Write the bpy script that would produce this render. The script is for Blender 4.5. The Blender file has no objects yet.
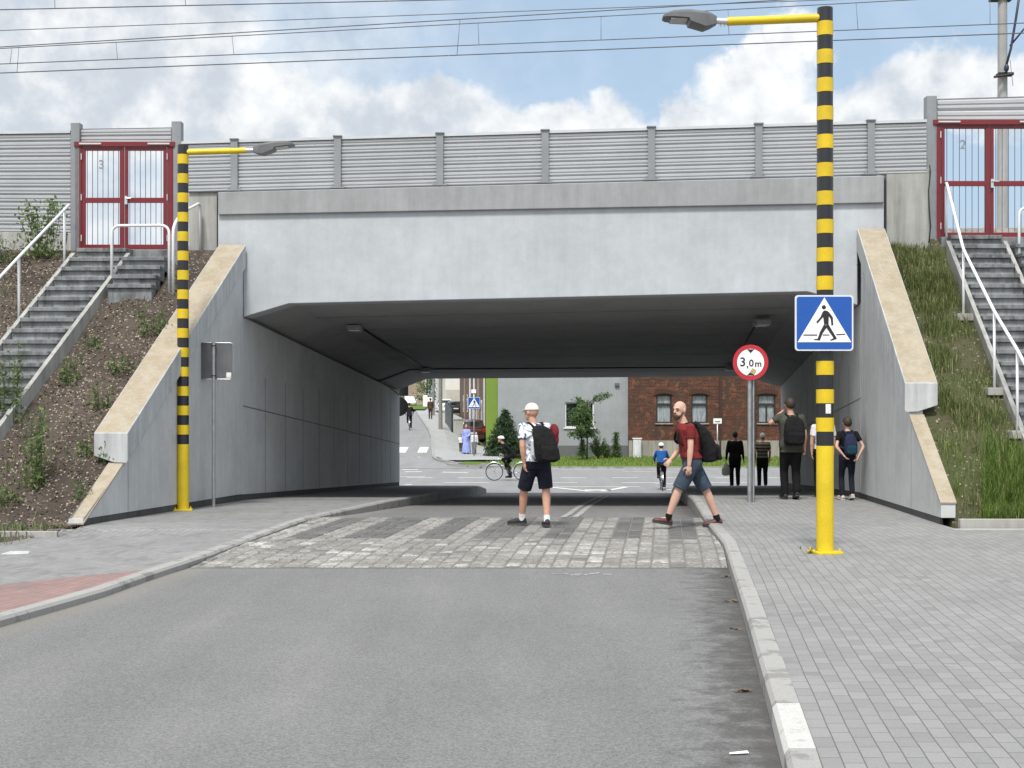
import bpy, bmesh, math, random
import numpy as np
from mathutils import Vector, Matrix, noise as mnoise
from bisect import bisect_right

random.seed(7); np.random.seed(7)
SC = bpy.context.scene
COL = SC.collection
R = math.radians

# ------------------------------------------------------------------ camera
F, HY, CZ = 1400.0, 408.0, 1.75          # focal length in pixels, horizon row, eye height
cam_d = bpy.data.cameras.new('camera'); cam = bpy.data.objects.new('camera', cam_d); COL.objects.link(cam)
cam.location = (0, 0, CZ); cam.rotation_euler = (R(90), 0, 0)
cam_d.sensor_width = 36; cam_d.lens = 36*F/1024; cam_d.shift_y = (HY-384)/1024
cam_d.clip_start = .1; cam_d.clip_end = 3000
SC.camera = cam

# ------------------------------------------------------------------ exposure, sun
SC.view_settings.view_transform = 'Standard'; SC.view_settings.look = 'None'
SC.view_settings.gamma = 1; SC.view_settings.exposure = EXPOSURE = 0.75
SUN_EL, SUN_AZ = R(58), R(190)           # azimuth clockwise from +Y: behind and to the left
sun_d = bpy.data.lights.new('sun', 'SUN'); sun = bpy.data.objects.new('sun', sun_d); COL.objects.link(sun)
sun_d.energy = 2.5; sun_d.angle = R(11); sun_d.color = (1, .96, .9)
sdir = Vector((math.sin(SUN_AZ)*math.cos(SUN_EL), math.cos(SUN_AZ)*math.cos(SUN_EL), math.sin(SUN_EL)))
sun.rotation_euler = sdir.to_track_quat('Z', 'Y').to_euler()
sun.location = (0, 0, 40)

# ------------------------------------------------------------------ node helper
class NT:
    def __init__(s, tree): s.t = tree; s.n = tree.nodes; s.l = tree.links
    def add(s, typ, ins=None, **kw):
        nd = s.n.new('ShaderNode'+typ)
        for k, v in kw.items(): setattr(nd, k, v)
        for k, v in (ins or {}).items():
            s.put(nd.inputs[k], v)
        return nd
    def put(s, sock, v):
        if isinstance(v, bpy.types.NodeSocket): s.l.new(v, sock)
        elif isinstance(v, bpy.types.Node): s.l.new(v.outputs[0], sock)
        elif isinstance(v, (tuple, list)) and len(v) == 3 and sock.type == 'RGBA': sock.default_value = (*v, 1)
        else: sock.default_value = v
    def math(s, op, a, b=0.0, clamp=False):
        nd = s.add('Math', operation=op, use_clamp=clamp); s.put(nd.inputs[0], a); s.put(nd.inputs[1], b); return nd.outputs[0]
    def vmath(s, op, a, b=(0, 0, 0)):
        nd = s.add('VectorMath', operation=op); s.put(nd.inputs[0], a); s.put(nd.inputs[1], b)
        return nd.outputs['Value'] if op in ('LENGTH', 'DOT_PRODUCT') else nd.outputs[0]
    def mix(s, f, a, b, blend='MIX'):
        nd = s.add('Mix', data_type='RGBA', blend_type=blend)
        s.put(nd.inputs['Factor'], f); s.put(nd.inputs[6], a); s.put(nd.inputs[7], b); return nd.outputs[2]
    def noise(s, vec, scale, detail=4, rough=.55, dist=0.0):
        nd = s.add('TexNoise', {'Scale': scale, 'Detail': detail, 'Roughness': rough, 'Distortion': dist})
        if vec is not None: s.l.new(vec, nd.inputs['Vector'])
        return nd.outputs['Fac']
    def ramp(s, v, lo, hi, a=0.0, b=1.0, smooth=True):
        nd = s.add('MapRange', {'Value': v, 'From Min': lo, 'From Max': hi, 'To Min': a, 'To Max': b},
                   interpolation_type='SMOOTHSTEP' if smooth else 'LINEAR')
        return nd.outputs[0]

# ------------------------------------------------------------------ world: sky with cumulus
W = bpy.data.worlds.new('World'); SC.world = W; W.use_nodes = True
t = NT(W.node_tree); t.n.clear()
out = t.add('OutputWorld'); bg = t.add('Background', {'Strength': .1}); t.l.new(bg.outputs[0], out.inputs[0])
sky = t.add('TexSky', sky_type='NISHITA', sun_disc=False, sun_elevation=SUN_EL, sun_rotation=SUN_AZ, air_density=1.0, dust_density=1.6, ozone_density=1.2)
dirv = t.add('TexCoord').outputs['Generated']
sep = t.add('SeparateXYZ', {0: dirv})
az = t.math('MULTIPLY', t.math('ARCTAN2', sep.outputs[0], sep.outputs[1]), 14.0)      # hundreds of arc units
el = t.math('MULTIPLY', t.math('ARCSINE', sep.outputs[2]), 14.0)
comb = t.add('CombineXYZ', {0: az, 1: el}).outputs[0]
wn = t.add('TexNoise', {'Vector': dirv, 'Scale': 17.0, 'Detail': 6.0, 'Roughness': .6}).outputs['Color']
wn2 = t.add('TexNoise', {'Vector': dirv, 'Scale': 60.0, 'Detail': 5.0, 'Roughness': .6}).outputs['Color']
warp = t.vmath('ADD', t.vmath('MULTIPLY', t.vmath('SUBTRACT', wn, (.5, .5, .5)), (1.1, .75, 0)),
               t.vmath('MULTIPLY', t.vmath('SUBTRACT', wn2, (.5, .5, .5)), (.32, .26, 0)))
cw = t.vmath('ADD', comb, warp)
def sky_pt(px, py):
    dx, dz = (px-512)/F, (HY-py)/F
    v = Vector((dx, 1, dz)).normalized()
    return math.atan2(v.x, v.y)*14, math.asin(v.z)*14
blobs = [  # px, py, rx, ry (cloud masses of the photograph's sky)
    (60, 90, 300, 85), (250, 110, 170, 62), (400, 118, 150, 44), (540, 128, 120, 32), (612, 134, 60, 22),
    (150, 20, 160, 40), (686, 122, 34, 30), (760, 88, 68, 54), (775, 130, 110, 40), (742, 58, 30, 26), (800, 40, 50, 32),
    (930, 86, 75, 40), (985, 100, 110, 48), (890, 110, 70, 30), (40, 30, 90, 40)]
field = None
for (px, py, rx, ry) in blobs:
    cx, cy = sky_pt(px, py)
    v = t.vmath('MULTIPLY', t.vmath('SUBTRACT', cw, (cx, cy, 0)), (100/rx, 100/ry, 0))
    b = t.math('SUBTRACT', 1.0, t.vmath('LENGTH', v))
    field = b if field is None else t.math('SMOOTH_MAX', field, b)
    if field is not b: field.node.inputs[2].default_value = .12
front = t.ramp(field, -.10, .40)
# the rest of the sky: broken cloud, thickest overhead
gn = t.noise(dirv, 2.6, 8, .58)
rest = t.ramp(gn, .42, .6)
away = t.math('MAXIMUM', t.ramp(t.math('ABSOLUTE', az), 6.5, 8.5), t.ramp(el, 4.6, 6.2))
rest = t.math('MULTIPLY', rest, away)
veil = t.math('MULTIPLY', t.ramp(az, -4.6, 1.2, 1.75, .18), t.noise(dirv, 9, 6, .6))
cov = t.math('MAXIMUM', t.math('MAXIMUM', front, rest), veil)
shade = t.noise(dirv, 26, 6, .6)
shade2 = t.noise(dirv, 7, 4, .5)
lit = t.ramp(t.math('ADD', t.math('MULTIPLY', shade, .6), t.math('MULTIPLY', shade2, .5)), .43, .66)
ccol = t.mix(lit, (3.75, 4.1, 4.55), (6.0, 6.1, 6.15))
skyc = t.mix(.72, sky.outputs[0], (2.75, 3.75, 4.85))
ccol = t.mix(away, ccol, (8.3, 8.4, 8.5))           # cloud overhead and behind is sunlit, the bank ahead is its shaded side
t.l.new(t.mix(cov, skyc, ccol), bg.inputs['Color'])

# ------------------------------------------------------------------ materials
def new_mat(name):
    m = bpy.data.materials.new(name); m.use_nodes = True
    nt = NT(m.node_tree); nt.n.clear()
    o = nt.add('OutputMaterial'); p = nt.add('BsdfPrincipled'); nt.l.new(p.outputs[0], o.inputs[0])
    return m, nt, p
def bump(nt, p, h, strength=.3, dist=.01):
    b = nt.add('Bump', {'Height': h, 'Strength': strength, 'Distance': dist}); nt.l.new(b.outputs[0], p.inputs['Normal'])
def mat(name, col, var=.12, scale=3.0, rough=.7, bmp=.15, bscale=60.0, metal=0.0, fine=.06, spec=.5, bdist=.004, tint=None):
    m, nt, p = new_mat(name)
    oc = nt.add('TexCoord').outputs['Object']
    n1 = nt.noise(oc, scale, 5, .6); n2 = nt.noise(oc, bscale, 3, .6)
    f = nt.math('ADD', nt.ramp(n1, .3, .7, 1-var, 1+var, False), nt.ramp(n2, .3, .7, -fine, fine, False))
    if tint:
        a = nt.add('Attribute', attribute_name='tint').outputs['Fac']
        f = nt.math('MULTIPLY', f, nt.ramp(a, 0, 1, 1-tint, 1+tint, False))
    c = nt.vmath('SCALE', col); c.node.inputs[0].default_value = col; nt.put(c.node.inputs['Scale'], f)
    nt.l.new(c, p.inputs['Base Color'])
    nt.put(p.inputs['Roughness'], nt.ramp(n1, .3, .7, max(0, rough-.08), min(1, rough+.08), False))
    p.inputs['Metallic'].default_value = metal; p.inputs['Specular IOR Level'].default_value = spec
    if bmp: bump(nt, p, n2, bmp, bdist)
    return m

def concrete(name, col, streak=.16, coat=None, stain=.5, coatcol=None, rough=.85, blotch=0):
    """cast or coated concrete: cloudy tone, vertical run marks, pores; coat = (z0, slope, y0) of an anti-graffiti coat below that line"""
    m, nt, p = new_mat(name)
    oc = nt.add('TexCoord').outputs['Object']
    big = nt.noise(oc, .9, 6, .62); mid = nt.noise(oc, 6, 6, .65); fine = nt.noise(oc, 90, 3, .6)
    mp = nt.add('Mapping', {'Scale': (5.0, 5.0, .35)}); nt.l.new(oc, mp.inputs[0])
    st = nt.noise(mp.outputs[0], 1.6, 6, .65)
    f = nt.math('ADD', nt.ramp(big, .3, .7, -.10, .10, False), nt.ramp(mid, .3, .7, -.05, .05, False))
    f = nt.math('ADD', f, nt.ramp(st, .3, .72, streak*.5, -streak, False))
    f = nt.math('ADD', f, nt.ramp(fine, .3, .7, -.05, .05, False))
    if blotch: f = nt.math('ADD', f, nt.ramp(nt.noise(oc, 2.7, 7, .72), .42, .62, blotch*.35, -blotch))
    f = nt.math('ADD', f, 1.0)
    base = col
    if coat:
        sp = nt.add('SeparateXYZ', {0: oc})
        line = nt.math('ADD', nt.math('MULTIPLY', nt.math('SUBTRACT', sp.outputs[1], coat[2]), coat[1]), coat[0])
        below = nt.ramp(nt.math('SUBTRACT', line, sp.outputs[2]), -.004, .004)
        base = nt.mix(below, col, coatcol)
    mx = nt.mix(1.0, base, (1, 1, 1), 'MULTIPLY')
    sc_ = nt.add('VectorMath', operation='SCALE'); nt.l.new(mx, sc_.inputs[0]); nt.put(sc_.inputs['Scale'], f)
    nt.l.new(sc_.outputs[0], p.inputs['Base Color'])
    p.inputs['Roughness'].default_value = rough; p.inputs['Specular IOR Level'].default_value = .3
    bump(nt, p, nt.math('ADD', fine, nt.math('MULTIPLY', mid, .8)), .25, .006)
    return m

CON = (.41, .435, .46)
M = {}
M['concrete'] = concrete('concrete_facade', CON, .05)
M['coping'] = concrete('concrete_coping', (.28, .29, .297), .12)
M['wall_left'] = concrete('concrete_wall', (.50, .515, .53), .10, (2.40, -.0378, 26.1), coatcol=(.50, .51, .51))
M['wall_right'] = concrete('concrete_wall_b', (.50, .515, .53), .13, (2.62, -.044, 25.2), coatcol=(.50, .51, .51))
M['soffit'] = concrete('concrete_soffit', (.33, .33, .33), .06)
M['abut'] = concrete('concrete_abutment', (.33, .33, .315), .3)
M['stair'] = concrete('concrete_stair', (.195, .205, .212), .5, blotch=.3)
M['edging'] = concrete('concrete_edging', (.34, .335, .315), .2)
def cap_mat():
    m, nt, p = new_mat('cap_lichen')
    oc = nt.add('TexCoord').outputs['Object']
    a = nt.noise(oc, 3, 7, .7); b = nt.noise(oc, 40, 4, .7); c_ = nt.noise(oc, 14, 5, .7)
    c = nt.mix(nt.ramp(a, .35, .65), (.285, .24, .17), (.35, .305, .235))
    c = nt.mix(nt.ramp(b, .45, .7, 0, .22), c, (.24, .195, .13))
    c = nt.mix(nt.ramp(c_, .50, .62, 0, .55), c, (.34, .33, .30))
    nt.l.new(c, p.inputs['Base Color']); p.inputs['Roughness'].default_value = .95; p.inputs['Specular IOR Level'].default_value = .2
    bump(nt, p, b, .5, .01); return m
M['cap_top'] = cap_mat()
M['cap_side'] = concrete('concrete_cap', (.44, .455, .46), .30)

def asphalt(name, col, kerbdirt=True):
    m, nt, p = new_mat(name)
    oc = nt.add('TexCoord').outputs['Object']; uv = nt.add('TexCoord').outputs['UV']
    big = nt.noise(oc, .5, 5, .6)
    mp = nt.add('Mapping', {'Scale': (1.4, .16, 1.0)}); nt.l.new(oc, mp.inputs[0])
    tr = nt.noise(mp.outputs[0], 1.2, 5, .6)
    vor = nt.add('TexVoronoi', {'Scale': 95.0}); nt.l.new(oc, vor.inputs['Vector'])
    g1 = nt.noise(oc, 230, 2, .7); g2 = nt.noise(oc, 45, 4, .7)
    f = nt.math('ADD', nt.ramp(big, .3, .7, .94, 1.06, False), nt.ramp(tr, .3, .7, -.09, .10, False))
    vs = nt.add('SeparateColor', {0: vor.outputs['Color']}).outputs[0]
    f = nt.math('ADD', f, nt.ramp(vs, 0, 1, -.27, .28, False))
    f = nt.math('ADD', f, nt.ramp(g1, .3, .7, -.20, .20, False))
    f = nt.math('ADD', f, nt.ramp(g2, .3, .7, -.08, .08, False))
    c = nt.add('VectorMath', operation='SCALE'); c.inputs[0].default_value = col; nt.put(c.inputs['Scale'], f)
    cc = c.outputs[0]
    dust = nt.math('MULTIPLY', nt.ramp(tr, .55, .8), nt.ramp(g2, .35, .7))
    cc = nt.mix(nt.math('MULTIPLY', dust, .45), cc, (.27, .255, .225))
    if kerbdirt:
        us = nt.add('SeparateXYZ', {0: uv})
        edge = nt.math('SUBTRACT', 1.0, us.outputs[0])          # metres from the right-hand kerb are in u
        mp2 = nt.add('Mapping', {'Scale': (3.0, 3.4, 1.0)}); nt.l.new(oc, mp2.inputs[0])
        dn = nt.noise(mp2.outputs[0], 1.5, 7, .72)
        d = nt.math('ADD', nt.math('MULTIPLY', us.outputs[0], -1.0), nt.ramp(dn, .25, .75, -.12, .72, False))
        cc = nt.mix(nt.ramp(d, -.28, .34, 0, .80), cc, (.05, .048, .045))
        cc = nt.mix(nt.math('MULTIPLY', nt.ramp(us.outputs[1], .45, .0), nt.ramp(g2, .3, .6, .1, .7)), cc, (.23, .215, .18))
    nt.l.new(cc, p.inputs['Base Color']); p.inputs['Roughness'].default_value = .88; p.inputs['Specular IOR Level'].default_value = .35
    bump(nt, p, nt.math('ADD', vor.outputs['Distance'], g1), .55, .006); return m
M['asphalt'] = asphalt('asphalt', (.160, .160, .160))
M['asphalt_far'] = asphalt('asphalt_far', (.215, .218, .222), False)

def paver(name, base, dark, ymax=None, red=(.25, .165, .155), slope=0.0):
    """200 x 100 mm concrete pavers; UV in metres: u along the kerb, v across"""
    m, nt, p = new_mat(name)
    uv = nt.add('TexCoord').outputs['UV']; oc = nt.add('TexCoord').outputs['Object']
    wob = nt.vmath('ADD', uv, nt.vmath('SCALE', nt.vmath('SUBTRACT', nt.add('TexNoise', {'Vector': oc, 'Scale': .9, 'Detail': 2.0}).outputs['Color'], (.5, .5, .5))))
    wob.node.inputs[1].links[0].from_node.inputs['Scale'].default_value = .035
    br = nt.add('TexBrick', {'Scale': 1.0, 'Mortar Size': .0036, 'Mortar Smooth': .35, 'Bias': 0.0, 'Brick Width': .2, 'Row Height': .1,
                             'Color1': (0, 0, 0, 1), 'Color2': (1, 1, 1, 1), 'Mortar': (.5, .5, .5, 1)}, offset=.5, offset_frequency=2)
    nt.l.new(wob, br.inputs['Vector'])
    rnd = nt.add('SeparateColor', {0: br.outputs['Color']}).outputs[0]
    n1 = nt.noise(oc, .7, 5, .6); n2 = nt.noise(oc, 70, 4, .7); n3 = nt.noise(oc, 9, 5, .65)
    f = nt.math('ADD', nt.ramp(rnd, 0, 1, .90, 1.07, False), nt.ramp(n1, .3, .7, -.08, .08, False))
    f = nt.math('ADD', f, nt.ramp(n2, .3, .7, -.10, .10, False))
    c = base
    if ymax is not None:
        sp = nt.add('SeparateXYZ', {0: oc})
        c = nt.mix(nt.ramp(nt.math('ADD', sp.outputs[1], nt.math('MULTIPLY', sp.outputs[0], slope)), ymax+.01, ymax-.01), base, red)
    mm = nt.mix(1.0, c, (1, 1, 1), 'MULTIPLY')
    sc_ = nt.add('VectorMath', operation='SCALE'); nt.l.new(mm, sc_.inputs[0]); nt.put(sc_.inputs['Scale'], f)
    cc = sc_.outputs[0]
    if dark:   # some stones stay damp and dark
        st = nt.math('MULTIPLY', nt.ramp(rnd, dark, dark+.05, 0, .9), nt.ramp(nt.noise(oc, 1.6, 5, .65), .46, .56))
        cc = nt.mix(nt.math('MULTIPLY', st, .55), cc, (.12, .12, .118))
    cc = nt.mix(nt.math('MULTIPLY', br.outputs['Fac'], .8), cc, (.085, .08, .072))
    nt.l.new(cc, p.inputs['Base Color']); p.inputs['Roughness'].default_value = .85; p.inputs['Specular IOR Level'].default_value = .3
    h = nt.math('ADD', nt.math('MULTIPLY', br.outputs['Fac'], -1.0), nt.math('MULTIPLY', n2, .12))
    bump(nt, p, h, .6, .006); return m
M['paver_right'] = paver('paver_grey', (.226, .227, .223), .93, 6.25)
M['paver_left'] = paver('paver_weathered', (.222, .224, .222), .62, 17.15, slope=-.70)
M['paver_tunnel'] = paver('paver_light', (.33, .335, .34), None)

def sett_mat():
    m, nt, p = new_mat('granite_sett')
    oc = nt.add('TexCoord').outputs['Object']; a = nt.add('Attribute', attribute_name='tint').outputs['Fac']
    n1 = nt.noise(oc, 9, 6, .7); n2 = nt.noise(oc, 70, 4, .7); n3 = nt.noise(oc, 24, 5, .7)
    f = nt.math('MULTIPLY', nt.ramp(n2, .3, .7, .66, 1.30, False), nt.ramp(n1, .3, .7, .76, 1.22, False))
    g = nt.add('VectorMath', operation='SCALE'); 
    col = nt.mix(nt.ramp(a, 0, .5, 0, 1, False), (.055, .058, .063), (.205, .20, .188))
    col = nt.mix(nt.ramp(a, .5, 1, 0, 1, False), col, (.42, .415, .395))
    nt.l.new(col, g.inputs[0]); nt.put(g.inputs['Scale'], f)
    cc = nt.mix(nt.ramp(n3, .46, .62, 0, .68), g.outputs[0], (.105, .10, .09))
    nt.l.new(cc, p.inputs['Base Color']); p.inputs['Roughness'].default_value = .8
    bump(nt, p, nt.math('ADD', n2, n3), .5, .01); return m
M['sett'] = sett_mat()
M['sett_joint'] = mat('sett_joint_sand', (.15, .143, .125), .25, 8, .95, .4)
def kerb_mat():
    m, nt, p = new_mat('kerb_concrete')
    oc = nt.add('TexCoord').outputs['Object']; a = nt.add('Attribute', attribute_name='tint').outputs['Fac']
    n1 = nt.noise(oc, 3.4, 6, .68); n2 = nt.noise(oc, 80, 4, .7); n3 = nt.noise(oc, 12, 5, .7)
    col = nt.mix(nt.ramp(a, 0, .8, 0, 1, False), (.27, .268, .26), (.315, .31, .298))
    col = nt.mix(nt.ramp(a, .9, .95), col, nt.mix(nt.ramp(n3, .55, .68), (.45, .45, .43), (.34, .335, .32)))
    col = nt.mix(nt.math('MULTIPLY', nt.ramp(n1, .53, .60, 0, .62), nt.ramp(a, .92, .9)), col, (.16, .155, .145))
    g = nt.add('VectorMath', operation='SCALE'); nt.l.new(col, g.inputs[0]); nt.put(g.inputs['Scale'], nt.ramp(n2, .3, .7, .86, 1.14, False))
    nt.l.new(g.outputs[0], p.inputs['Base Color']); p.inputs['Roughness'].default_value = .9; p.inputs['Specular IOR Level'].default_value = .3
    bump(nt, p, n2, .35, .006); return m
M['kerb'] = kerb_mat()

def soil(name, a, b, c3, chips):
    m, nt, p = new_mat(name)
    oc = nt.add('TexCoord').outputs['Object']
    n1 = nt.noise(oc, 1.3, 6, .65); n2 = nt.noise(oc, 22, 5, .7); n3 = nt.noise(oc, 7, 5, .7)
    vor = nt.add('TexVoronoi', {'Scale': 26.0}); nt.l.new(oc, vor.inputs['Vector'])
    vc = nt.add('SeparateColor', {0: vor.outputs['Color']})
    c = nt.mix(nt.ramp(n1, .35, .65), a, b)
    c = nt.mix(nt.ramp(n3, .52, .68, 0, .8), c, c3)
    c = nt.mix(nt.ramp(n2, .5, .75, 0, .6), c, (.02, .016, .012))
    c = nt.mix(nt.math('MULTIPLY', nt.ramp(vc.outputs[0], chips, chips+.03), nt.ramp(vor.outputs['Distance'], .5, .35)), c,
               nt.mix(vc.outputs[1], (.20, .15, .10), (.34, .31, .27)))
    nt.l.new(c, p.inputs['Base Color']); p.inputs['Roughness'].default_value = .97; p.inputs['Specular IOR Level'].default_value = .15
    bump(nt, p, nt.math('ADD', n2, nt.math('MULTIPLY', vc.outputs[0], .4)), .9, .03); return m
M['soil_left'] = soil('bark_mulch_soil', (.060, .049, .041), (.098, .080, .066), (.046, .039, .033), .74)
M['soil_right'] = soil('dry_grassy_soil', (.085, .080, .048), (.070, .085, .034), (.055, .075, .024), .88)
M['ground'] = soil('verge_soil', (.10, .085, .06), (.07, .085, .03), (.06, .075, .025), .9)
M['ballast'] = soil('ballast_stone', (.22, .21, .20), (.28, .27, .26), (.15, .145, .14), .4)

def blade_mat(name, c0, c1, dry):
    m, nt, p = new_mat(name)
    a = nt.add('Attribute', attribute_name='tint').outputs['Fac']
    c = nt.mix(nt.ramp(a, 0, .75, 0, 1, False), c0, c1)
    c = nt.mix(nt.ramp(a, .86, .9), c, dry)
    nt.l.new(c, p.inputs['Base Color']); p.inputs['Roughness'].default_value = .6; p.inputs['Specular IOR Level'].default_value = .25
    try: p.inputs['Transmission Weight'].default_value = 0
    except Exception: pass
    tr = nt.add('BsdfTranslucent'); nt.l.new(c, tr.inputs[0])
    mx = nt.add('MixShader', {0: .3}); nt.l.new(p.outputs[0], mx.inputs[1]); nt.l.new(tr.outputs[0], mx.inputs[2])
    o = [n for n in nt.n if n.type == 'OUTPUT_MATERIAL'][0]; nt.l.new(mx.outputs[0], o.inputs[0]); return m
M['grass'] = blade_mat('grass_blade', (.090, .122, .038), (.165, .20, .07), (.32, .27, .15))
M['grass_lush'] = blade_mat('lush_grass_blade', (.065, .12, .02), (.15, .23, .045), (.26, .25, .11))
M['weed'] = blade_mat('weed_leaf', (.07, .115, .04), (.15, .21, .075), (.20, .17, .09))
M['lawn'] = blade_mat('lawn_blade', (.11, .19, .03), (.20, .30, .055), (.28, .27, .10))
M['leaf_rowan'] = blade_mat('rowan_leaf', (.045, .085, .03), (.11, .18, .065), (.12, .17, .07))
M['needle'] = blade_mat('spruce_needle', (.02, .05, .022), (.055, .105, .045), (.07, .10, .05))
M['leaf_yew'] = blade_mat('shrub_leaf', (.028, .065, .018), (.075, .13, .035), (.12, .16, .06))
M['leaf_far'] = blade_mat('far_tree_leaf', (.04, .08, .02), (.10, .17, .04), (.14, .19, .06))
M['chip'] = mat('bark_chip', (.145, .115, .088), .3, 9, .9, .3, tint=.75)
M['bark'] = mat('bark', (.11, .085, .06), .3, 12, .9, .5)

M['barrier'] = mat('barrier_aluminium', (.42, .437, .452), .06, 1.2, .5, .06, 120, .25, .02)
M['barrier_post'] = mat('barrier_post_steel', (.235, .25, .265), .10, 3, .5, .1, 80, .4)
M['barrier_cap'] = mat('barrier_cap_metal', (.50, .52, .54), .05, 3, .45, .05, 80, .3)
M['gate_red'] = mat('gate_red_paint', (.145, .009, .015), .10, 2.5, .42, .06, 90, .0)
M['gate_bar'] = mat('gate_bar_dark', (.11, .12, .13), .1, 5, .5, .05, 90, .4)
M['rail_white'] = mat('handrail_white_paint', (.66, .67, .68), .06, 4, .42, .05, 90)
M['yellow'] = mat('post_yellow_film', (.58, .41, .006), .16, 2.6, .38, .05, 60)
M['yellow_paint'] = mat('post_yellow_paint', (.60, .44, .008), .14, 2.0, .48, .08, 50)
M['black'] = mat('post_black_film', (.012, .013, .016), .2, 4, .35, .05, 60)
M['steel'] = mat('galvanised_steel', (.36, .375, .385), .14, 9, .45, .05, 120, .75)
M['lamp_grey'] = mat('lamp_housing_grey', (.125, .13, .135), .08, 6, .45, .05, 90, .2)
M['lamp_lens'] = mat('lamp_lens', (.45, .46, .46), .05, 6, .2, 0)
M['alu_pale'] = mat('pale_aluminium', (.55, .56, .57), .06, 6, .4, .05, 90, .5)
M['sign_blue'] = mat('sign_blue', (.006, .075, .34), .05, 3, .32, .02, 60)
M['sign_white'] = mat('sign_white', (.78, .79, .80), .03, 4, .35, .02, 60)
M['sign_black'] = mat('sign_black', (.012, .012, .012), .1, 4, .4, 0)
M['sign_red'] = mat('sign_red', (.42, .018, .03), .06, 4, .35, 0)
M['sign_rim'] = mat('sign_rim', (.58, .62, .68), .04, 4, .4, 0)
M['sign_back'] = mat('sign_back_grey', (.12, .125, .13), .14, 5, .55, .08, 60, .3)
M['sticker'] = mat('sticker', (.40, .33, .12), .35, 30, .5, 0)
M['sticker_white'] = mat('sticker_white', (.66, .66, .65), .3, 60, .5, 0)
M['wire'] = mat('overhead_wire', (.10, .11, .125), .1, 4, .5, 0, metal=.5)
M['mast'] = concrete('mast_concrete', (.33, .335, .33), .2)
M['cable'] = mat('cable_black', (.012, .012, .013), .2, 5, .6, 0)
M['cable_blue'] = mat('cable_blue_black', (.015, .022, .045), .2, 5, .5, 0)
M['fixture'] = mat('fixture_grey', (.24, .25, .25), .1, 6, .5, .05)
M['marking'] = mat('road_paint_white', (.62, .62, .60), .18, 3.0, .7, .2, 120, fine=.12)
M['marking_worn'] = mat('road_paint_worn', (.30, .30, .29), .30, 6.0, .8, .2, 120, fine=.2)
M['glass_dark'] = mat('window_glass_dark', (.02, .024, .028), .2, 2, .08, 0)
def brickwork():
    m, nt, p = new_mat('old_red_brick')
    oc = nt.add('TexCoord').outputs['Object']
    sp = nt.add('SeparateXYZ', {0: oc})
    cv = nt.add('CombineXYZ', {0: nt.math('ADD', sp.outputs[0], sp.outputs[1]), 1: sp.outputs[2]}).outputs[0]
    br = nt.add('TexBrick', {'Scale': 1.0, 'Mortar Size': .008, 'Mortar Smooth': .3, 'Brick Width': .26, 'Row Height': .078,
                             'Color1': (0, 0, 0, 1), 'Color2': (1, 1, 1, 1), 'Mortar': (.5, .5, .5, 1)})
    nt.l.new(cv, br.inputs['Vector'])
    rnd = nt.add('SeparateColor', {0: br.outputs['Color']}).outputs[0]
    n1 = nt.noise(oc, 1.1, 6, .7); n2 = nt.noise(oc, 5, 6, .7); n3 = nt.noise(oc, 2.6, 5, .7)
    c = nt.mix(rnd, (.055, .022, .016), (.125, .050, .032))
    c = nt.mix(nt.ramp(n1, .42, .62, 0, .85), c, (.050, .032, .026))
    c = nt.mix(nt.ramp(n3, .54, .62, 0, .75), c, (.21, .080, .040))
    c = nt.mix(nt.ramp(n2, .62, .68, 0, .7), c, (.27, .22, .18))
    c = nt.mix(nt.math('MULTIPLY', br.outputs['Fac'], .6), c, (.13, .105, .085))
    nt.l.new(c, p.inputs['Base Color']); p.inputs['Roughness'].default_value = .93; p.inputs['Specular IOR Level'].default_value = .2
    bump(nt, p, br.outputs['Fac'], -.5, .01); return m
M['brick'] = brickwork()
M['foundation'] = concrete('stone_foundation', (.30, .285, .25), .4)
M['plaster'] = concrete('grey_plaster', (.285, .30, .315), .05)
M['plinth'] = mat('plinth_grey', (.115, .12, .125), .1, 3, .8, .1)
M['lime'] = mat('lime_green_plaster', (.17, .27, .04), .06, 2, .8, .1)
M['beige'] = mat('beige_plaster', (.40, .38, .33), .10, 1, .85, .1)
M['cream'] = mat('cream_plaster', (.56, .55, .50), .08, 1, .85, .1)
M['brown'] = mat('brown_facade', (.10, .06, .045), .2, 1.5, .85, .1)
M['tan'] = mat('tan_facade', (.27, .215, .16), .15, 1.5, .85, .1)
M['roof'] = mat('roof_tile', (.10, .045, .03), .2, 3, .8, .3, 30)
M['frame_dark'] = mat('window_frame_dark', (.028, .022, .02), .15, 6, .55, .05)
M['frame_white'] = mat('window_frame_white', (.66, .67, .68), .05, 6, .4, 0)
def curtain():
    m, nt, p = new_mat('net_curtain')
    oc = nt.add('TexCoord').outputs['Object']
    mp = nt.add('Mapping', {'Scale': (1, 1, .12)}); nt.l.new(oc, mp.inputs[0])
    n1 = nt.noise(mp.outputs[0], 22, 3, .6); n2 = nt.noise(oc, 16, 4, .7)
    c = nt.mix(nt.ramp(n1, .3, .7), (.16, .185, .21), (.36, .40, .43))
    c = nt.mix(nt.ramp(n2, .5, .7, 0, .5), c, (.12, .14, .16))
    nt.l.new(c, p.inputs['Base Color']); p.inputs['Roughness'].default_value = .35; return m
M['curtain'] = curtain()
M['white_wall'] = mat('white_paint', (.72, .72, .70), .12, 4, .7, .1)
M['green_sheet'] = mat('dark_green_sheet', (.008, .02, .019), .15, 3, .5, .05)
M['wood_pole'] = mat('weathered_pole', (.20, .19, .165), .2, 6, .9, .3)
def glass_mat():
    m, nt, p = new_mat('car_glass')
    p.inputs['Base Color'].default_value = (.012, .014, .016, 1); p.inputs['Roughness'].default_value = .06
    p.inputs['Specular IOR Level'].default_value = .9
    return m
M['car_glass'] = glass_mat()
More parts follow.
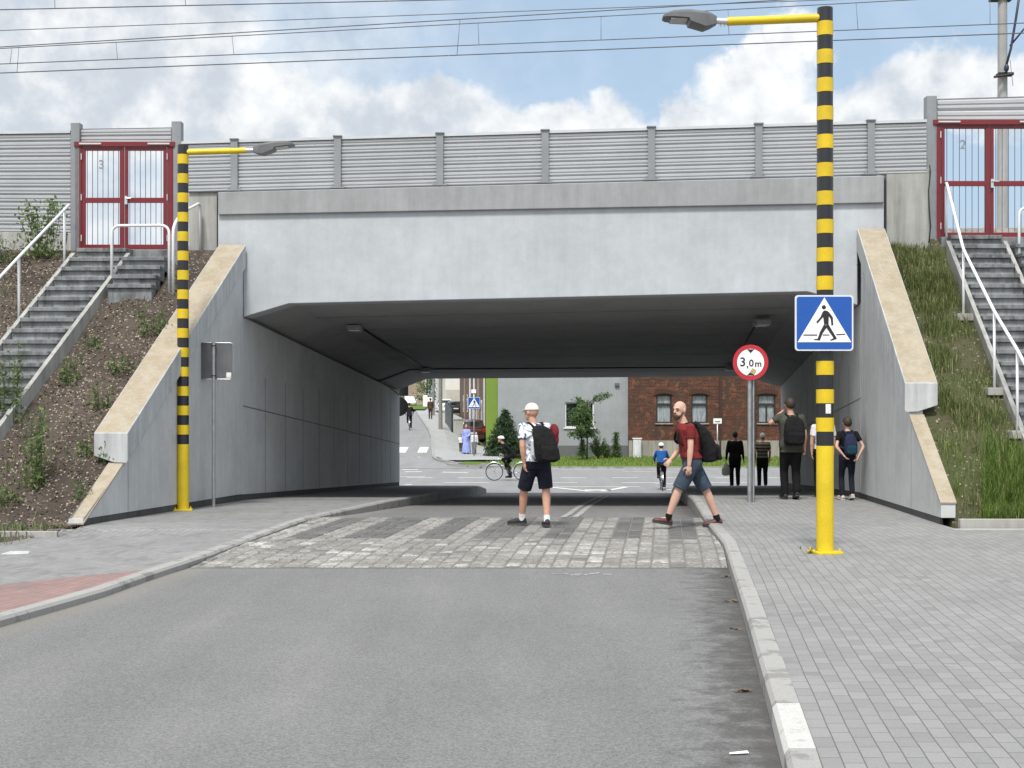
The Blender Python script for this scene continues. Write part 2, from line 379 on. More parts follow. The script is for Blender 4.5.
def car_paint(name, col):
    m = mat(name, col, .04, 3, .28, 0, fine=.01); p = [n for n in m.node_tree.nodes if n.type == 'BSDF_PRINCIPLED'][0]
    p.inputs['Coat Weight'].default_value = .6; p.inputs['Coat Roughness'].default_value = .08; return m
M['car_black'] = car_paint('car_paint_black', (.012, .013, .014))
M['car_maroon'] = car_paint('car_paint_maroon', (.055, .007, .012))
M['car_white'] = car_paint('car_paint_white', (.70, .71, .72))
M['tail_red'] = mat('tail_light_red', (.30, .01, .01), .05, 6, .2, 0)
M['rubber'] = mat('rubber', (.018, .018, .018), .1, 9, .8, .1)
M['plate'] = mat('number_plate_white', (.65, .66, .66), .03, 9, .5, 0)
M['chrome'] = mat('bright_metal', (.55, .56, .57), .05, 8, .3, 0, metal=.8)
M['skin'] = mat('skin', (.46, .255, .18), .07, 14, .55, .05, 200, spec=.35)
M['skin_pale'] = mat('skin_pale', (.50, .31, .235), .07, 14, .55, .05, 200, spec=.35)
def cloth(name, col, var=.16, bmp=.9):
    m, nt, p = new_mat(name)
    oc = nt.add('TexCoord').outputs['Object']
    mp = nt.add('Mapping', {'Scale': (1.0, 1.0, .55), 'Rotation': (0, R(25), 0)}); nt.l.new(oc, mp.inputs[0])
    f1 = nt.noise(mp.outputs[0], 9, 3, .5, .6); f2 = nt.noise(oc, 240, 2, .6); f3 = nt.noise(oc, 3.2, 4, .6)
    f = nt.math('ADD', nt.ramp(f3, .3, .7, 1-var, 1+var, False), nt.ramp(f2, .3, .7, -.06, .06, False))
    s = nt.add('VectorMath', operation='SCALE'); s.inputs[0].default_value = col; nt.put(s.inputs['Scale'], f)
    nt.l.new(s.outputs[0], p.inputs['Base Color']); p.inputs['Roughness'].default_value = .9; p.inputs['Specular IOR Level'].default_value = .2
    bump(nt, p, nt.math('ADD', f1, nt.math('MULTIPLY', f2, .06)), bmp, .06); return m
M['cl_navy'] = cloth('navy_cloth', (.012, .014, .024))
M['cl_black'] = cloth('black_cloth', (.008, .008, .009))
M['cl_nylon'] = cloth('black_nylon', (.010, .010, .011), .2)
M['cl_red'] = cloth('brick_red_jersey', (.15, .020, .020))
M['cl_slate'] = cloth('slate_blue_cotton', (.045, .062, .088))
M['cl_maroon'] = cloth('maroon_cloth', (.16, .018, .026))
M['cl_olive'] = cloth('olive_grey_cotton', (.060, .062, .050))
M['cl_blue'] = cloth('bright_blue_jacket', (.012, .075, .26))
M['cl_lilac'] = cloth('lilac_blue_dress', (.27, .33, .66))
M['cl_white'] = cloth('white_cotton', (.62, .63, .66))
M['cl_brown'] = cloth('brown_cloth', (.07, .048, .038))
M['cl_navypack'] = cloth('navy_pack', (.018, .024, .055))
M['cl_teal'] = cloth('teal_pack', (.012, .045, .07))
M['cl_cap'] = cloth('cream_cap', (.66, .62, .53), .06, .2)
M['cl_grey'] = cloth('grey_cloth', (.16, .16, .165))
M['hair_dark'] = mat('hair_dark', (.016, .012, .010), .25, 40, .7, .4, 160)
M['hair_brown'] = mat('hair_brown', (.035, .022, .014), .25, 40, .7, .4, 160)
M['hair_grey'] = mat('hair_grey', (.30, .29, .28), .2, 40, .8, .4, 160)
M['beard'] = mat('beard_russet', (.055, .026, .016), .25, 60, .85, .4, 200)
M['eye'] = mat('eye_dark', (.03, .025, .022), .1, 40, .3, 0)
M['lips'] = mat('lips', (.30, .12, .10), .1, 40, .5, 0)
M['shoe_black'] = mat('shoe_black', (.014, .014, .015), .2, 20, .7, .2)
M['shoe_maroon'] = mat('shoe_oxblood', (.085, .022, .022), .2, 20, .55, .2)
M['shoe_pale'] = mat('shoe_pale', (.48, .38, .34), .1, 20, .7, .2)
M['sole'] = mat('shoe_sole', (.035, .033, .03), .2, 20, .8, .2)
M['sole_white'] = mat('shoe_sole_white', (.5, .49, .46), .1, 20, .7, .2)
def print_shirt():
    m, nt, p = new_mat('printed_white_shirt')
    oc = nt.add('TexCoord').outputs['Object']
    n1 = nt.noise(oc, 11, 3, .6, 1.2); n2 = nt.noise(oc, 17, 4, .6, .8); f1 = nt.noise(oc, 9, 3, .5)
    c = nt.mix(nt.ramp(n1, .53, .57), (.66, .67, .71), (.06, .075, .16))
    c = nt.mix(nt.ramp(n2, .56, .60, 0, .8), c, (.22, .25, .32))
    nt.l.new(c, p.inputs['Base Color']); p.inputs['Roughness'].default_value = .9; bump(nt, p, f1, .4, .05); return m
M['cl_print'] = print_shirt()
def striped():
    m, nt, p = new_mat('striped_jersey')
    oc = nt.add('TexCoord').outputs['Object']; s = nt.add('SeparateXYZ', {0: oc})
    w = nt.math('FRACT', nt.math('MULTIPLY', s.outputs[2], 9.5))
    c = nt.mix(nt.ramp(w, .42, .5), (.022, .020, .018), (.17, .145, .10))
    nt.l.new(c, p.inputs['Base Color']); p.inputs['Roughness'].default_value = .9; return m
M['cl_stripe'] = striped()

# ------------------------------------------------------------------ mesh builder
def P(px, py, d):
    return Vector(((px-512)*d/F, d, CZ+(HY-py)*d/F))
class MB:
    def __init__(s): s.v = []; s.f = []; s.mi = []; s.tint = []; s.uv = {}
    def quad(s, *pts, mi=0, tint=.5, uv=None):
        b = len(s.v); s.v += [Vector(p) for p in pts]; s.f.append(tuple(range(b, b+len(pts)))); s.mi.append(mi); s.tint.append(tint)
        if uv: s.uv[len(s.f)-1] = uv
        return s
    def raw(s, vs, fs, mi=0, tint=.5):
        b = len(s.v); s.v += [Vector(p) for p in vs]
        for f in fs: s.f.append(tuple(i+b for i in f)); s.mi.append(mi); s.tint.append(tint)
        return s
    def hexa(s, bot, top, mi=0, tint=.5, topmi=None):
        """bot, top: matching rings of points"""
        n = len(bot); b = len(s.v); s.v += [Vector(p) for p in bot] + [Vector(p) for p in top]
        fs = [tuple(range(n-1, -1, -1))] + [tuple(range(n, 2*n))] + [(i, (i+1) % n, n+(i+1) % n, n+i) for i in range(n)]
        for k, f in enumerate(fs):
            s.f.append(tuple(i+b for i in f)); s.mi.append(topmi if (topmi is not None and k == 1) else mi); s.tint.append(tint)
        return s
    def box(s, c, sz, rot=None, mi=0, tint=.5):
        c = Vector(c); h = Vector(sz)/2
        def q(x, y, z):
            p = Vector((x*h.x, y*h.y, z*h.z)); return c + (rot @ p if rot is not None else p)
        return s.hexa([q(-1, -1, -1), q(1, -1, -1), q(1, 1, -1), q(-1, 1, -1)], [q(-1, -1, 1), q(1, -1, 1), q(1, 1, 1), q(-1, 1, 1)], mi, tint)
    def prism(s, pts, ext, mi=0, tint=.5):
        e = Vector(ext); return s.hexa(pts, [Vector(p)+e for p in pts], mi, tint)
    def tube(s, pts, r, seg=8, mi=0, cap=True, tint=.5):
        pts = [Vector(p) for p in pts]; n = len(pts); rs = r if isinstance(r, (list, tuple)) else [r]*n
        b = len(s.v); prev = None
        for i, p in enumerate(pts):
            d = (pts[min(i+1, n-1)] - pts[max(i-1, 0)]).normalized()
            if prev is None:
                a = Vector((0, 0, 1)) if abs(d.z) < .9 else Vector((1, 0, 0)); u = d.cross(a).normalized()
            else: u = (prev - d*prev.dot(d)).normalized()
            prev = u; w = d.cross(u)
            for k in range(seg):
                an = 2*math.pi*k/seg; s.v.append(p + (u*math.cos(an) + w*math.sin(an))*rs[i])
        for i in range(n-1):
            for k in range(seg):
                k2 = (k+1) % seg
                s.f.append((b+i*seg+k, b+i*seg+k2, b+(i+1)*seg+k2, b+(i+1)*seg+k)); s.mi.append(mi); s.tint.append(tint)
        if cap:
            s.f.append(tuple(b+k for k in range(seg-1, -1, -1))); s.f.append(tuple(b+(n-1)*seg+k for k in range(seg)))
            s.mi += [mi, mi]; s.tint += [tint, tint]
        return s
    def loft(s, rings, mi=0, tint=.5):
        """rings: list of equal-length point lists, closed and capped"""
        n = len(rings[0]); b = len(s.v)
        for rg in rings: s.v += [Vector(p) for p in rg]
        for i in range(len(rings)-1):
            for k in range(n):
                k2 = (k+1) % n; s.f.append((b+i*n+k, b+i*n+k2, b+(i+1)*n+k2, b+(i+1)*n+k)); s.mi.append(mi); s.tint.append(tint)
        s.f.append(tuple(b+k for k in range(n-1, -1, -1))); s.f.append(tuple(b+(len(rings)-1)*n+k for k in range(n)))
        s.mi += [mi, mi]; s.tint += [tint, tint]; return s
    def ell(s, c, r, rot=None, nu=14, nv=9, mi=0):
        c = Vector(c); b = len(s.v)
        def q(th, ph):
            p = Vector((r[0]*math.sin(th)*math.cos(ph), r[1]*math.sin(th)*math.sin(ph), r[2]*math.cos(th)))
            return c + (rot @ p if rot is not None else p)
        s.v.append(q(0, 0))
        for i in range(1, nv):
            for k in range(nu): s.v.append(q(math.pi*i/nv, 2*math.pi*k/nu))
        s.v.append(q(math.pi, 0))
        fs = [(b, b+1+k, b+1+(k+1) % nu) for k in range(nu)]
        for i in range(nv-2):
            for k in range(nu):
                k2 = (k+1) % nu; fs.append((b+1+i*nu+k, b+1+(i+1)*nu+k, b+1+(i+1)*nu+k2, b+1+i*nu+k2))
        e = b+1+(nv-1)*nu; o = b+1+(nv-2)*nu
        fs += [(e, o+(k+1) % nu, o+k) for k in range(nu)]
        for f in fs: s.f.append(f); s.mi.append(mi); s.tint.append(.5)
        return s
    def cone(s, p0, p1, r0, r1, seg=12, mi=0, dome=True):
        """rounded, tapered limb"""
        p0, p1 = Vector(p0), Vector(p1); d = (p1-p0).normalized()
        if not dome: return s.tube([p0, p1], [r0, r1], seg, mi)
        pts, rs = [], []
        for a in (-90, -60, -30): pts.append(p0 + d*r0*math.sin(R(a))); rs.append(max(r0*math.cos(R(a)), r0*.05))
        for k in range(5): q = k/4; pts.append(p0.lerp(p1, q)); rs.append(r0+(r1-r0)*q)
        for a in (30, 60, 90): pts.append(p1 + d*r1*math.sin(R(a))); rs.append(max(r1*math.cos(R(a)), r1*.05))
        return s.tube(pts, rs, seg, mi)
    def mesh(s, name, org=(0, 0, 0)):
        me = bpy.data.meshes.new(name); o = Vector(org)
        me.from_pydata([tuple(v-o) for v in s.v], [], s.f); return me
    def build(s, name, mats, parent=None, smooth=False, bevel=0, world=True, fix=True, angle=None):
        org = Vector((0, 0, 0))
        if parent is not None and world: org = org_of(parent)
        me = s.mesh(name, org)
        mats = mats if isinstance(mats, (list, tuple)) else [mats]
        for m in mats: me.materials.append(m)
        if len(mats) > 1: me.polygons.foreach_set('material_index', s.mi)
        if any(t_ != .5 for t_ in s.tint):
            a = me.attributes.new('tint', 'FLOAT', 'FACE'); a.data.foreach_set('value', s.tint)
        if s.uv:
            ul = me.uv_layers.new(name='UVMap')
            for pi, uvs in s.uv.items():
                for li, c in zip(me.polygons[pi].loop_indices, uvs): ul.data[li].uv = c
        if fix or bevel:
            bm = bmesh.new(); bm.from_mesh(me)
            if fix: bmesh.ops.recalc_face_normals(bm, faces=bm.faces)
            if bevel:
                es = [e for e in bm.edges if len(e.link_faces) == 2 and e.calc_face_angle(0) > R(35)]
                bmesh.ops.bevel(bm, geom=es, offset=bevel, segments=2, affect='EDGES', profile=.5, clamp_overlap=True)
            bm.to_mesh(me); bm.free()
        if smooth:
            me.polygons.foreach_set('use_smooth', [True]*len(me.polygons))
            if angle:
                try: me.set_sharp_from_angle(angle=R(angle))
                except Exception: pass
        me.update()
        ob = bpy.data.objects.new(name, me); COL.objects.link(ob)
        if parent is not None: ob.parent = parent
        return ob
def org_of(o):
    p = Vector((0, 0, 0))
    while o is not None: p += o.location; o = o.parent
    return p
def tag(o, label=None, cat=None, group=None, kind=None):
    if label: o['label'] = label
    if cat: o['category'] = cat
    if group: o['group'] = group
    if kind: o['kind'] = kind
    return o
def thing(name, label, cat, loc=(0, 0, 0), group=None, rz=0):
    o = bpy.data.objects.new(name, None); COL.objects.link(o); o.location = loc; o.rotation_euler = (0, 0, rz)
    o.empty_display_size = .2
    return tag(o, label, cat, group)
KIDS = {}
def copy_tree(o, parent=None):
    c = o.copy(); COL.objects.link(c); c.parent = parent
    for ch in [x for x in SC.objects if x.parent == o]: copy_tree(ch, c)
    return c
def lerp_tab(tab, x):
    if x <= tab[0][0]: return tab[0][1]
    for (a, va), (b, vb) in zip(tab, tab[1:]):
        if x <= b: return va + (vb-va)*(x-a)/(b-a)
    return tab[-1][1]
def arr_mesh(name, V, Fq, m, tint=None, parent=None):
    """fast mesh from numpy: V (n,3), Fq (m,k)"""
    me = bpy.data.meshes.new(name); k = Fq.shape[1]
    me.vertices.add(len(V)); me.vertices.foreach_set('co', V.astype(np.float32).ravel())
    me.loops.add(Fq.size); me.loops.foreach_set('vertex_index', Fq.astype(np.int32).ravel())
    me.polygons.add(len(Fq)); me.polygons.foreach_set('loop_start', np.arange(0, Fq.size, k, dtype=np.int32))
    try: me.polygons.foreach_set('loop_total', np.full(len(Fq), k, dtype=np.int32))
    except Exception: pass
    me.materials.append(m); me.update(calc_edges=True)
    if tint is not None:
        a = me.attributes.new('tint', 'FLOAT', 'FACE'); a.data.foreach_set('value', tint.astype(np.float32))
    me.validate()
    ob = bpy.data.objects.new(name, me); COL.objects.link(ob)
    if parent is not None: ob.parent = parent
    return ob
def text_mesh(body, size, extr=.001, offset=0.0):
    cu = bpy.data.curves.new('lettering', 'FONT'); cu.body = body; cu.size = size; cu.extrude = extr; cu.offset = offset
    cu.align_x = 'CENTER'; cu.align_y = 'CENTER'
    ob = bpy.data.objects.new('lettering', cu); COL.objects.link(ob)
    dg = bpy.context.evaluated_depsgraph_get(); me = bpy.data.meshes.new_from_object(ob.evaluated_get(dg))
    bpy.data.objects.remove(ob); bpy.data.curves.remove(cu); return me

# ------------------------------------------------------------------ heights and lines of the place
ROAD = [(-20, 0), (15.2, 0), (16.8, .06), (21.5, .06), (23, -.02), (26, -.12), (30, -.30), (36, -.58), (43, -.93), (47, -1.12), (60, -1.12), (64.5, -1.06), (70, -1.0), (600, -1.0)]
PVL = [(-20, .075), (15, .075), (17, .10), (20, .115), (26.1, .03), (43.3, -.65), (47, -.98)]
PVR = [(-20, .12), (22, .13), (25.3, .12), (42.4, -.60), (44.5, -.80), (47, -.98)]
STREET = [(66, -1.05), (72, -.93), (78, -.6), (92, .3), (105, .5), (120, .66), (150, .95), (212, 2.05), (260, 2.6), (600, 2.6)]
KL = [(-12, -6.6), (5, -4.78), (11.1, -4.10), (12.8, -3.78), (14.85, -3.62), (15.4, -3.50), (17.1, -3.34), (19, -3.18), (21.6, -2.98), (24.5, -2.5), (26.5, -2.2), (44, -1.0), (47, -.8)]
KR = [(-12, -1.3), (0, .42), (5, 1.07), (7.06, 1.35), (11.6, 1.92), (16.9, 2.56), (20.2, 2.80), (26, 3.32), (43, 4.95), (47, 5.35)]
kl = lambda d: lerp_tab(KL, d)
kr = lambda d: lerp_tab(KR, d)
wall_l = lambda d: -5.015 + .0895*(d-26.1)                     # tunnel wall faces
wall_r = lambda d: 6.28 + .1085*(d-25.2)
wing_l = lambda d: -5.945 + .139*(d-19.4)                      # wing wall faces
wing_r = lambda d: 5.945 + .0578*(d-19.4)
def smooth01(x): x = max(0, min(1, x)); return x*x*(3-2*x)
def terrain(x, d):
    z = lerp_tab(ROAD, d)
    if d > 66:
        w = smooth01((-1.6-x)/3.2); z = z*(1-w) + lerp_tab(STREET, d)*w
        if d > 68 and x > -2: z = -1.0 + .09*smooth01((d-68)/6)
    return z
def emb(side, x, d):
    n = mnoise.fractal(Vector((x*.55, d*.55, 3.1 if side < 0 else 9.4)), 1.0, 2.0, 4)*.09
    if side < 0 and d < 18.5:
        db = lerp_tab([(-30, 17.15), (-7.6, 17.2), (-6.8, 17.7), (-6.3, 18.3), (-6.0, 19.0)], x) + mnoise.noise(Vector((x*2.3, d*2, 1)))*.14
        return -.03 + .085*smooth01((d-db+.12)/.3) + n*.12
    if side < 0: z = .10 + .70*(d-19.6); top = 4.72
    else: z = .12 + .748*(d-19.35); top = 4.88
    if d > 46: z = top - (d-46)*.75
    k = smooth01((d-18.8)/1.2)
    lo = .10
    zz = max(lo, min(top, z))
    edge = min(1, abs(zz-top)*1.2+.15) if zz > lo else .5
    if side < 0: zz += .24*math.exp(-((x+6.55)/.75)**2-((d-24.25)/.75)**2)
    return zz + n*k*edge*.8
# ================================================================== THE SETTING: ground, road, pavements
def strip(name, m, ds, left, right, zf, nx=1, uvf=None, kind='structure', extra=None):
    mb = MB()
    for a, b in zip(ds, ds[1:]):
        for i in range(nx):
            def pt(d, q):
                x = left(d)+(right(d)-left(d))*q; return Vector((x, d, zf(x, d)))
            pts = [pt(a, i/nx), pt(a, (i+1)/nx), pt(b, (i+1)/nx), pt(b, i/nx)]
            mb.quad(*pts, uv=[uvf(p.x, p.y) for p in pts] if uvf else None)
    o = mb.build(name, m, fix=False, smooth=True); return tag(o, kind=kind)
frange = lambda a, b, s: [a+(b-a)*i/max(1, round((b-a)/s)) for i in range(max(1, round((b-a)/s))+1)]

# one sheet of ground out to the horizon
gx = sorted(set([-1500, -600, -300, -150, -90, -60] + [round(v, 2) for v in np.arange(-45, 45.1, 2.5)] + [-4.8, -1.6, -3.2, 60, 90, 150, 300, 600, 1500]))
gd = sorted(set([-900, -300, -100, -40, -20] + [round(v, 2) for v in np.arange(-10, 130.1, 2.0)] + [140, 150, 170, 190, 212, 260, 320, 450, 700, 1100, 1800]))
V = np.array([(x, d, terrain(x, d)-.10-(.06 if d < 46 else 0)) for d in gd for x in gx]); nx_ = len(gx)
Fq = np.array([(j*nx_+i, j*nx_+i+1, (j+1)*nx_+i+1, (j+1)*nx_+i) for j in range(len(gd)-1) for i in range(nx_-1)])
tag(arr_mesh('ground', V, Fq, M['ground']), kind='structure')

road_ds = sorted(set(frange(-12, 47.5, .8) + [15.2, 15.27, 16.8, 21.5]))
strip('road', M['asphalt'], road_ds, kl, kr, lambda x, d: lerp_tab(ROAD, d), 4, uvf=lambda x, d: (kr(d)-x, x-kl(d)))
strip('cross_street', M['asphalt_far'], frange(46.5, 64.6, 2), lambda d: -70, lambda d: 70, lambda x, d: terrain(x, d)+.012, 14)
# the street climbing away on the far side
SL = [(64, -12.5), (72, -9.4), (78, -9.0), (94, -10.4), (125, -13.0), (160, -16.0), (230, -22.0), (300, -28)]
SR = [(64.6, -1.0), (69, -3.2), (72, -4.1), (78, -4.5), (86, -5.0), (94, -5.75), (125, -8.2), (160, -10.9), (230, -16.5), (300, -22)]
sl = lambda d: lerp_tab(SL, d); sr = lambda d: lerp_tab(SR, d)
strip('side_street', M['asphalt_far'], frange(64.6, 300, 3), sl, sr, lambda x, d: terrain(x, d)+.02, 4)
strip('side_pavement', M['paver_tunnel'], frange(70, 300, 3), lambda d: sr(d)+.15, lambda d: sr(d)+3.6+max(0, (d-78)*.004), lambda x, d: terrain(x, d)+.14, 4, uvf=lambda x, d: (d, x))
mb = MB()
dsk = frange(68.5, 240, 1.5)
for a, b in zip(dsk, dsk[1:]):
    za, zb = terrain(sr(a), a), terrain(sr(b), b)
    mb.hexa([(sr(a), a, za-.05), (sr(a)+.16, a, za-.05), (sr(b)+.16, b, zb-.05), (sr(b), b, zb-.05)],
            [(sr(a), a, za+.145), (sr(a)+.16, a, za+.145), (sr(b)+.16, b, zb+.145), (sr(b), b, zb+.145)], tint=random.random()*.5)
for x in np.arange(-1.2, 60, 1.0):
    mb.hexa([(x, 64.6, -1.15), (x+.99, 64.6, -1.15), (x+.99, 64.76, -1.15), (x, 64.76, -1.15)],
            [(x, 64.6, -.96), (x+.99, 64.6, -.96), (x+.99, 64.76, -.96), (x, 64.76, -.96)], tint=.3+random.random()*.4)
c0 = [(-1.2, 64.68), (-2.2, 65.6), (-3.0, 67.0), (-3.25, 68.7)]
for (x0, y0), (x1, y1) in zip(c0, c0[1:]):
    mb.hexa([(x0, y0-.08, -1.15), (x1, y1-.08, -1.1), (x1+.1, y1+.1, -1.1), (x0, y0+.1, -1.15)], [(x0, y0-.08, -.93), (x1, y1-.08, -.92), (x1+.1, y1+.1, -.93), (x0, y0+.1, -.95)], tint=.4)
tag(mb.build('far_kerb', M['kerb']), kind='structure')
mb = MB(); pad = [(-3.2, 69.2), (-2.95, 67.1), (-2.15, 65.7), (-1.15, 64.76), (.2, 64.76), (-.2, 65.8), (-1.3, 68.2), (-1.6, 71), (-3.0, 71)]
mb.quad(*[(x, y, -.945) for x, y in pad]); tag(mb.build('corner_pavement', M['paver_tunnel'], fix=False), kind='structure')
# lawn bed in front of the houses
mb = MB()
for x0 in frange(-1.5, 59, 2):
    mb.quad((x0, 64.76, -.965), (x0+2, 64.76, -.965), (x0+2, 76.5, -.90), (x0, 76.5, -.90))
mb.quad((-2.6, 67.6, -.93), (-1.5, 65.4, -.955), (-1.5, 76.5, -.90), (-1.6, 76.5, -.88))
tag(mb.build('lawn_ground', soil('lawn_soil', (.085, .14, .03), (.11, .17, .035), (.13, .16, .05), .97), fix=False), kind='structure')

# near pavements
def right_edge(d):
    if d < 18.7: return 16.0
    if d < 19.4: return 16.0 + (wing_r(19.4)+.02-16.0)*min(1, (d-18.7)/.12)
    if d < 25.2: return wing_r(d)+.02
    if d < 42.6: return wall_r(d)+.02
    return wall_r(42.6) + (d-42.6)*20 if d < 44 else 40
def left_edge(d):
    if d < 18.9: return -18.0
    if d < 19.4: return -18 + (wing_l(19.4)-.02+18)*min(1, (d-18.9)/.12)
    if d < 26.1: return wing_l(d)-.02
    if d < 43.4: return wall_l(d)-.02
    return wall_l(43.4) - (d-43.4)*20 if d < 45 else -40
KW = .15
strip('pavement', M['paver_right'], sorted(set(frange(-12, 46.6, .7)+[18.69, 18.75, 18.82, 19.4, 42.6, 42.61])), lambda d: kr(d)+KW, right_edge,
      lambda x, d: lerp_tab(PVR, d), 3, uvf=lambda x, d: (d, x-kr(d)-KW))
strip('pavement', M['paver_left'], sorted(set(frange(-12, 43.4, .7)+[18.89, 18.95, 19.02, 19.4, 26.1])), left_edge, lambda d: kl(d)-KW,
      lambda x, d: lerp_tab(PVL, d) - .10*smooth01((-4.9-x)/1.3)*(1-smooth01((d-18.2)/1.2)), 6, uvf=lambda x, d: (d, kl(d)-KW-x))
strip('pavement', M['paver_tunnel'], frange(43.4, 46.6, .4), left_edge, lambda d: kl(d)-KW-max(0, (d-45.2))**2*.5,
      lambda x, d: lerp_tab(PVL, d)+.004, 3, uvf=lambda x, d: (d, x))
def kerb_run(f, zf, ds, side, white=()):
    mb = MB()
    for i, (a, b) in enumerate(zip(ds, ds[1:])):
        g = .004; a2, b2 = a+g, b-g; t_ = .28+random.random()*.3
        if i in white: t_ = 1.0
        for (x_off0, x_off1, zo0, zo1) in ((0, KW, -.35, .004),):
            def ring(d):
                x = f(d); z = zf(d)
                e = .022
                return [Vector((x, d, z-.40)), Vector((x+side*KW, d, z-.40)), Vector((x+side*KW, d, z+.004)), Vector((x+side*e, d, z+.004)), Vector((x, d, z-e))]
            mb.loft([ring(a2), ring(b2)], tint=t_)
    return mb.build('kerb', M['kerb'])
dsR = [4.60+i*1.03 for i in range(-16, 42)]; dsR = [d for d in dsR if d < 46.9]
dsR[-1] = 46.5
iw = [i for i, d in enumerate(dsR) if abs(d-6.66) < .02]
KRT = {6.57: 6.45}
tag(kerb_run(kr, lambda d: lerp_tab(PVR, d), dsR, 1, iw), kind='structure')
dsL = [-12+i for i in range(0, 58)] + [46.3]
tag(kerb_run(kl, lambda d: lerp_tab(PVL, d), dsL, -1, ()), kind='structure')

# raised crossing of granite setts with a zebra in dark and light stone
mb = MB()
sc_x = -4.4; col = 0
while sc_x < 3.3:
    cw = .165+.045*random.random(); y = 15.28 - random.random()*.12
    while y < 21.45:
        ln = .15+.09*random.random(); y0, y1 = max(15.28, y), min(y+ln, 21.5); y += ln
        if y1-y0 < .06: continue
        g = .0055; j = lambda a=.005: random.uniform(-a, a)
        yc = (y0+y1)/2; xc = sc_x+cw/2+.11*(yc-17.3)
        if not (kl(yc)-cw*.3 < xc < kr(yc)+cw*.3): continue
        X = lambda s_, d_: min(max(s_+.11*(d_-17.3), kl(d_)+.015), kr(d_)-.015)
        zt = lerp_tab(ROAD, yc)+.012+random.uniform(-.005, .005)
        ph = ((sc_x+cw/2-1.98)/.84) % 1.0
        n_ = mnoise.noise(Vector((xc*.8, yc*.5, 5))); n3 = mnoise.noise(Vector((xc*2.2, yc*1.6, 9)))
        if yc > 18.0: tn = (.10+.12*random.random()+.08*n3) if ph < .5 else .52+.18*random.random()+.18*n_
        else: tn = .47+.22*random.random()+.16*n_+.10*n3
        if yc < 17.6 and random.random() < .12: tn = .95
        if random.random() < .05: tn = .30
        e = .013
        q = [(sc_x+g, y0+g), (sc_x+cw-g, y0+g), (sc_x+cw-g, y1-g), (sc_x+g, y1-g)]
        b0 = [(X(a, b), b, zt-.10) for a, b in q]; b1 = [(X(a, b), b, zt-.012) for a, b in q]
        q2 = [(sc_x+g+e, y0+g+e), (sc_x+cw-g-e, y0+g+e), (sc_x+cw-g-e, y1-g-e), (sc_x+g+e, y1-g-e)]
        mb.loft([b0, b1, [(X(a, b), b, zt+j()) for a, b in q2]], tint=min(1, max(0, tn)))
    sc_x += cw; col += 1
tag(mb.build('sett_paving', M['sett']), kind='structure')
strip('sett_bed', M['sett_joint'], frange(15.27, 21.5, .46), lambda d: kl(d)+.01, lambda d: kr(d)-.01, lambda x, d: lerp_tab(ROAD, d)+.004, 1)

# road markings
mk = MB()
def line(p0, p1, w, zf=None, dz=.018):
    (x0, y0), (x1, y1) = p0, p1; n = max(1, int(math.hypot(x1-x0, y1-y0)/1.5)); v = Vector((x1-x0, y1-y0, 0)).normalized(); s = Vector((-v.y, v.x, 0))*w/2
    for i in range(n):
        a = Vector((x0+(x1-x0)*i/n, y0+(y1-y0)*i/n, 0)); b = Vector((x0+(x1-x0)*(i+1)/n, y0+(y1-y0)*(i+1)/n, 0))
        pts = [a-s, b-s, b+s, a+s]
        mk.quad(*[(p.x, p.y, (zf or terrain)(p.x, p.y)+dz) for p in pts])
def px2(px, py):       # where a point of the ground lies
    d = 50.0
    for _ in range(40):
        z = terrain((px-512)*d/F, d); d = .5*d+.5*(CZ-z)*F/(py-HY)
    return ((px-512)*d/F, d)
line((-1, 64.25), (60, 64.25), .16)
for x in np.arange(-40, 60, 2.1): line((x, 57.3), (x+1.05, 57.3), .22)
for x in np.arange(-40, 60, 3.4): line((x, 53.6), (x+1.7, 53.6), .2)
line((-40, 49.6), (-9.0, 49.6), .14); line((8, 49.6), (60, 49.6), .14)
for (a, b, c_, d_, w) in ((402, 470, 418, 470, .3), (418, 457.6, 437, 457.6, .35), (434, 458, 447, 463, .4), (447, 463, 470, 467, .3), (400, 477, 425, 477, .2),
                          (405, 472, 422, 472, .25), (442, 472.5, 468, 473, .3), (405, 485, 412, 485, .3), (545, 487, 598, 492.5, .22), (598, 492.5, 626, 487.5, .22), (585, 490.5, 612, 490.5, .5),
                          (556, 487.2, 640, 487.2, .18), (622, 471.5, 700, 473, .12), (655, 484, 690, 484, .2), (665, 490, 678, 490.5, .3)):
    line(px2(a, b), px2(c_, d_), w)
for x in (-6.3, -5.15): mk.quad(*[(p[0], p[1], terrain(*p[:2])+.026) for p in ((x, 76.2), (x+.5, 76.2), (x+.42, 79.6), (x-.08, 79.6))])
for x in (-8.6, -7.45): mk.quad(*[(p[0], p[1], terrain(*p[:2])+.026) for p in ((x, 76.2), (x+.5, 76.2), (x+.42, 79.6), (x-.08, 79.6))])
tag(mk.build('road_markings', M['marking'], fix=False), kind='structure')
mk = MB()
for x0, x1 in ((.62, 1.75), (.80, 1.93)):        # worn double line in the underpass
    for i in range(12):
        a = 21.9+i*1.6; b = a+1.6; f = lambda d: x0+.13+(d-21.9)*.095
        mk.quad((f(a), a, lerp_tab(ROAD, a)+.006), (f(a)+.10, a, lerp_tab(ROAD, a)+.006), (f(b)+.10, b, lerp_tab(ROAD, b)+.006), (f(b), b, lerp_tab(ROAD, b)+.006))
for i in range(9):
    x0_ = .42+.065*i+random.uniform(-.02, .02); y0_ = 14.72+random.uniform(-.12, .12); line((x0_, y0_), (x0_+random.uniform(.03, .11), y0_+random.uniform(-.02, .02)), random.uniform(.03, .09), lambda x, d: 0, .004)
tag(mk.build('worn_markings', M['marking_worn'], fix=False), kind='structure')

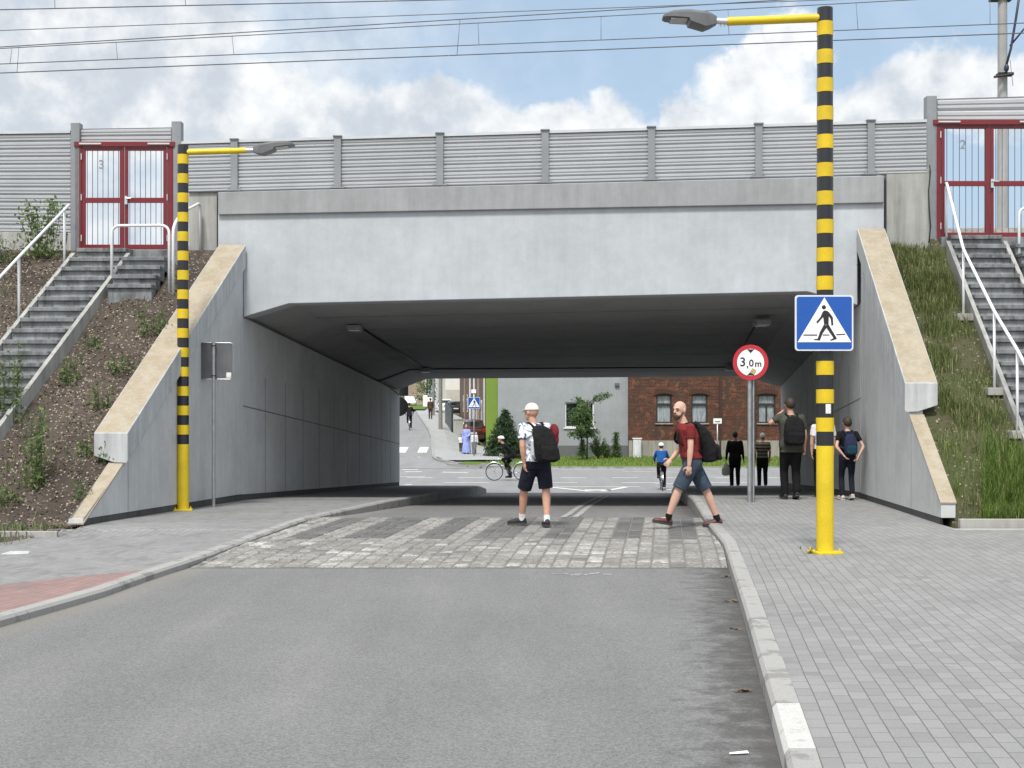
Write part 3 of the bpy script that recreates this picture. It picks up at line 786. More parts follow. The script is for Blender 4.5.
# ================================================================== embankments (terrain)
def embankment(side, m):
    xs_out = [i for i in np.linspace(0, 1, 46)]
    ds = sorted(set([16.9, 17.1, 17.2, 17.3, 17.4, 17.5, 17.6, 17.75, 17.9, 18.1, 18.3, 18.49, 18.52, 18.75] + frange(19.0, 27.0, .22) + [28, 30, 33, 37, 41, 43.2, 46, 50, 53.5]))
    def inner(d):
        if side < 0: return (wing_l(max(19.3, d))-.16 if d < 26.1 else wall_l(min(d, 43.3))-.30-max(0, d-43.0)*1.3)
        return (wing_r(max(19.3, d))+.16 if d < 25.2 else wall_r(min(d, 42.6))+.30+max(0, d-42.3)*1.3)
    V, idx = [], {}
    for j, d in enumerate(ds):
        a = inner(d)
        for i, q in enumerate(xs_out):
            x = a + side*(q*8 + q**4*45); V.append((x, d, emb(side, x, d)))
    n = len(xs_out)
    Fq = [(j*n+i, j*n+i+1, (j+1)*n+i+1, (j+1)*n+i) if side > 0 else (j*n+i+1, j*n+i, (j+1)*n+i, (j+1)*n+i+1) for j in range(len(ds)-1) for i in range(n-1)]
    b = len(V)                                         # the face against the underpass
    for j, d in enumerate(ds): V.append((inner(d), d, -2.0))
    Fq += [(j*n, (j+1)*n, b+j+1, b+j) for j in range(len(ds)-1)]
    o = arr_mesh('embankment', np.array(V), np.array(Fq), m)
    o.data.polygons.foreach_set('use_smooth', [True]*len(o.data.polygons))
    return tag(o, kind='structure')
embankment(-1, M['soil_left']); embankment(1, M['soil_right'])
# track bed on the bridge and beyond it
D0 = 25.7
def PB(px, py, off=0.0):
    d = (D0+off)/(1+.08*(px-512)/F); return P(px, py, d)
def bd(x, off=0.0):          # depth of the bridge plane at x
    return D0+off-.08*x
mb = MB()
xs = frange(-60, 60, 1.5)
for a, b in zip(xs, xs[1:]):
    for (o0, z0, o1, z1) in ((2.4, 4.7, 3.3, 5.28), (3.3, 5.28, 9, 5.3), (9, 5.3, 15, 5.25)):
        q = lambda x, o, z: (x, bd(x, o), z+.012*x+.03*math.sin(x*3.1+o))
        mb.quad(q(a, o0, z0), q(b, o0, z0), q(b, o1, z1), q(a, o1, z1))
tag(mb.build('track_bed', M['ballast'], fix=False), kind='structure')

# ================================================================== THE BRIDGE
br = thing('railway_bridge', 'pale grey concrete railway bridge with sloping wing walls over the road', 'bridge', (0, 26, 0))
# fascia beam: front polygon in the portal plane
fp = [(218, 214), (218, 252), (243, 252), (243.5, 317), (288.5, 303.5), (807, 291.5), (857.5, 305), (857.5, 236), (884, 236), (884, 202)]
mb = MB()
front = [PB(*p) for p in fp]; back = [p+Vector((.04, .55, 0)) for p in front]
mb.hexa(front, back)
mb.build('fascia_beam', M['concrete'], br, bevel=.012)
mb = MB()
cp = [(218, 192), (218, 214.6), (884, 202.6), (884, 175.5)]
mb.hexa([PB(*p, -.07) for p in cp], [PB(*p, -.07)+Vector((.04, .50, 0)) for p in cp])
mb.build('coping', M['coping'], br, bevel=.012)
# deck: profile at both mouths
near = [PB(243.5, 317, .5), PB(288.5, 303.5, .5), PB(807, 291.5, .5), PB(857.5, 305, .5)]
nl = Vector((-5.0, 26.55, PB(243.5, 317).z)); 
far = [P(398.5, 389.5, 43.3), P(427, 378.8, 43.2), P(746, 376.2, 42.6), P(778, 386.5, 42.4)]
mb = MB()
N = 10
rings = []
for i in range(N+1):
    q = i/N; prof = [a.lerp(b, q) for a, b in zip(near, far)]
    top = [Vector((prof[3].x+.25, prof[3].y, 5.05)), Vector((prof[0].x-.25, prof[0].y, 5.05))]
    rings.append([prof[0]-Vector((.25, 0, 0))] + prof + [prof[3]+Vector((.25, 0, 0))] + top)
mb.loft(rings)
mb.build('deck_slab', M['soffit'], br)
mb = MB()   # shallow board marks across the soffit
for k in range(1, 8):
    q = k/8; a = near[1].lerp(far[1], q); b = near[2].lerp(far[2], q)
    mb.hexa([a+Vector((0, -.02, -.004)), b+Vector((0, -.02, -.004)), b+Vector((0, .02, -.004)), a+Vector((0, .02, -.004))],
            [a+Vector((0, -.02, .02)), b+Vector((0, -.02, .02)), b+Vector((0, .02, .02)), a+Vector((0, .02, .02))])
mb.build('soffit_joint', M['sign_back'], br)
M['foot'] = concrete('foot_dark', (.085, .085, .085), .3)
# tunnel walls: backing plus coated facing panels with open joints
M['sealant'] = mat('joint_sealant', (.17, .172, .17), .2, 5, .8, .1)
def tunnel_wall(side, m):
    w = wall_l if side < 0 else wall_r
    d0, d1 = (26.1, 43.3) if side < 0 else (25.25, 42.45)
    tb = (lambda d: 3.40+(2.19-3.40)*(d-26.1)/17.2) if side < 0 else (lambda d: PB(857.5, 305).z+(far[3].z-PB(857.5, 305).z)*(d-25.3)/17.1)
    zj = (lambda d: 1.79-(d-26.1)*.0668) if side < 0 else (lambda d: 1.93-(d-25.2)*.0668)
    zt = (lambda d: 2.40-(d-26.1)*.0378) if side < 0 else (lambda d: 2.62-(d-25.2)*.044)
    pv = PVL if side < 0 else PVR
    s = -side
    mb = MB()
    mb.hexa([(w(d0)-s*.02, d0, -1.6), (w(d1)-s*.02, d1, -1.6), (w(d1)-s*.42, d1, -1.6), (w(d0)-s*.42, d0, -1.6)],
            [(w(d0)-s*.02, d0, tb(d0)+.06), (w(d1)-s*.02, d1, tb(d1)+.06), (w(d1)-s*.42, d1, tb(d1)+.06), (w(d0)-s*.42, d0, tb(d0)+.06)])
    n = 11; th = .02; g = .011
    for i in range(n):
        a = d0+(d1-d0)*i/n+g; b = d0+(d1-d0)*(i+1)/n-g
        for lo, hi, g0, g1 in ((lambda d: lerp_tab(pv, d)+.11, zj, 0, .012), (zj, tb, .012, -.03)):
            mb.hexa([(w(a), a, lo(a)+g0), (w(b), b, lo(b)+g0), (w(b)-s*th*1.02, b, lo(b)+g0), (w(a)-s*th*1.02, a, lo(a)+g0)],
                    [(w(a), a, hi(a)-g1), (w(b), b, hi(b)-g1), (w(b)-s*th*1.02, b, hi(b)-g1), (w(a)-s*th*1.02, a, hi(a)-g1)])
    wo = mb.build('tunnel_wall', m, br)
    mb = MB(); e = s*.0025
    def seal(a, b, la, lb, ha, hb):
        mb.hexa([(w(a)+e, a, la), (w(b)+e, b, lb), (w(b)-s*.03, b, lb), (w(a)-s*.03, a, la)], [(w(a)+e, a, ha), (w(b)+e, b, hb), (w(b)-s*.03, b, hb), (w(a)-s*.03, a, ha)])
    for i in range(1, n):
        d_ = d0+(d1-d0)*i/n; seal(d_-.014, d_+.014, lerp_tab(pv, d_)+.13, lerp_tab(pv, d_)+.13, zt(d_), zt(d_))
    for i in range(n):
        a = d0+(d1-d0)*i/n+.0142; b = d0+(d1-d0)*(i+1)/n-.0142; seal(a, b, zj(a)-.010, zj(b)-.010, zj(a)+.010, zj(b)+.010)
    mb.build('joint_seal', M['sealant'], wo)
tunnel_wall(-1, M['wall_left']); tunnel_wall(1, M['wall_right'])
# dark recessed strip along the foot of the walls
for side, w0, ds0, pv in ((-1, lambda d: wing_l(d) if d < 26.1 else wall_l(d), frange(19.5, 43.3, .8), PVL), (1, lambda d: wing_r(d) if d < 25.2 else wall_r(d), frange(19.5, 42.4, .8), PVR)):
    mb = MB()
    for a, b in zip(ds0, ds0[1:]):
        mb.hexa([(w0(a)+side*.012, a, lerp_tab(pv, a)-.1), (w0(b)+side*.012, b, lerp_tab(pv, b)-.1), (w0(b)+side*.05, b, lerp_tab(pv, b)-.1), (w0(a)+side*.05, a, lerp_tab(pv, a)-.1)],
                [(w0(a)+side*.012, a, lerp_tab(pv, a)+.112), (w0(b)+side*.012, b, lerp_tab(pv, b)+.112), (w0(b)+side*.05, b, lerp_tab(pv, b)+.112), (w0(a)+side*.05, a, lerp_tab(pv, a)+.112)])
    mb.build('wall_foot', M['foot'], br)
# wing walls and their caps
def wing(side, wall_m):
    if side < 0:
        w = wing_l; dblk, zblk, dtop, ztop = 20.7, 1.38, 26.02, 4.79; nose = (19.4, .13); under = (20.75, .94); dend = 26.1; zj = .45
    else:
        w = wing_r; dblk, zblk, dtop, ztop = 21.28, 2.13, 25.14, 4.98; nose = (19.4, .42); under = (21.3, 1.64); dend = 25.2; zj = .45
    out = side
    sl_ = (ztop-zblk)/(dtop-dblk)
    prof = [(19.4, lerp_tab(PVL if side < 0 else PVR, 19.4)+.10), (dend, (.05 if side < 0 else .12)+.10), (dend, ztop-.30), (dblk+.08, zblk-.28), (under[0]+.02, under[1]), nose]
    mb = MB()
    a = [(w(d), d, z) for d, z in prof]; b = [(w(d)+out*.20, d, z) for d, z in prof]
    mb.hexa(a, b)
    o = mb.build('wing_wall', wall_m, br)
    pv_ = PVL if side < 0 else PVR
    for dj in ((20.9,) if side < 0 else (21.2, 24.9)):      # casting joints
        mb = MB(); ztop_ = (1.0 if side < 0 else 1.55) if dj < 22 else 4.2
        mb.hexa([(w(dj)-out*.003, dj, lerp_tab(pv_, dj)+.12), (w(dj+.018)-out*.003, dj+.018, lerp_tab(pv_, dj)+.12), (w(dj+.018)+out*.02, dj+.018, lerp_tab(pv_, dj)+.12), (w(dj)+out*.02, dj, lerp_tab(pv_, dj)+.12)],
                [(w(dj)-out*.003, dj, ztop_), (w(dj+.018)-out*.003, dj+.018, ztop_), (w(dj+.018)+out*.02, dj+.018, ztop_), (w(dj)+out*.02, dj, ztop_)])
        mb.build('wall_joint', M['abut'], br)
    # worn tan top of the thin lower edge
    mb = MB(); up = Vector((0, 0, .006))
    e0, e1 = Vector((w(under[0])-out*.012, under[0], under[1]-.01)), Vector((w(nose[0])-out*.012, nose[0]-.012, nose[1]))
    mb.hexa([e0, e1, e1+Vector((out*.225, 0, 0)), e0+Vector((out*.225, 0, 0))], [p+Vector((0, -.005, .022)) for p in (e0, e1, e1+Vector((out*.225, 0, 0)), e0+Vector((out*.225, 0, 0)))])
    mb.build('edge_capping', M['cap_top'], br)
    mb = MB()
    def ring(d, z):
        x = w(d)-out*.08
        return [Vector((x, d, z)), Vector((x+out*.50, d, z)), Vector((x+out*.50, d, z-.34)), Vector((x+out*.20, d, z-.44)), Vector((x+out*.02, d, z-.45)), Vector((x, d, z-.43))]
    n = 5; rings = [ring(dblk+(dtop-dblk)*i/n, zblk+(ztop-zblk)*i/n) for i in range(n+1)]
    for r0, r1 in zip(rings, rings[1:]): pass
    mb.loft(rings)
    for k, f in enumerate(mb.f):
        zs = [mb.v[i] for i in f]
        if len(f) == 4:
            nrm = (zs[1]-zs[0]).cross(zs[2]-zs[0]).normalized()
            top = all(any(abs((v-r[0]).length) < 1e-5 or abs((v-r[1]).length) < 1e-5 for r in rings) for v in zs)
            mb.mi[k] = 1 if top else 0
    mb.build('wing_cap', [M['cap_side'], M['cap_top']], br, bevel=.018)
wing(-1, M['wall_left']); wing(1, M['wall_right'])
# abutment blocks between fascia and gates
for pts, off in (([(189, 189), (217, 189), (217, 257), (189, 257)], .35), ([(886.5, 171), (930, 169), (930, 252), (886.5, 252)], .30)):
    mb = MB(); mb.hexa([PB(*p, off) for p in pts], [PB(*p, off)+Vector((.03, .5, 0)) for p in pts])
    mb.build('abutment_block', M['abut'], br, bevel=.01)
for x, y0, y1 in ((217.6, 195, 252), (885.3, 178, 240)):
    mb = MB(); p = [PB(x-.7, y0, .2), PB(x+.7, y0, .2), PB(x+.7, y1, .2), PB(x-.7, y1, .2)]; mb.hexa(p, [q+Vector((0, .2, 0)) for q in p])
    mb.build('joint_strip', M['sign_black'], br)

# toe kerbs of the embankments
for side, x0, x1, d, z in ((-1, -18, -5.98, 18.5, .115), (1, 6.05, 18, 18.95, .25)):
    mb = MB(); x = x0; k = 0
    while x < x1-.05:
        e = min(x+1.0, x1); zz = z+random.uniform(-.008, .008)
        dd = d + (.55 if side < 0 else 0)*0
        mb.box(((x+e)/2, dd, zz-.2), (e-x-.006, .08 if side < 0 else .10, .4), tint=.2+.5*random.random()); x = e
    tag(mb.build('edging_kerb', M['edging'], bevel=.006), 'low concrete edging at the foot of the %s' % ('bare mulch slope' if side < 0 else 'slope with tall grass'), 'edging')
mb = MB(); mb.box((9.5, 18.72, .10), (7.2, .22, .06)); tag(mb.build('concrete_strip', M['edging'], bevel=.008), 'flat pale concrete strip in front of the edging under tall grass', 'paving strip')
p = P(31, 543.5, 16.85); mb = MB(); mb.box((p.x, p.y, -.012), (.62, .32, .05)); tag(mb.build('cover_slab', M['cap_side'], bevel=.01), 'small pale slab lying between pavement and mulch slope', 'slab')

M['stair_dark'] = concrete('concrete_riser', (.26, .27, .275), .5, blotch=.3)
# ================================================================== STAIRS
def stairs(name, label, x_of, width, d0, d1, z0, z1, second, axis):
    root = thing(name, label, 'stairs', (x_of((d0+d1)/2), d0, z0))
    rise = .2; n = round((z1-z0)/rise); mb = MB(); tr_ = MB()
    for i in range(n):
        a = d0+(d1-d0)*i/n; b = d0+(d1-d0)*(i+1)/n; zt = z0+(z1-z0)*(i+1)/n
        xa, xb = x_of(a), x_of(b)
        mb.hexa([(xa+.004, a+.02, zt-.42), (xa+width-.004, a+.02, zt-.42), (xb+width-.004, b+.015, zt-.42), (xb+.004, b+.015, zt-.42)],
                [(xa+.004, a+.02, zt-.075), (xa+width-.004, a+.02, zt-.075), (xb+width-.004, b+.015, zt-.075), (xb+.004, b+.015, zt-.075)])
        o_ = random.uniform(-.006, .006)
        tr_.hexa([(xa, a-.03+o_, zt-.072), (xa+width, a-.03-o_, zt-.072), (xb+width, b+.012, zt-.072), (xb, b+.012, zt-.072)],
                 [(xa, a-.03+o_, zt), (xa+width, a-.03-o_, zt), (xb+width, b+.012, zt), (xb, b+.012, zt)])
    xa = x_of(d1); (sx0, sx1, sn, sd) = second
    lx0, lx1 = min(xa, sx0), max(xa+width, sx1)
    mb.build('riser', M['stair_dark'], root); tr_.build('tread', M['stair'], root, bevel=.010)
    mb = MB(); mb.box(((lx0+lx1)/2, d1+.75, z1-.25), (lx1-lx0+.2, 1.5, .5+.004)); mb.build('landing', M['stair'], root, bevel=.008)
    mb = MB()
    for i in range(sn):                             # short second flight beside it
        zt = z1-.19*(sn-i)+.19; dd = d1-sd*(sn-i)+sd
        if i == sn-1: continue
        mb.box(((sx0+sx1)/2, (dd-sd+d1)/2+.03, zt-.5-.07), (sx1-sx0-.01, d1-dd+sd-.03, 1.0-.005))
        mb.box(((sx0+sx1)/2, (dd-sd+d1)/2, zt-.035), (sx1-sx0, d1-dd+sd, .07))
    mb.build('short_flight', M['stair'], root, bevel=.008)
    for s_ in (0, 1):                               # cheek kerbs
        mb = MB(); o = -.09 if s_ == 0 else width+.01
        pts = []
        m_ = 6
        r = lambda d: [(x_of(d)+o, d, z0+(z1-z0)*(d-d0)/(d1-d0)-.35), (x_of(d)+o+.07, d, z0+(z1-z0)*(d-d0)/(d1-d0)-.35),
                       (x_of(d)+o+.07, d, z0+(z1-z0)*(d-d0)/(d1-d0)+.13), (x_of(d)+o, d, z0+(z1-z0)*(d-d0)/(d1-d0)+.13)]
        mb.loft([r(d) for d in frange(d0-.1, d1-.3, 1)]); mb.build('cheek_kerb', M['abut'], root)
    return root
stairs('embankment_stairs', 'weathered grey concrete steps climbing the mulch slope to gate 3', lambda d: -8.05+.19*(d-24.77), .90, 19.5, 25.75, .10, 4.66, (-7.02, -6.25, 5, .3), 1)
stairs('embankment_stairs', 'dark concrete steps climbing the grassy slope to gate 2', lambda d: 7.86+.05*(d-24.5), .92, 19.4, 25.45, .12, 4.86, (8.95, 9.9, 5, .3), 1)

# handrails
def handrail(label, paths, plates=()):
    first = Vector(paths[0][0]); root = thing('handrail', label, 'handrail', first)
    for kind_, pts in [(p[0], p[1]) for p in plates]:
        pass
    return root
def tube_round(pts, r=.09, n=4):
    pts = [Vector(p) for p in pts]; o = [pts[0]]
    for a, b, c in zip(pts, pts[1:], pts[2:]):
        u, v = (a-b).normalized(), (c-b).normalized(); rr = min(r, (a-b).length*.45, (c-b).length*.45)
        for k in range(n+1):
            q = k/n; o.append((b+u*rr).lerp(b, q).lerp(b.lerp(b+v*rr, q), q))
    return o + [pts[-1]]
RAILS = [
 ('white tube handrail running down beside the weathered steps on the mulch slope', [(-8.07, 25.5, 5.45), (-8.37, 23.9, 4.38), (-8.85, 21.5, 2.72), (-9.15, 19.9, 1.60)], [(-8.12, 25.4), (-8.40, 23.85), (-8.80, 21.8), (-9.14, 19.95)], -1),
 ('white tube handrail running down the grassy slope beside the dark steps', [(7.98, 25.75, 5.88), (7.95, 25.6, 5.86), (7.60, 23.57, 4.42), (7.55, 21.9, 3.25), (7.58, 21.0, 2.62), (7.62, 19.7, 1.62)], [(7.96, 25.65), (7.60, 23.57), (7.545, 21.9), (7.58, 21.0), (7.615, 19.75)], 1)]
for lab, top, posts, side in RAILS:
    root = thing('handrail', lab, 'handrail', (top[0][0], top[0][1], emb(side, top[0][0], top[0][1])))
    mb = MB(); mb.tube(tube_round(top, .12), .026, 10); mb.build('rail', M['rail_white'], root, smooth=True)
    for x, d in posts:
        zt = None
        for a, b in zip(top, top[1:]):
            if min(a[1], b[1])-.02 <= d <= max(a[1], b[1])+.02: zt = a[2]+(b[2]-a[2])*((d-a[1])/((b[1]-a[1]) or 1))
        zt = zt if zt else top[0][2]
        zg = emb(side, x, d)
        mb = MB(); mb.tube([(x, d, zg-.12), (x, d, zt-.01)], .022, 10); mb.build('post', M['rail_white'], root, smooth=True)
    for x, d in posts[1:]:
        mb = MB(); mb.box((x, d-.03, emb(side, x, d)+.0), (.30, .26, .12)); mb.build('footing', M['edging'], root, bevel=.008)
def u_rail(lab, pts, side):
    root = thing('handrail', lab, 'handrail', pts[0]); mb = MB(); mb.tube(tube_round(pts, .16), .026, 10); mb.build('rail', M['rail_white'], root, smooth=True)
u_rail('white U shaped guard rail standing in front of gate 3', [(-7.09, 24.8, 3.70), (-7.09, 24.8, 4.98), (-6.06, 24.75, 4.98), (-6.06, 24.75, 3.6)], -1)
u_rail('white bent handrail between the short steps and the tan cap', [(-5.98, 24.7, 3.6), (-5.98, 24.7, 4.95), (-5.93, 25.1, 5.25), (-5.88, 26.4, 5.62), (-5.88, 26.42, 4.7)], -1)
u_rail('white U shaped guard rail beside the dark steps in front of gate 2', [(9.02, 24.9, 3.9), (9.02, 24.9, 5.32), (10.1, 24.85, 5.32), (10.1, 24.85, 3.9)], 1)

# ================================================================== NOISE BARRIERS AND GATES
def panel_mesh(a0, a1, b0, b1, rows):
    """a: lower corners, b: upper corners; horizontal ribbed metal sheet with real relief"""
    mb = MB(); nrm = Vector((0, -1, 0)); prof = []
    for k in range(rows):
        prof += [(k/rows, .016), ((k+.14)/rows, .030), ((k+.30)/rows, .030), ((k+.34)/rows, .014), ((k+.46)/rows, .014), ((k+.50)/rows, .030), ((k+.76)/rows, .032), ((k+.84)/rows, .016), ((k+.87)/rows, .000), ((k+.975)/rows, .000), ((k+.995)/rows, .016)]
    prof.append((1, .0))
    pts = [(a0.lerp(b0, q)+nrm*h, a1.lerp(b1, q)+nrm*h) for q, h in prof]
    for (l0, r0), (l1, r1) in zip(pts, pts[1:]): mb.quad(l0, r0, r1, l1)
    bk = Vector((0, .07, 0)); mb.quad(a1+bk, a0+bk, b0+bk, b1+bk); mb.quad(b0, b1, b1+bk, b0+bk)
    return mb
def barrier(label, posts, top, bot, off, rows, post_extra=0, ends=True, base=None):
    root = thing('noise_barrier', label, 'noise barrier', PB(posts[0], bot(posts[0]), off))
    for a, b in zip(posts, posts[1:]):
        panel_mesh(PB(a, bot(a), off), PB(b, bot(b), off), PB(a, top(a), off), PB(b, top(b), off), rows).build('panel', M['barrier'], root, fix=False)
    cap = MB(); xs_ = posts
    for a, b in zip(xs_, xs_[1:]):
        p0, p1 = PB(a, top(a), off), PB(b, top(b), off)
        c = [p0+Vector((0, -.06, -.01)), p1+Vector((0, -.06, -.01)), p1+Vector((0, .10, -.01)), p0+Vector((0, .10, -.01))]
        cap.hexa(c, [q+Vector((0, 0, .05)) for q in c])
    cap.build('top_rail', M['barrier_cap'], root)
    for x in (posts if ends else posts[1:-1]):
        p0, p1 = PB(x, bot(x), off), PB(x, top(x), off); mb = MB(); z0, z1 = p0.z-.01, p1.z+.042
        for (dx, w, dy, dp) in ((0, .13, -.085, .014), (0, .014, -.03, .11), (0, .13, .09, .014)):
            mb.box((p0.x+dx, p0.y+dy, (z0+z1)/2), (w, dp, z1-z0))
        mb.box((p0.x, p0.y, z1+.006), (.17, .24, .02))
        mb.box((p0.x, p0.y, z0+.012), (.26, .26, .024))
        for sx in (-.10, .10):
            mb.box((p0.x+sx, p0.y-.10, z0+.045), (.03, .03, .06))
        mb.build('post', M['barrier_post'], root)
    if base:
        b0, b1, yb = base
        q = [PB(b0, bot(b0), off-.05), PB(b1, bot(b1), off-.05)]
        mb = MB(); lo = [Vector((v.x, v.y, 4.2)) for v in q]
        mb.hexa([lo[0], lo[1], lo[1]+Vector((0, .3, 0)), lo[0]+Vector((0, .3, 0))], [q[0], q[1], q[1]+Vector((0, .3, 0)), q[0]+Vector((0, .3, 0))])
        mb.build('base_wall', M['abut'], root, bevel=.01)
    return root
lin = lambda x0, y0, x1, y1: (lambda x: y0+(y1-y0)*(x-x0)/(x1-x0))
barrier('long ribbed grey noise barrier along the top of the bridge', [182, 235, 338, 440, 545, 651, 758, 870, 926], lin(181, 144, 928, 122), lin(181, 192.5, 928, 173.5), .32, 7, ends=False)
barrier('tall ribbed grey noise barrier beside gate 3', [-400, -245, -90, 71], lin(0, 134, 71, 133), lin(0, 232, 71, 233), .75, 13, base=(-400, 71, 0), ends=False)
barrier('tall ribbed grey noise barrier beyond gate 2', [1074, 1180, 1300, 1420], lin(1000, 101, 1100, 99), lin(1000, 214, 1100, 212), .75, 13, base=(1074, 1420, 0), ends=True)

def gate(num, label, x0, x1, y0, y1, head, pl, pr, off, numpos):
    """double gate: posts, head panel, frame, two leaves of bars"""
    sc_ = (D0+off)/F
    A = lambda px, py, o=0.0: PB(px, py, off+o)
    root = thing('track_gate', label, 'gate', A(x0, y1))
    for (a, b, t0, t1) in (pl, pr):
        mb = MB(); c = [A(a, t1), A(b, t1), A(b, t1)+Vector((0, .22, 0)), A(a, t1)+Vector((0, .22, 0))]
        h = A(a, t0).z-A(a, t1).z; mb.hexa(c, [q+Vector((0, 0, h)) for q in c]); mb.build('gate_post', M['barrier_post'], root, bevel=.008)
    hy0, hy1 = head
    panel_mesh(A(pl[1], hy1, .1), A(pr[0], hy1, .1), A(pl[1], hy0[0], .1), A(pr[0], hy0[1], .1), 2).build('head_panel', M['barrier'], root, fix=False)
    def bar(mb, xa, ya, xb, yb, o=0, dp=.06):
        c = [A(xa, yb, o), A(xb, yb, o), A(xb, ya, o), A(xa, ya, o)]; mb.hexa(c, [q+Vector((0, dp, 0)) for q in c])
    fw = 6.5
    mb = MB()
    bar(mb, x0, y0+4, x0+fw, y1); bar(mb, x1-fw, y0+4, x1, y1); bar(mb, x0-1, y0-1, x1+1, y0+4, -.03, .12); bar(mb, x0+fw, y1-2.5, x1-fw, y1)
    mb.build('gate_frame', M['gate_red'], root, bevel=.004)
    xm = (x0+x1)/2; ym = y0+(y1-y0)*.522
    for (a, b, hs) in ((x0+fw+.6, xm-.4, 1), (xm+.4, x1-fw-.6, -1)):
        mb = MB(); o = .01
        bar(mb, a, y0+5, a+3.2, y1-3, o, .05); bar(mb, b-4.2 if hs > 0 else b-3.2, y0+5, b, y1-3, o, .05); 
        bar(mb, a+3.2, y0+5, b-3.2, y0+8, o, .05); bar(mb, a+3.2, ym-2, b-3.2, ym+3, o, .05); bar(mb, a+3.2, y1-7.5, b-3.2, y1-3, o, .05)
        leaf = mb.build('gate_leaf', M['gate_red'], root, bevel=.003)
        mb = MB()
        xs_ = frange(a+5.2, b-5.2, (b-a-10.4)/6)
        for x in xs_:
            mb.tube([A(x, y0+8, .035), A(x, y1-7, .035)], .0065, 6)
        mb.build('bars', M['gate_bar'], leaf)
        if hs < 0:
            mb = MB(); h = A(a+1.5, ym+.5, -.03); mb.box(h, (.05, .03, .16)); mb.tube([h+Vector((0, 0, .03)), h+Vector((0, -.05, .03)), h+Vector((-.11*hs*-1*-1, -.05, .03))], .011, 8)
            mb.build('handle', M['chrome'], leaf)
        for k in range(3):
            mb = MB(); hx = (a-.8) if hs > 0 else (b+.8); yy = y0+14+(y1-y0-28)*k/2
            p = A(hx, yy, -.012); mb.tube([p-Vector((0, 0, .06)), p+Vector((0, 0, .06))], .012, 8); mb.build('hinge', M['alu_pale'], leaf)
    me = text_mesh(num, .235, .004, .004)
    ob = bpy.data.objects.new('gate_number', me); COL.objects.link(ob); me.materials.append(M['barrier_post'])
    ob.parent = root; ob.location = A(numpos[0], numpos[1], .012)-org_of(root); ob.rotation_euler = (R(90), 0, 0)
    mb = MB()     # closers on the head
    for xa in (x0+4, x1-26): bar(mb, xa, y0+.2, xa+22, y0+1.8, -.05, .03)
    mb.build('door_closer', M['alu_pale'], root)
gate('3', 'red double gate with number 3 above the weathered steps', 75, 173.5, 142.5, 252, ((129, 127.5), 143), (70.5, 79.5, 122.5, 253), (171.5, 181, 121, 257), .70, (101.5, 165))
gate('2', 'red double gate with number 2 above the dark grassy side steps', 934.5, 1046, 120.5, 240, ((99, 96), 121), (927, 937, 95.5, 243), (1042, 1052, 92, 243), .70, (963, 145))
# cable running down beside the right gate post
mb = MB(); pts = [PB(929.5, y, .24) for y in (165, 172, 190, 208, 226, 243)]; pts = [p+Vector((.02*math.sin(i*2), 0, 0)) for i, p in enumerate(pts)]; mb.tube(pts, .012, 6)
tag(mb.build('cable', M['cable'], smooth=True), 'black cable hanging down the concrete beside gate 2', 'cable')
mb = MB(); pts = [P(67, 232, 26.2), P(66.5, 240, 26.1), P(64, 250, 25.8), P(59, 256, 25.5), P(58, 260, 25.2)]; mb.tube(tube_round(pts, .2), .012, 6)
tag(mb.build('cable', M['cable'], smooth=True), 'black cable drooping to the mulch beside gate 3', 'cable')
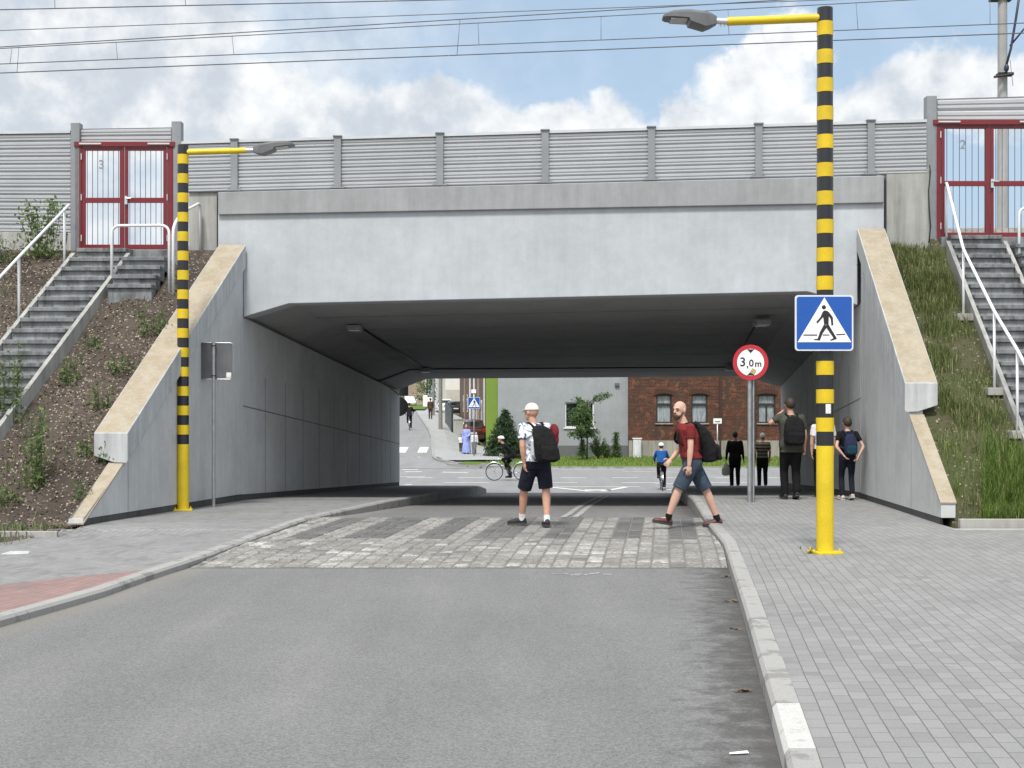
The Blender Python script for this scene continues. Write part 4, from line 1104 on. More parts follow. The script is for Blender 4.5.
# ================================================================== STRIPED LAMP POSTS
def lamp_post(label, px, base_py, d, seg_px, base_z, arm_dir, arm_px, arm_py, arm_end_py, head_len, tilt, sticker=False):
    x = (px-512)*d/F; s = d/F; r = .086
    root = thing('street_lamp', label, 'street lamp', (x, d, base_z))
    seg = seg_px*s; nseg = 31; top = CZ+(HY-arm_px[0])*s; zz = top
    mb = MB(); mb.tube([(x, d, base_z+.02), (x, d, top-nseg*seg)], .096, 28); mb.build('yellow_base', M['yellow_paint'], root, smooth=True, angle=40)
    mb = MB(); mb.tube([(x, d, base_z-.03), (x, d, top-.004)], r-.006, 20); mb.build('pole', M['black'], root, smooth=True, angle=40)
    for k in range(nseg):
        a, b = zz, zz-seg; zz = b; rr = r+(.004 if k % 2 else 0)+.010*(k/nseg)
        mb = MB(); mb.tube([(x, d, b+.0015), (x, d, a-.0015)], rr, 28); mb.build('band', M['yellow'] if k % 2 else M['black'], root, smooth=True, angle=40)
    mb = MB(); 
    q = Matrix.Rotation(R(12), 3, 'Z'); mb.box((x, d, base_z+.014), (.30, .30, .028), q)
    for sx in (-1, 1):
        for sy in (-1, 1): mb.tube([Vector((x, d, base_z+.02))+q @ Vector((sx*.12, sy*.12, 0)), Vector((x, d, base_z+.06))+q @ Vector((sx*.12, sy*.12, 0))], .013, 6)
    mb.build('base_plate', M['yellow_paint'], root, bevel=.004)
    az_ = CZ+(HY-arm_py)*s; ex = (arm_px[1]-512)*s; ez = CZ+(HY-arm_end_py)*s
    mb = MB(); mb.tube([(x+arm_dir*.06, d, az_), (ex, d, ez)], .047, 18); mb.build('arm', M['yellow_paint'], root, smooth=True, angle=40)
    mb = MB(); mb.tube([(ex-arm_dir*.02, d, ez), (ex+arm_dir*.10, d, ez+.005), (ex+arm_dir*.16, d, ez+.01)], [.036, .034, .026], 14)
    for k in (.03, .07): mb.tube([(ex+arm_dir*k, d, ez-.03), (ex+arm_dir*k, d, ez-.055)], .008, 6)
    mb.build('spigot', M['alu_pale'], root, smooth=True, angle=40)
    # luminaire: flat tapered head with a step in its underside
    mb = MB(); rings = []
    L = head_len; c, sn = math.cos(tilt), math.sin(tilt)
    for q, w, zt, zb in ((0, .05, .045, -.045), (.10, .10, .07, -.075), (.22, .135, .085, -.10), (.50, .155, .092, -.055), (.53, .155, .092, -.020), (.80, .15, .075, -.015), (.95, .12, .045, -.012), (1.0, .08, .015, -.008)):
        rg = []
        for (yy, zz_) in ((-1, zb), (-1, zt*.45), (-.75, zt*.85), (0, zt), (.75, zt*.85), (1, zt*.45), (1, zb), (0, zb-.008)):
            lx = q*L; rg.append(Vector((ex+arm_dir*(.12+lx*c-zz_*sn), d+yy*w, ez+.01+lx*sn+zz_*c)))
        rings.append(rg)
    mb.loft(rings); hd = mb.build('lamp_head', M['lamp_grey'], root, smooth=True, angle=35)
    mb = MB(); a = Vector((ex+arm_dir*(.12+.56*L*c), d, ez+.01+.56*L*sn-.028)); mb.box(a+Vector((arm_dir*.15*L*c, 0, .15*L*sn)), (.30*L, .22, .012), Matrix.Rotation(-tilt*arm_dir, 3, 'Y'))
    mb.build('lens', M['lamp_lens'], hd)
    if sticker:
        zc = CZ+(HY-408.5)*s; mb = MB(); rr = .0985
        for k in range(6):
            a0 = R(-90-8+k*6); a1 = a0+R(6)
            mb.quad((x+rr*math.cos(a0), d+rr*math.sin(a0), zc-.055), (x+rr*math.cos(a1), d+rr*math.sin(a1), zc-.055), (x+rr*math.cos(a1), d+rr*math.sin(a1), zc+.05), (x+rr*math.cos(a0), d+rr*math.sin(a0), zc+.05))
        mb.build('sticker', M['sticker_white'], root, fix=False)
    return root, x, d
zr = lerp_tab(PVR, 15.6)
r1, rx, rd = lamp_post('black and yellow striped lamp post carrying the blue crossing sign', 825, 556, 15.62, 14.12, zr, -1, (8, 727), 18, 21.5, .60, R(3), True)
r2, lx, ld = lamp_post('black and yellow striped lamp post in front of the sloping wall, without a sign', 183, 515, 22.9, 9.65, lerp_tab(PVL, 22.9), 1, (145, 246), 152.3, 150.5, .68, R(7))
# pale tape at the joints of the right post's bands is left to the material

# ================================================================== SIGNS
def disc(mb, c, r, y0, y1, n=40, mi=0):
    a = [Vector((c[0]+r*math.cos(2*math.pi*k/n), y0, c[2]+r*math.sin(2*math.pi*k/n))) for k in range(n)]
    mb.hexa(a, [p+Vector((0, y1-y0, 0)) for p in a], mi); return mb
def rrect(cx, cz, w, h, r, y, n=5):
    o = []
    for (sx, sz, a0) in ((1, 1, 0), (-1, 1, 90), (-1, -1, 180), (1, -1, 270)):
        for k in range(n+1):
            a = R(a0+90*k/n); o.append(Vector((cx+sx*(w/2-r)+r*math.cos(a), y, cz+sz*(h/2-r)+r*math.sin(a))))
    return o
def cross_sign(label, c, W_, parent_pole=None):
    """square blue crossing sign, local origin at its centre"""
    root = thing('crossing_sign', label, 'road sign', c)
    k = W_/555.0
    def pt(x, y, yy): return Vector(((x-428)*k, yy, (415-y)*k))
    def add(nm, polys, y, m, parent=root):
        mb = MB()
        for pl in polys: mb.hexa([Vector((p.x, y, p.z)) for p in pl], [Vector((p.x, y+.0018, p.z)) for p in pl])
        return mb.build(nm, m, parent, world=False)
    add_b = MB(); add_b.hexa(rrect(0, 0, W_, W_*.955, W_*.055, -.012), rrect(0, 0, W_, W_*.955, W_*.055, .012)); add_b.build('board', M['sign_rim'], root, world=False)
    mb = MB(); mb.hexa(rrect(0, 0, W_*.945, W_*.90, W_*.04, -.0155), rrect(0, 0, W_*.945, W_*.90, W_*.04, -.0115)); mb.build('blue_field', M['sign_blue'], root, world=False)
    add('white_triangle', [[pt(428, 172, 0), pt(684, 598, 0), pt(174, 598, 0)]], -.0185, M['sign_white'])
    body = [[(425, 296), (455, 300), (478, 320), (470, 350), (468, 435), (425, 430), (418, 370), (412, 310)],
            [(412, 310), (425, 300), (424, 352), (398, 380), (362, 420), (350, 407), (390, 360)],
            [(478, 320), (508, 362), (513, 435), (495, 440), (488, 378), (466, 345)],
            [(425, 428), (452, 445), (448, 462), (413, 512), (384, 583), (361, 574), (386, 500)],
            [(384, 583), (326, 576), (330, 568), (365, 566)],
            [(434, 440), (468, 430), (546, 562), (517, 562), (448, 462)],
            [(546, 562), (540, 570), (490, 584), (480, 578), (517, 558)]]
    bars = [[(232, 525), (360, 525), (360, 536), (226, 536)], [(414, 525), (474, 525), (478, 535), (412, 535)], [(540, 522), (624, 518), (628, 528), (542, 533)]]
    mb = MB(); y = -.0205
    for i, pl in enumerate(body):
        q = [pt(a, b, 0) for a, b in pl]; e = -.00012*i
        mb.hexa([Vector((p.x, y+e, p.z)) for p in q], [Vector((p.x, y+.0018, p.z)) for p in q])
    c_ = pt(423, 266, 0); disc(mb, (c_.x, 0, c_.z), 20*k, y, y+.0018, 24); mb.build('walking_figure', M['sign_black'], root, world=False)
    add('crossing_line', [[pt(a, b, 0) for a, b in pl] for pl in bars], -.0205, M['sign_black'])
    return root
k_ = rd/F
sg = cross_sign('blue pedestrian crossing sign on the striped lamp post nearest the camera', P(824, 323, rd-.125), .645)
mb = MB(); c = P(824, 323, rd)
for z in (-.16, .16): mb.tube([Vector((c.x+.105*math.cos(a), rd+.105*math.sin(a), c.z+z)) for a in np.linspace(0, 2*math.pi, 25)], .010, 6, cap=False)
mb.build('bracket', M['steel'], sg)
# 3,0 m height limit
sp = P(750, 362.5, 24.1); zb = lerp_tab(PVR, 24.1)
root = thing('height_limit_sign', 'round red rimmed sign reading 3,0m on a grey pole under the bridge', 'road sign', (sp.x, 24.1, zb))
mb = MB(); disc(mb, sp, .305, 24.040, 24.058); bd_ = mb.build('board', M['sign_red'], root)
mb = MB(); disc(mb, sp, .232, 24.0365, 24.0385); mb.build('white_disc', M['sign_white'], bd_)
mb = MB()
for sgn in (1, -1):
    pts = [Vector((sp.x-.062, 24.034, sp.z+sgn*.224)), Vector((sp.x+.062, 24.034, sp.z+sgn*.224)), Vector((sp.x, 24.034, sp.z+sgn*.158))]
    mb.hexa(pts, [p+Vector((0, .002, 0)) for p in pts])
mb.build('arrow_head', M['sign_black'], bd_)
for body, size, dx, dz in (('3', .215, -.135, .0), (',', .16, -.055, -.035), ('0', .165, .012, -.018), ('m', .155, .13, -.028)):
    me = text_mesh(body, size, .001, .0035); me.materials.append(M['sign_black'])
    ob = bpy.data.objects.new('lettering', me); COL.objects.link(ob); ob.parent = bd_; ob.location = Vector((sp.x+dx, 24.0345, sp.z+dz))-org_of(bd_); ob.rotation_euler = (R(90), 0, 0)
mb = MB(); mb.box((sp.x+.045, 24.033, sp.z-.155), (.085, .003, .085), Matrix.Rotation(R(28), 3, 'Y')); mb.build('sticker', M['sticker'], bd_)
mb = MB(); mb.tube([(sp.x-.004, 24.11, zb-.1), (sp.x-.004, 24.11, sp.z+.28)], .038, 16); mb.build('pole', M['steel'], root, smooth=True, angle=40)
mb = MB(); mb.tube([(sp.x+.062, 24.13, zb-.1), (sp.x+.062, 24.13, sp.z-.25)], .022, 12); mb.build('stay', M['steel'], root, smooth=True, angle=40)
# sign seen from behind
bp = P(215, 361, 23.9); zb = lerp_tab(PVL, 23.9)
root = thing('road_sign', 'grey back of a rectangular sign on a thin pole beside the striped post', 'road sign', (bp.x-.03, 23.9, zb))
mb = MB(); mb.hexa(rrect(bp.x, bp.z, .60, .62, .05, 23.93), rrect(bp.x, bp.z, .60, .62, .05, 23.955)); bb = mb.build('board', M['sign_back'], root)
mb = MB(); o = rrect(bp.x, bp.z, .60, .62, .05, 23.925); mb.tube(o+[o[0]], .008, 6, cap=False); mb.build('rim', M['steel'], bb)
mb = MB(); mb.tube([(bp.x-.02, 23.88, zb-.1), (bp.x-.02, 23.88, bp.z+.32)], .03, 14); mb.build('pole', M['steel'], root, smooth=True, angle=40)
for z in (.26, -.25): mb = MB(); mb.tube([(bp.x-.02+.038*math.cos(a), 23.88+.038*math.sin(a), bp.z+z) for a in np.linspace(0, 2*math.pi, 17)], .009, 6, cap=False); mb.build('clamp', M['cable'], root)
mb = MB(); mb.box((bp.x+.23, 23.924, bp.z-.24), (.085, .003, .09)); mb.build('sticker', M['sticker_white'], bb)
# round sign back at the far mouth
q = P(398.5, 406.5, 44.3)
root = thing('road_sign', 'dark back of a round sign half hidden behind the far end of the tunnel wall', 'road sign', (q.x, 44.35, lerp_tab(PVL, 44.3)))
mb = MB(); disc(mb, q, .31, 44.30, 44.32); mb.build('board', M['sign_back'], root)
mb = MB(); mb.tube([(q.x, 44.28, lerp_tab(PVL, 44.3)-.1), (q.x, 44.28, q.z+.6)], .03, 12); mb.build('pole', M['steel'], root, smooth=True, angle=40)
mb = MB(); c = q+Vector((.02, .03, .44)); pts = [c+Vector((.30, -.03, .10)), c+Vector((-.30, -.03, .10)), c+Vector((0, -.03, -.36))]; 
o = rrect(q.x, q.z+.56, .62, .44, .04, 44.30); mb.hexa(o, [p+Vector((0, .02, 0)) for p in o]); mb.build('board', M['sign_back'], root)
# distant crossing sign
c = P(474, 403, 75.0); zb = terrain(c.x, 75)+.1
s2 = copy_tree(sg); s2.location = c; s2['label'] = 'small distant blue crossing sign beside the parked maroon car'
for ch in [o for o in SC.objects if o.parent == s2 and o.name.startswith('bracket')]: bpy.data.objects.remove(ch)
mb = MB(); mb.tube([(c.x, 75.06, zb-.1), (c.x, 75.06, c.z+.75)], .035, 10); mb.build('pole', M['steel'], s2, smooth=True)
mb = MB(); mb.box((c.x-.02, 75.0, c.z+.63), (.26, .02, .2)); mb.build('small_plate', M['white_wall'], s2)
# small white plate on a post by the brick house
c = P(717.5, 421, 70.5); root = thing('plate_sign', 'small white plate on a post in front of the brick house', 'road sign', (c.x, 70.5, -.95))
mb = MB(); mb.box((c.x, 70.5, c.z), (.42, .02, .26)); mb.box((c.x, 70.486, c.z-.03), (.26, .004, .05), mi=1); mb.build('board', [M['white_wall'], M['sign_back']], root)
mb = MB(); mb.tube([(c.x, 70.54, -1.1), (c.x, 70.54, c.z+.12)], .035, 10); mb.build('pole', M['steel'], root, smooth=True)

# ================================================================== TUNNEL LIGHTS AND CONDUIT
def on_soffit(q, u):       # q along, u across (0..1 on the flat part)
    return near[1].lerp(far[1], q).lerp(near[2].lerp(far[2], q), u)
def soffit_q(d): return (d-26.3)/(42.9-26.3)
def light(label, px, py):
    best = None
    for i in range(400):
        q_ = i/400; a = near[1].lerp(far[1], q_); yy = HY-(a.z-CZ)*F/a.y
        if best is None or abs(yy-py) < best[0]: best = (abs(yy-py), q_)
    q_ = best[1]; d = near[1].lerp(far[1], q_).y; z = near[1].lerp(far[1], q_).z; x = (px-512)*d/F
    root = thing('tunnel_light', label, 'light fixture', (x, d, z))
    mb = MB(); mb.box((x, d, z-.05), (.30, .55, .10)); mb.build('housing', M['fixture'], root, bevel=.012)
    mb = MB(); mb.box((x, d, z-.115), (.24, .48, .03)); mb.build('diffuser', M['alu_pale'], root, bevel=.008)
    return Vector((x, d, z))
L1 = light('flat grey ceiling light under the bridge above the sloping left haunch', 355, 325.5)
L2 = light('small ceiling light where two black cables meet under the bridge', 425, 368)
L3 = light('flat grey ceiling light under the bridge above the 3,0m sign', 762, 320)
L4 = light('small ceiling light partly behind the round 3,0m sign', 731, 366)
mb = MB(); dn = Vector((0, 0, -.03))
mb.tube([L1+dn+Vector((.1, .2, 0)), L2+dn], .022, 6); mb.tube([L2+dn, L4+dn], .022, 6); mb.tube([L3+dn+Vector((-.05, .25, 0)), L4+dn], .018, 6)
tq = soffit_q(L2.y); hl = near[1].lerp(far[1], tq)+dn; wl_ = near[0].lerp(far[0], tq)+Vector((.03, 0, -.03))
mb.tube([L2+dn, hl, wl_, Vector((wall_l(43.2)+.035, 43.2, 2.16))], .020, 6)
tag(mb.build('cable_conduit', M['cable'], smooth=True), 'black cable conduit linking the ceiling lights under the bridge', 'cable')

# ================================================================== OVERHEAD LINE
def wires(label, main, contact, off, droppers, extra=()):
    """main, contact: two image points each, extended to both sides"""
    root = thing('overhead_wire', label, 'overhead wire', PB(main[0][0], main[0][1], off))
    def ext(a, b, k0=-2.5, k1=3.5):
        A_, B_ = PB(*a, off), PB(*b, off); return [A_.lerp(B_, q) for q in (k0, -.5, 0, .5, 1, 1.5, k1)]
    nm = 'messenger_wire' if contact else 'wire'
    mb = MB(); mb.tube(ext(*main), .011, 6); mb.build(nm, M['wire'], root, smooth=True)
    if contact: mb = MB(); mb.tube(ext(*contact), .012, 6); mb.build('contact_wire', M['wire'], root, smooth=True)
    yl = lambda ln, x: ln[0][1]+(ln[1][1]-ln[0][1])*(x-ln[0][0])/(ln[1][0]-ln[0][0])
    for xa, xb in droppers:
        mb = MB(); mb.tube([PB(xa, yl(main, xa), off), PB(xb, yl(contact, xb), off)], .006, 5); mb.build('dropper', M['wire'], root, smooth=True)
    return root
wires('overhead rail wire pair with short droppers, the lower pair over the bridge', ((0, 48.5), (908, 0)), ((0, 64), (1024, 23)), 8, [(12, 10), (116, 117.5), (232, 234), (478, 479), (601, 601), (728, 729), (856, 858), (990, 990)])
wires('overhead rail wire pair at the top left of the sky', ((0, -22), (480, -40)), ((0, 9.7), (478, -1)), 4, [(54, 55), (185, 185.5), (385, 386)])
wires('overhead wire just below the lower pair, with one long dropper', ((0, 47), (640, 8.5)), ((0, 73), (1024, 33)), 4.6, [(19, 17), (460, 457)])
wires('single thin overhead wire crossing the upper sky', ((0, 30.5), (850, -1)), None, 12, [])
# mast beyond gate 2
q = P(1002.5, 97, 33.5); root = thing('catenary_mast', 'grey concrete railway mast standing behind gate 2', 'mast', (q.x, 33.5, 5.2))
mb = MB(); mb.tube([(q.x, 33.5, 4.9), (q.x, 33.5, 13.6)], [.13, .10], 16); mb.build('pole', M['mast'], root, smooth=True, angle=40)
mb = MB(); mb.box((q.x+.02, 33.4, P(0, 75.5, 33.5).z), (.36, .22, .06)); mb.tube([P(994, 77, 33.2), P(1012, 74, 33.2)], .03, 8); mb.build('clamp', M['cable'], root)
mb = MB(); mb.tube([P(1005, 70, 33.2), P(1011, 48, 33.2), P(1016, 18, 33.2), P(1022, -22, 33.2)], .03, 8); mb.tube([P(1010, 46, 33.2), P(1024, 29, 33.2), P(1060, -5, 33.2)], .022, 8)
mb.ell(P(1006.5, 68, 33.2), (.06, .06, .10)); mb.tube([P(1010, 60, 33.2), P(1013, 86, 33.2)], .006, 5); mb.build('cable', M['cable_blue'], root, smooth=True)
mb = MB(); mb.box(P(1001, -2, 33.5), (.5, .3, .12)); mb.build('bracket', M['cable'], root)

# ================================================================== PLANTS
def quads_cloud(C, size, m_name, name, parent, asp=.5, up=.3, tintlo=0, tinthi=1.0, normals=None):
    n = len(C); C = np.asarray(C)
    a = np.random.normal(size=(n, 3)); a[:, 2] += up; a /= np.linalg.norm(a, axis=1)[:, None]
    b = np.random.normal(size=(n, 3)); b -= (b*a).sum(1)[:, None]*a; b /= np.linalg.norm(b, axis=1)[:, None]
    s = size*np.random.uniform(.6, 1.3, n)[:, None]
    V = np.stack([C-b*s*asp*.2, C+a*s*.45+b*s*asp*.5, C+a*s, C+a*s*.45-b*s*asp*.5], 1).reshape(-1, 3)
    Fq = np.arange(4*n).reshape(n, 4); t_ = np.random.uniform(tintlo, tinthi, n)
    o = org_of(parent) if parent is not None else Vector((0, 0, 0))
    return arr_mesh(name, V-np.array(o), Fq, M[m_name], t_, parent)
def blades(name, roots, h, w, m_name, lean=.35, parent=None):
    n = len(roots); Rr = np.asarray(roots); an = np.random.uniform(0, 2*math.pi, n); h = h*np.random.uniform(.55, 1.25, n)
    w = w*np.random.uniform(.7, 1.3, n)
    ld_ = np.stack([np.cos(an), np.sin(an), np.zeros(n)], 1); sd = np.stack([-np.sin(an), np.cos(an), np.zeros(n)], 1); sd_ = sd*np.where(np.random.rand(n) < .5, 1, 1)[:, None]
    l = (np.random.uniform(.1, 1, n)*lean*h)[:, None]; up = np.array([0, 0, 1.0])
    p0 = Rr-up*.02; p1 = Rr+ld_*l*.25+up*(h*.55)[:, None]; p2 = Rr+ld_*l+up*(h*(1-.2*lean))[:, None]
    W_ = w[:, None]
    V = np.stack([p0-sd*W_*.5, p0+sd*W_*.5, p1+sd*W_*.4, p1-sd*W_*.4, p2+sd*W_*.06, p2-sd*W_*.06], 1).reshape(-1, 3)
    b = np.arange(n)*6; Fq = np.concatenate([np.stack([b, b+1, b+2, b+3], 1), np.stack([b+3, b+2, b+4, b+5], 1)])
    t_ = np.random.uniform(0, 1, n); t_ = np.concatenate([t_, t_])
    o = np.array(org_of(parent)) if parent is not None else 0
    return arr_mesh(name, V-o, Fq, M[m_name], t_, parent)
def scatter(side, n, x0, x1, d0, d1, dens):
    o = []
    while len(o) < n:
        x, d = random.uniform(x0, x1), random.uniform(d0, d1)
        if random.random() < dens(x, d): o.append((x, d, emb(side, x, d)))
    return o
nz = lambda x, d, s, o=0: mnoise.fractal(Vector((x*s, d*s, o)), 1, 2, 3)
on_stair = lambda side, x, d: (-8.25+.19*(d-24.77) < x < -7.0+.19*(d-24.77)) if side < 0 else (7.7+.05*(d-24.5) < x < 8.9+.05*(d-24.5))
# grass on the drier slope: tufts, short sward, a lush stand at the foot
def dens_r(x, d):
    if on_stair(1, x, d) or d > 25.3 and x > 7.6: return 0
    if x < wing_r(d)+(.48 if d > 21.2 else .22): return 0
    v = .09+1.1*max(0, nz(x, d, .8, 4)+.02)
    if d > 24.3: v += .8
    return min(1, v)
tag(blades('grass', scatter(1, 15000, 6.15, 12, 19.1, 25.9, dens_r), .13, .010, 'grass', .7), 'patchy short grass on the slope', 'grass', kind='stuff')
def dens_lush(x, d):
    if x < 6.45+.3*(d-19.1): return .05
    return max(0, 1.1-(d-19.05)*.55-.25*max(0, 7.0-x)) * (0 if on_stair(1, x, d) else 1)
tag(blades('tall_grass', scatter(1, 6200, 6.3, 9.6, 19.02, 20.8, dens_lush), .36, .010, 'grass_lush', .7), 'tall lush grass at the foot of the slope', 'grass', kind='stuff')
cl = []
for (cx, cd, n, rr, h) in ((6.75, 25.0, 900, .35, .4), (7.35, 24.35, 900, .26, .4), (6.9, 24.5, 400, .3, .3), (7.25, 23.9, 420, .3, .3), (7.2, 23.2, 380, .3, .3), (6.75, 22.5, 500, .3, .3), (6.5, 21.6, 500, .25, .35), (7.1, 21.3, 400, .3, .3)):
    for _ in range(n):
        a, q = random.uniform(0, 6.28), math.sqrt(random.random())*rr; x, d = cx+q*math.cos(a)*1.4, cd+q*math.sin(a)
        if x > wing_r(d)+.5-(.3 if d < 21.2 else 0): cl.append((x, d, emb(1, x, d)))
tag(blades('grass_tufts', cl, .26, .010, 'grass', .7), 'longer grass tufts beside the wing wall and railing', 'grass', kind='stuff')
# sparse green on the mulch slope and verge
def dens_l(x, d):
    if on_stair(-1, x, d): return 0
    if x > wing_l(d)-(.48 if d > 20.6 else .2): return 0
    return max(0, min(1, .02+1.0*max(0, nz(x, d, .7, 8)-.12) + (.35 if d < 19.4 else 0)))
tag(blades('grass', scatter(-1, 3800, -13, -6.0, 17.15, 25.6, dens_l), .13, .012, 'weed', .8), 'sparse grass and seedlings on the mulch slope', 'grass', kind='stuff')
# bark chips and small stones
def chips(name, side, n, x0, x1, d0, d1, dens, size):
    C = np.array(scatter(side, n, x0, x1, d0, d1, dens)); C[:, 2] += .012
    V = []; 
    for c in C:
        a = random.uniform(0, 6.28); l, w = size*random.uniform(.4, 1.5), size*random.uniform(.25, .6); u = Vector((math.cos(a), math.sin(a), random.uniform(-.3, .8))); s_ = Vector((-math.sin(a), math.cos(a), random.uniform(-.3, .3)))
        p = Vector(c); V += [p-u*l*.5-s_*w*.5, p+u*l*.5-s_*w*.4, p+u*l*.45+s_*w*.5, p-u*l*.5+s_*w*.45]
    V = np.array([tuple(v) for v in V]); t_ = np.random.uniform(0, 1, len(C))**1.6
    return tag(arr_mesh(name, V, np.arange(len(V)).reshape(-1, 4), M['chip'], t_), kind='stuff')
o = chips('bark_chips', -1, 7000, -13, -5.9, 18.4, 26.0, lambda x, d: 0 if on_stair(-1, x, d) else .6, .042); tag(o, 'bark chips and stones scattered on the mulch slope', 'bark chips')
o = chips('stone_chips', 1, 1100, 6.1, 10.5, 19.1, 25.6, lambda x, d: 0 if on_stair(1, x, d) else .6, .035); tag(o, 'stones and dry litter on the grassy slope', 'stones')
# individual weeds
def weed(label, x, d, h, rad, stems, side=-1, leaf=.075, bush=False, group=None, tint=(0, 1)):
    z = emb(side, x, d); root = thing('weed_plant', label, 'plant', (x, d, z), group)
    mb = MB(); C = []
    for k in range(stems):
        a, q = random.uniform(0, 6.28), math.sqrt(random.random())*rad; b = Vector((x+q*math.cos(a)*.6, d+q*math.sin(a)*.6, z-.03)); hh = h*random.uniform(.55, 1.0)
        tip = b+Vector((math.cos(a)*rad*(.5 if not bush else .9)*random.random(), math.sin(a)*rad*.4*random.random(), hh)); mid = b.lerp(tip, .5)+Vector((random.uniform(-.02, .02), 0, .02))
        mb.tube([b, mid, tip], [.006, .005, .002], 4)
        nl_ = int(hh/.028*(1.5 if bush else 1.0))
        for i in range(nl_):
            t_ = (i+.5)/nl_; p = b.lerp(mid, t_*2) if t_ < .5 else mid.lerp(tip, t_*2-1); s_ = (.055 if not bush else .10)*(1-.6*t_)
            C.append(p+Vector((random.gauss(0, s_), random.gauss(0, s_), random.gauss(0, .02))))
    for k in range(int(40*rad/.2)):
        a, q = random.uniform(0, 6.28), math.sqrt(random.random())*rad*1.15; C.append((x+q*math.cos(a), d+q*math.sin(a), z+random.uniform(.01, .10)))
    mb.build('stem', M['bark'] if bush else M['weed'], root); quads_cloud(C, leaf, 'weed', 'foliage', root, .45, .5, *tint)
    return root
Lw = lambda px, py: (lambda d: ((px-512)*d/F, d))(next(dd for dd in np.arange(19, 26.4, .02) if CZ+(HY-py)*dd/F <= emb(-1, (px-512)*dd/F, dd)))
for (px, py, h, rad, n, lab) in ((34, 488, 1.25, .20, 14, 'tall feathery weed rising from the mulch slope above the edging'), (7, 422, 1.3, .26, 16, 'tall feathery weed at the lower end of the weathered steps'),
                             (70, 383, .55, .16, 8, 'leafy weed halfway up the mulch slope beside the steps'), (101, 408, .42, .17, 6, 'small dark weed on the mulch slope beside the tan wing cap'),
                             (105, 462, .34, .14, 6, 'small leafy weed under the end block of the wing cap'), (86, 455, .30, .13, 5, 'low weed on the mulch just beside the end block'),
                             (152, 335, .42, .36, 12, 'spreading green weed patch beside the top of the tan cap'), (120, 372, .35, .24, 8, 'low scrubby weed on the slope under the white guard rail'),
                             (84, 500, .30, .16, 5, 'small weed patch near the foot of the mulch slope'), (8, 505, .30, .2, 8, 'yellow green clump of grass by the edging'), (95, 350, .3, .2, 6, 'small sprawling weed under the U shaped rail')):
    x, d = Lw(px, py); weed(lab, x, d, h, rad, n)
x, d = Lw(43, 258); weed('thin leafy shrub in front of the concrete base beside gate 3', x, d, 1.15, .38, 16, bush=True, leaf=.09, tint=(.2, .8))
x, d = Lw(4, 262); weed('round green shrub by the concrete base near the handrail', x, d, .55, .30, 14, bush=True, leaf=.07)
weed('small seedling growing at the foot of the striped lamp post', 1.0, 1.0, .1, .05, 2) if False else None
q = Vector((rx-.17, rd-.02, zr)); root = thing('weed_plant', 'tiny weed in the paving joint at the foot of the striped lamp post', 'plant', q); quads_cloud([q+Vector((random.gauss(0, .035), random.gauss(0, .02), abs(random.gauss(0, .02)))) for _ in range(40)], .04, 'weed', 'foliage', root)
# gutter litter
for (px, py, r_) in ((726, 577, .05), (730, 602, .06), (744, 692, .045), (737, 630, .04)):
    d = CZ*F/(py-HY); x = (px-512)*d/F; mb = MB()
    for k in range(7):
        a = random.uniform(0, 6.28); c_ = Vector((x+random.gauss(0, r_*.5), d+random.gauss(0, r_*.4), .012)); u = Vector((math.cos(a), math.sin(a), .3))*r_*.6; v = Vector((-math.sin(a), math.cos(a), .4))*r_*.35
        mb.quad(c_-u, c_+v, c_+u, c_-v)
    tag(mb.build('dead_leaf', M['bark'], fix=False), {577: 'dead leaf clump in the gutter at the edge of the sett paving', 602: 'dark dead leaf in the gutter just in front of the sett paving', 692: 'dead leaf in the gutter closest to the white painted kerb stone', 630: 'small dead leaf lying midway along the gutter'}[py], 'leaf')
mb = MB(); d = CZ*F/(755-HY); x = (739-512)*d/F; mb.quad((x-.05, d-.012, .008), (x+.05, d-.004, .012), (x+.045, d+.02, .018), (x-.045, d+.014, .01)); tag(mb.build('paper_scrap', M['white_wall'], fix=False), 'white scrap of paper on the asphalt near the kerb', 'litter')
# ================================================================== THE FAR SIDE: houses, trees, street
def slab(mb, x0, x1, y0, y1, z0, z1, mi=0): return mb.box(((x0+x1)/2, (y0+y1)/2, (z0+z1)/2), (x1-x0, y1-y0, z1-z0), mi=mi)
def wall_with_holes(mb, x0, x1, z0, z1, y, holes, th=.3):
    """front wall in the plane y with real openings"""
    xs = sorted({x0, x1, *[h[0] for h in holes], *[h[1] for h in holes]}); zs = sorted({z0, z1, *[h[2] for h in holes], *[h[3] for h in holes]})
    for a, b in zip(xs, xs[1:]):
        for c, d in zip(zs, zs[1:]):
            if any(h[0] <= (a+b)/2 <= h[1] and h[2] <= (c+d)/2 <= h[3] for h in holes): continue
            mb.quad((a, y, c), (b, y, c), (b, y, d), (a, y, d))
    for h in holes:
        a, b, c, d = h
        mb.quad((a, y, c), (a, y+th, c), (a, y+th, d), (a, y, d)); mb.quad((b, y, c), (b, y, d), (b, y+th, d), (b, y+th, c))
        mb.quad((a, y, c), (b, y, c), (b, y+th, c), (a, y+th, c)); mb.quad((a, y, d), (a, y+th, d), (b, y+th, d), (b, y, d))
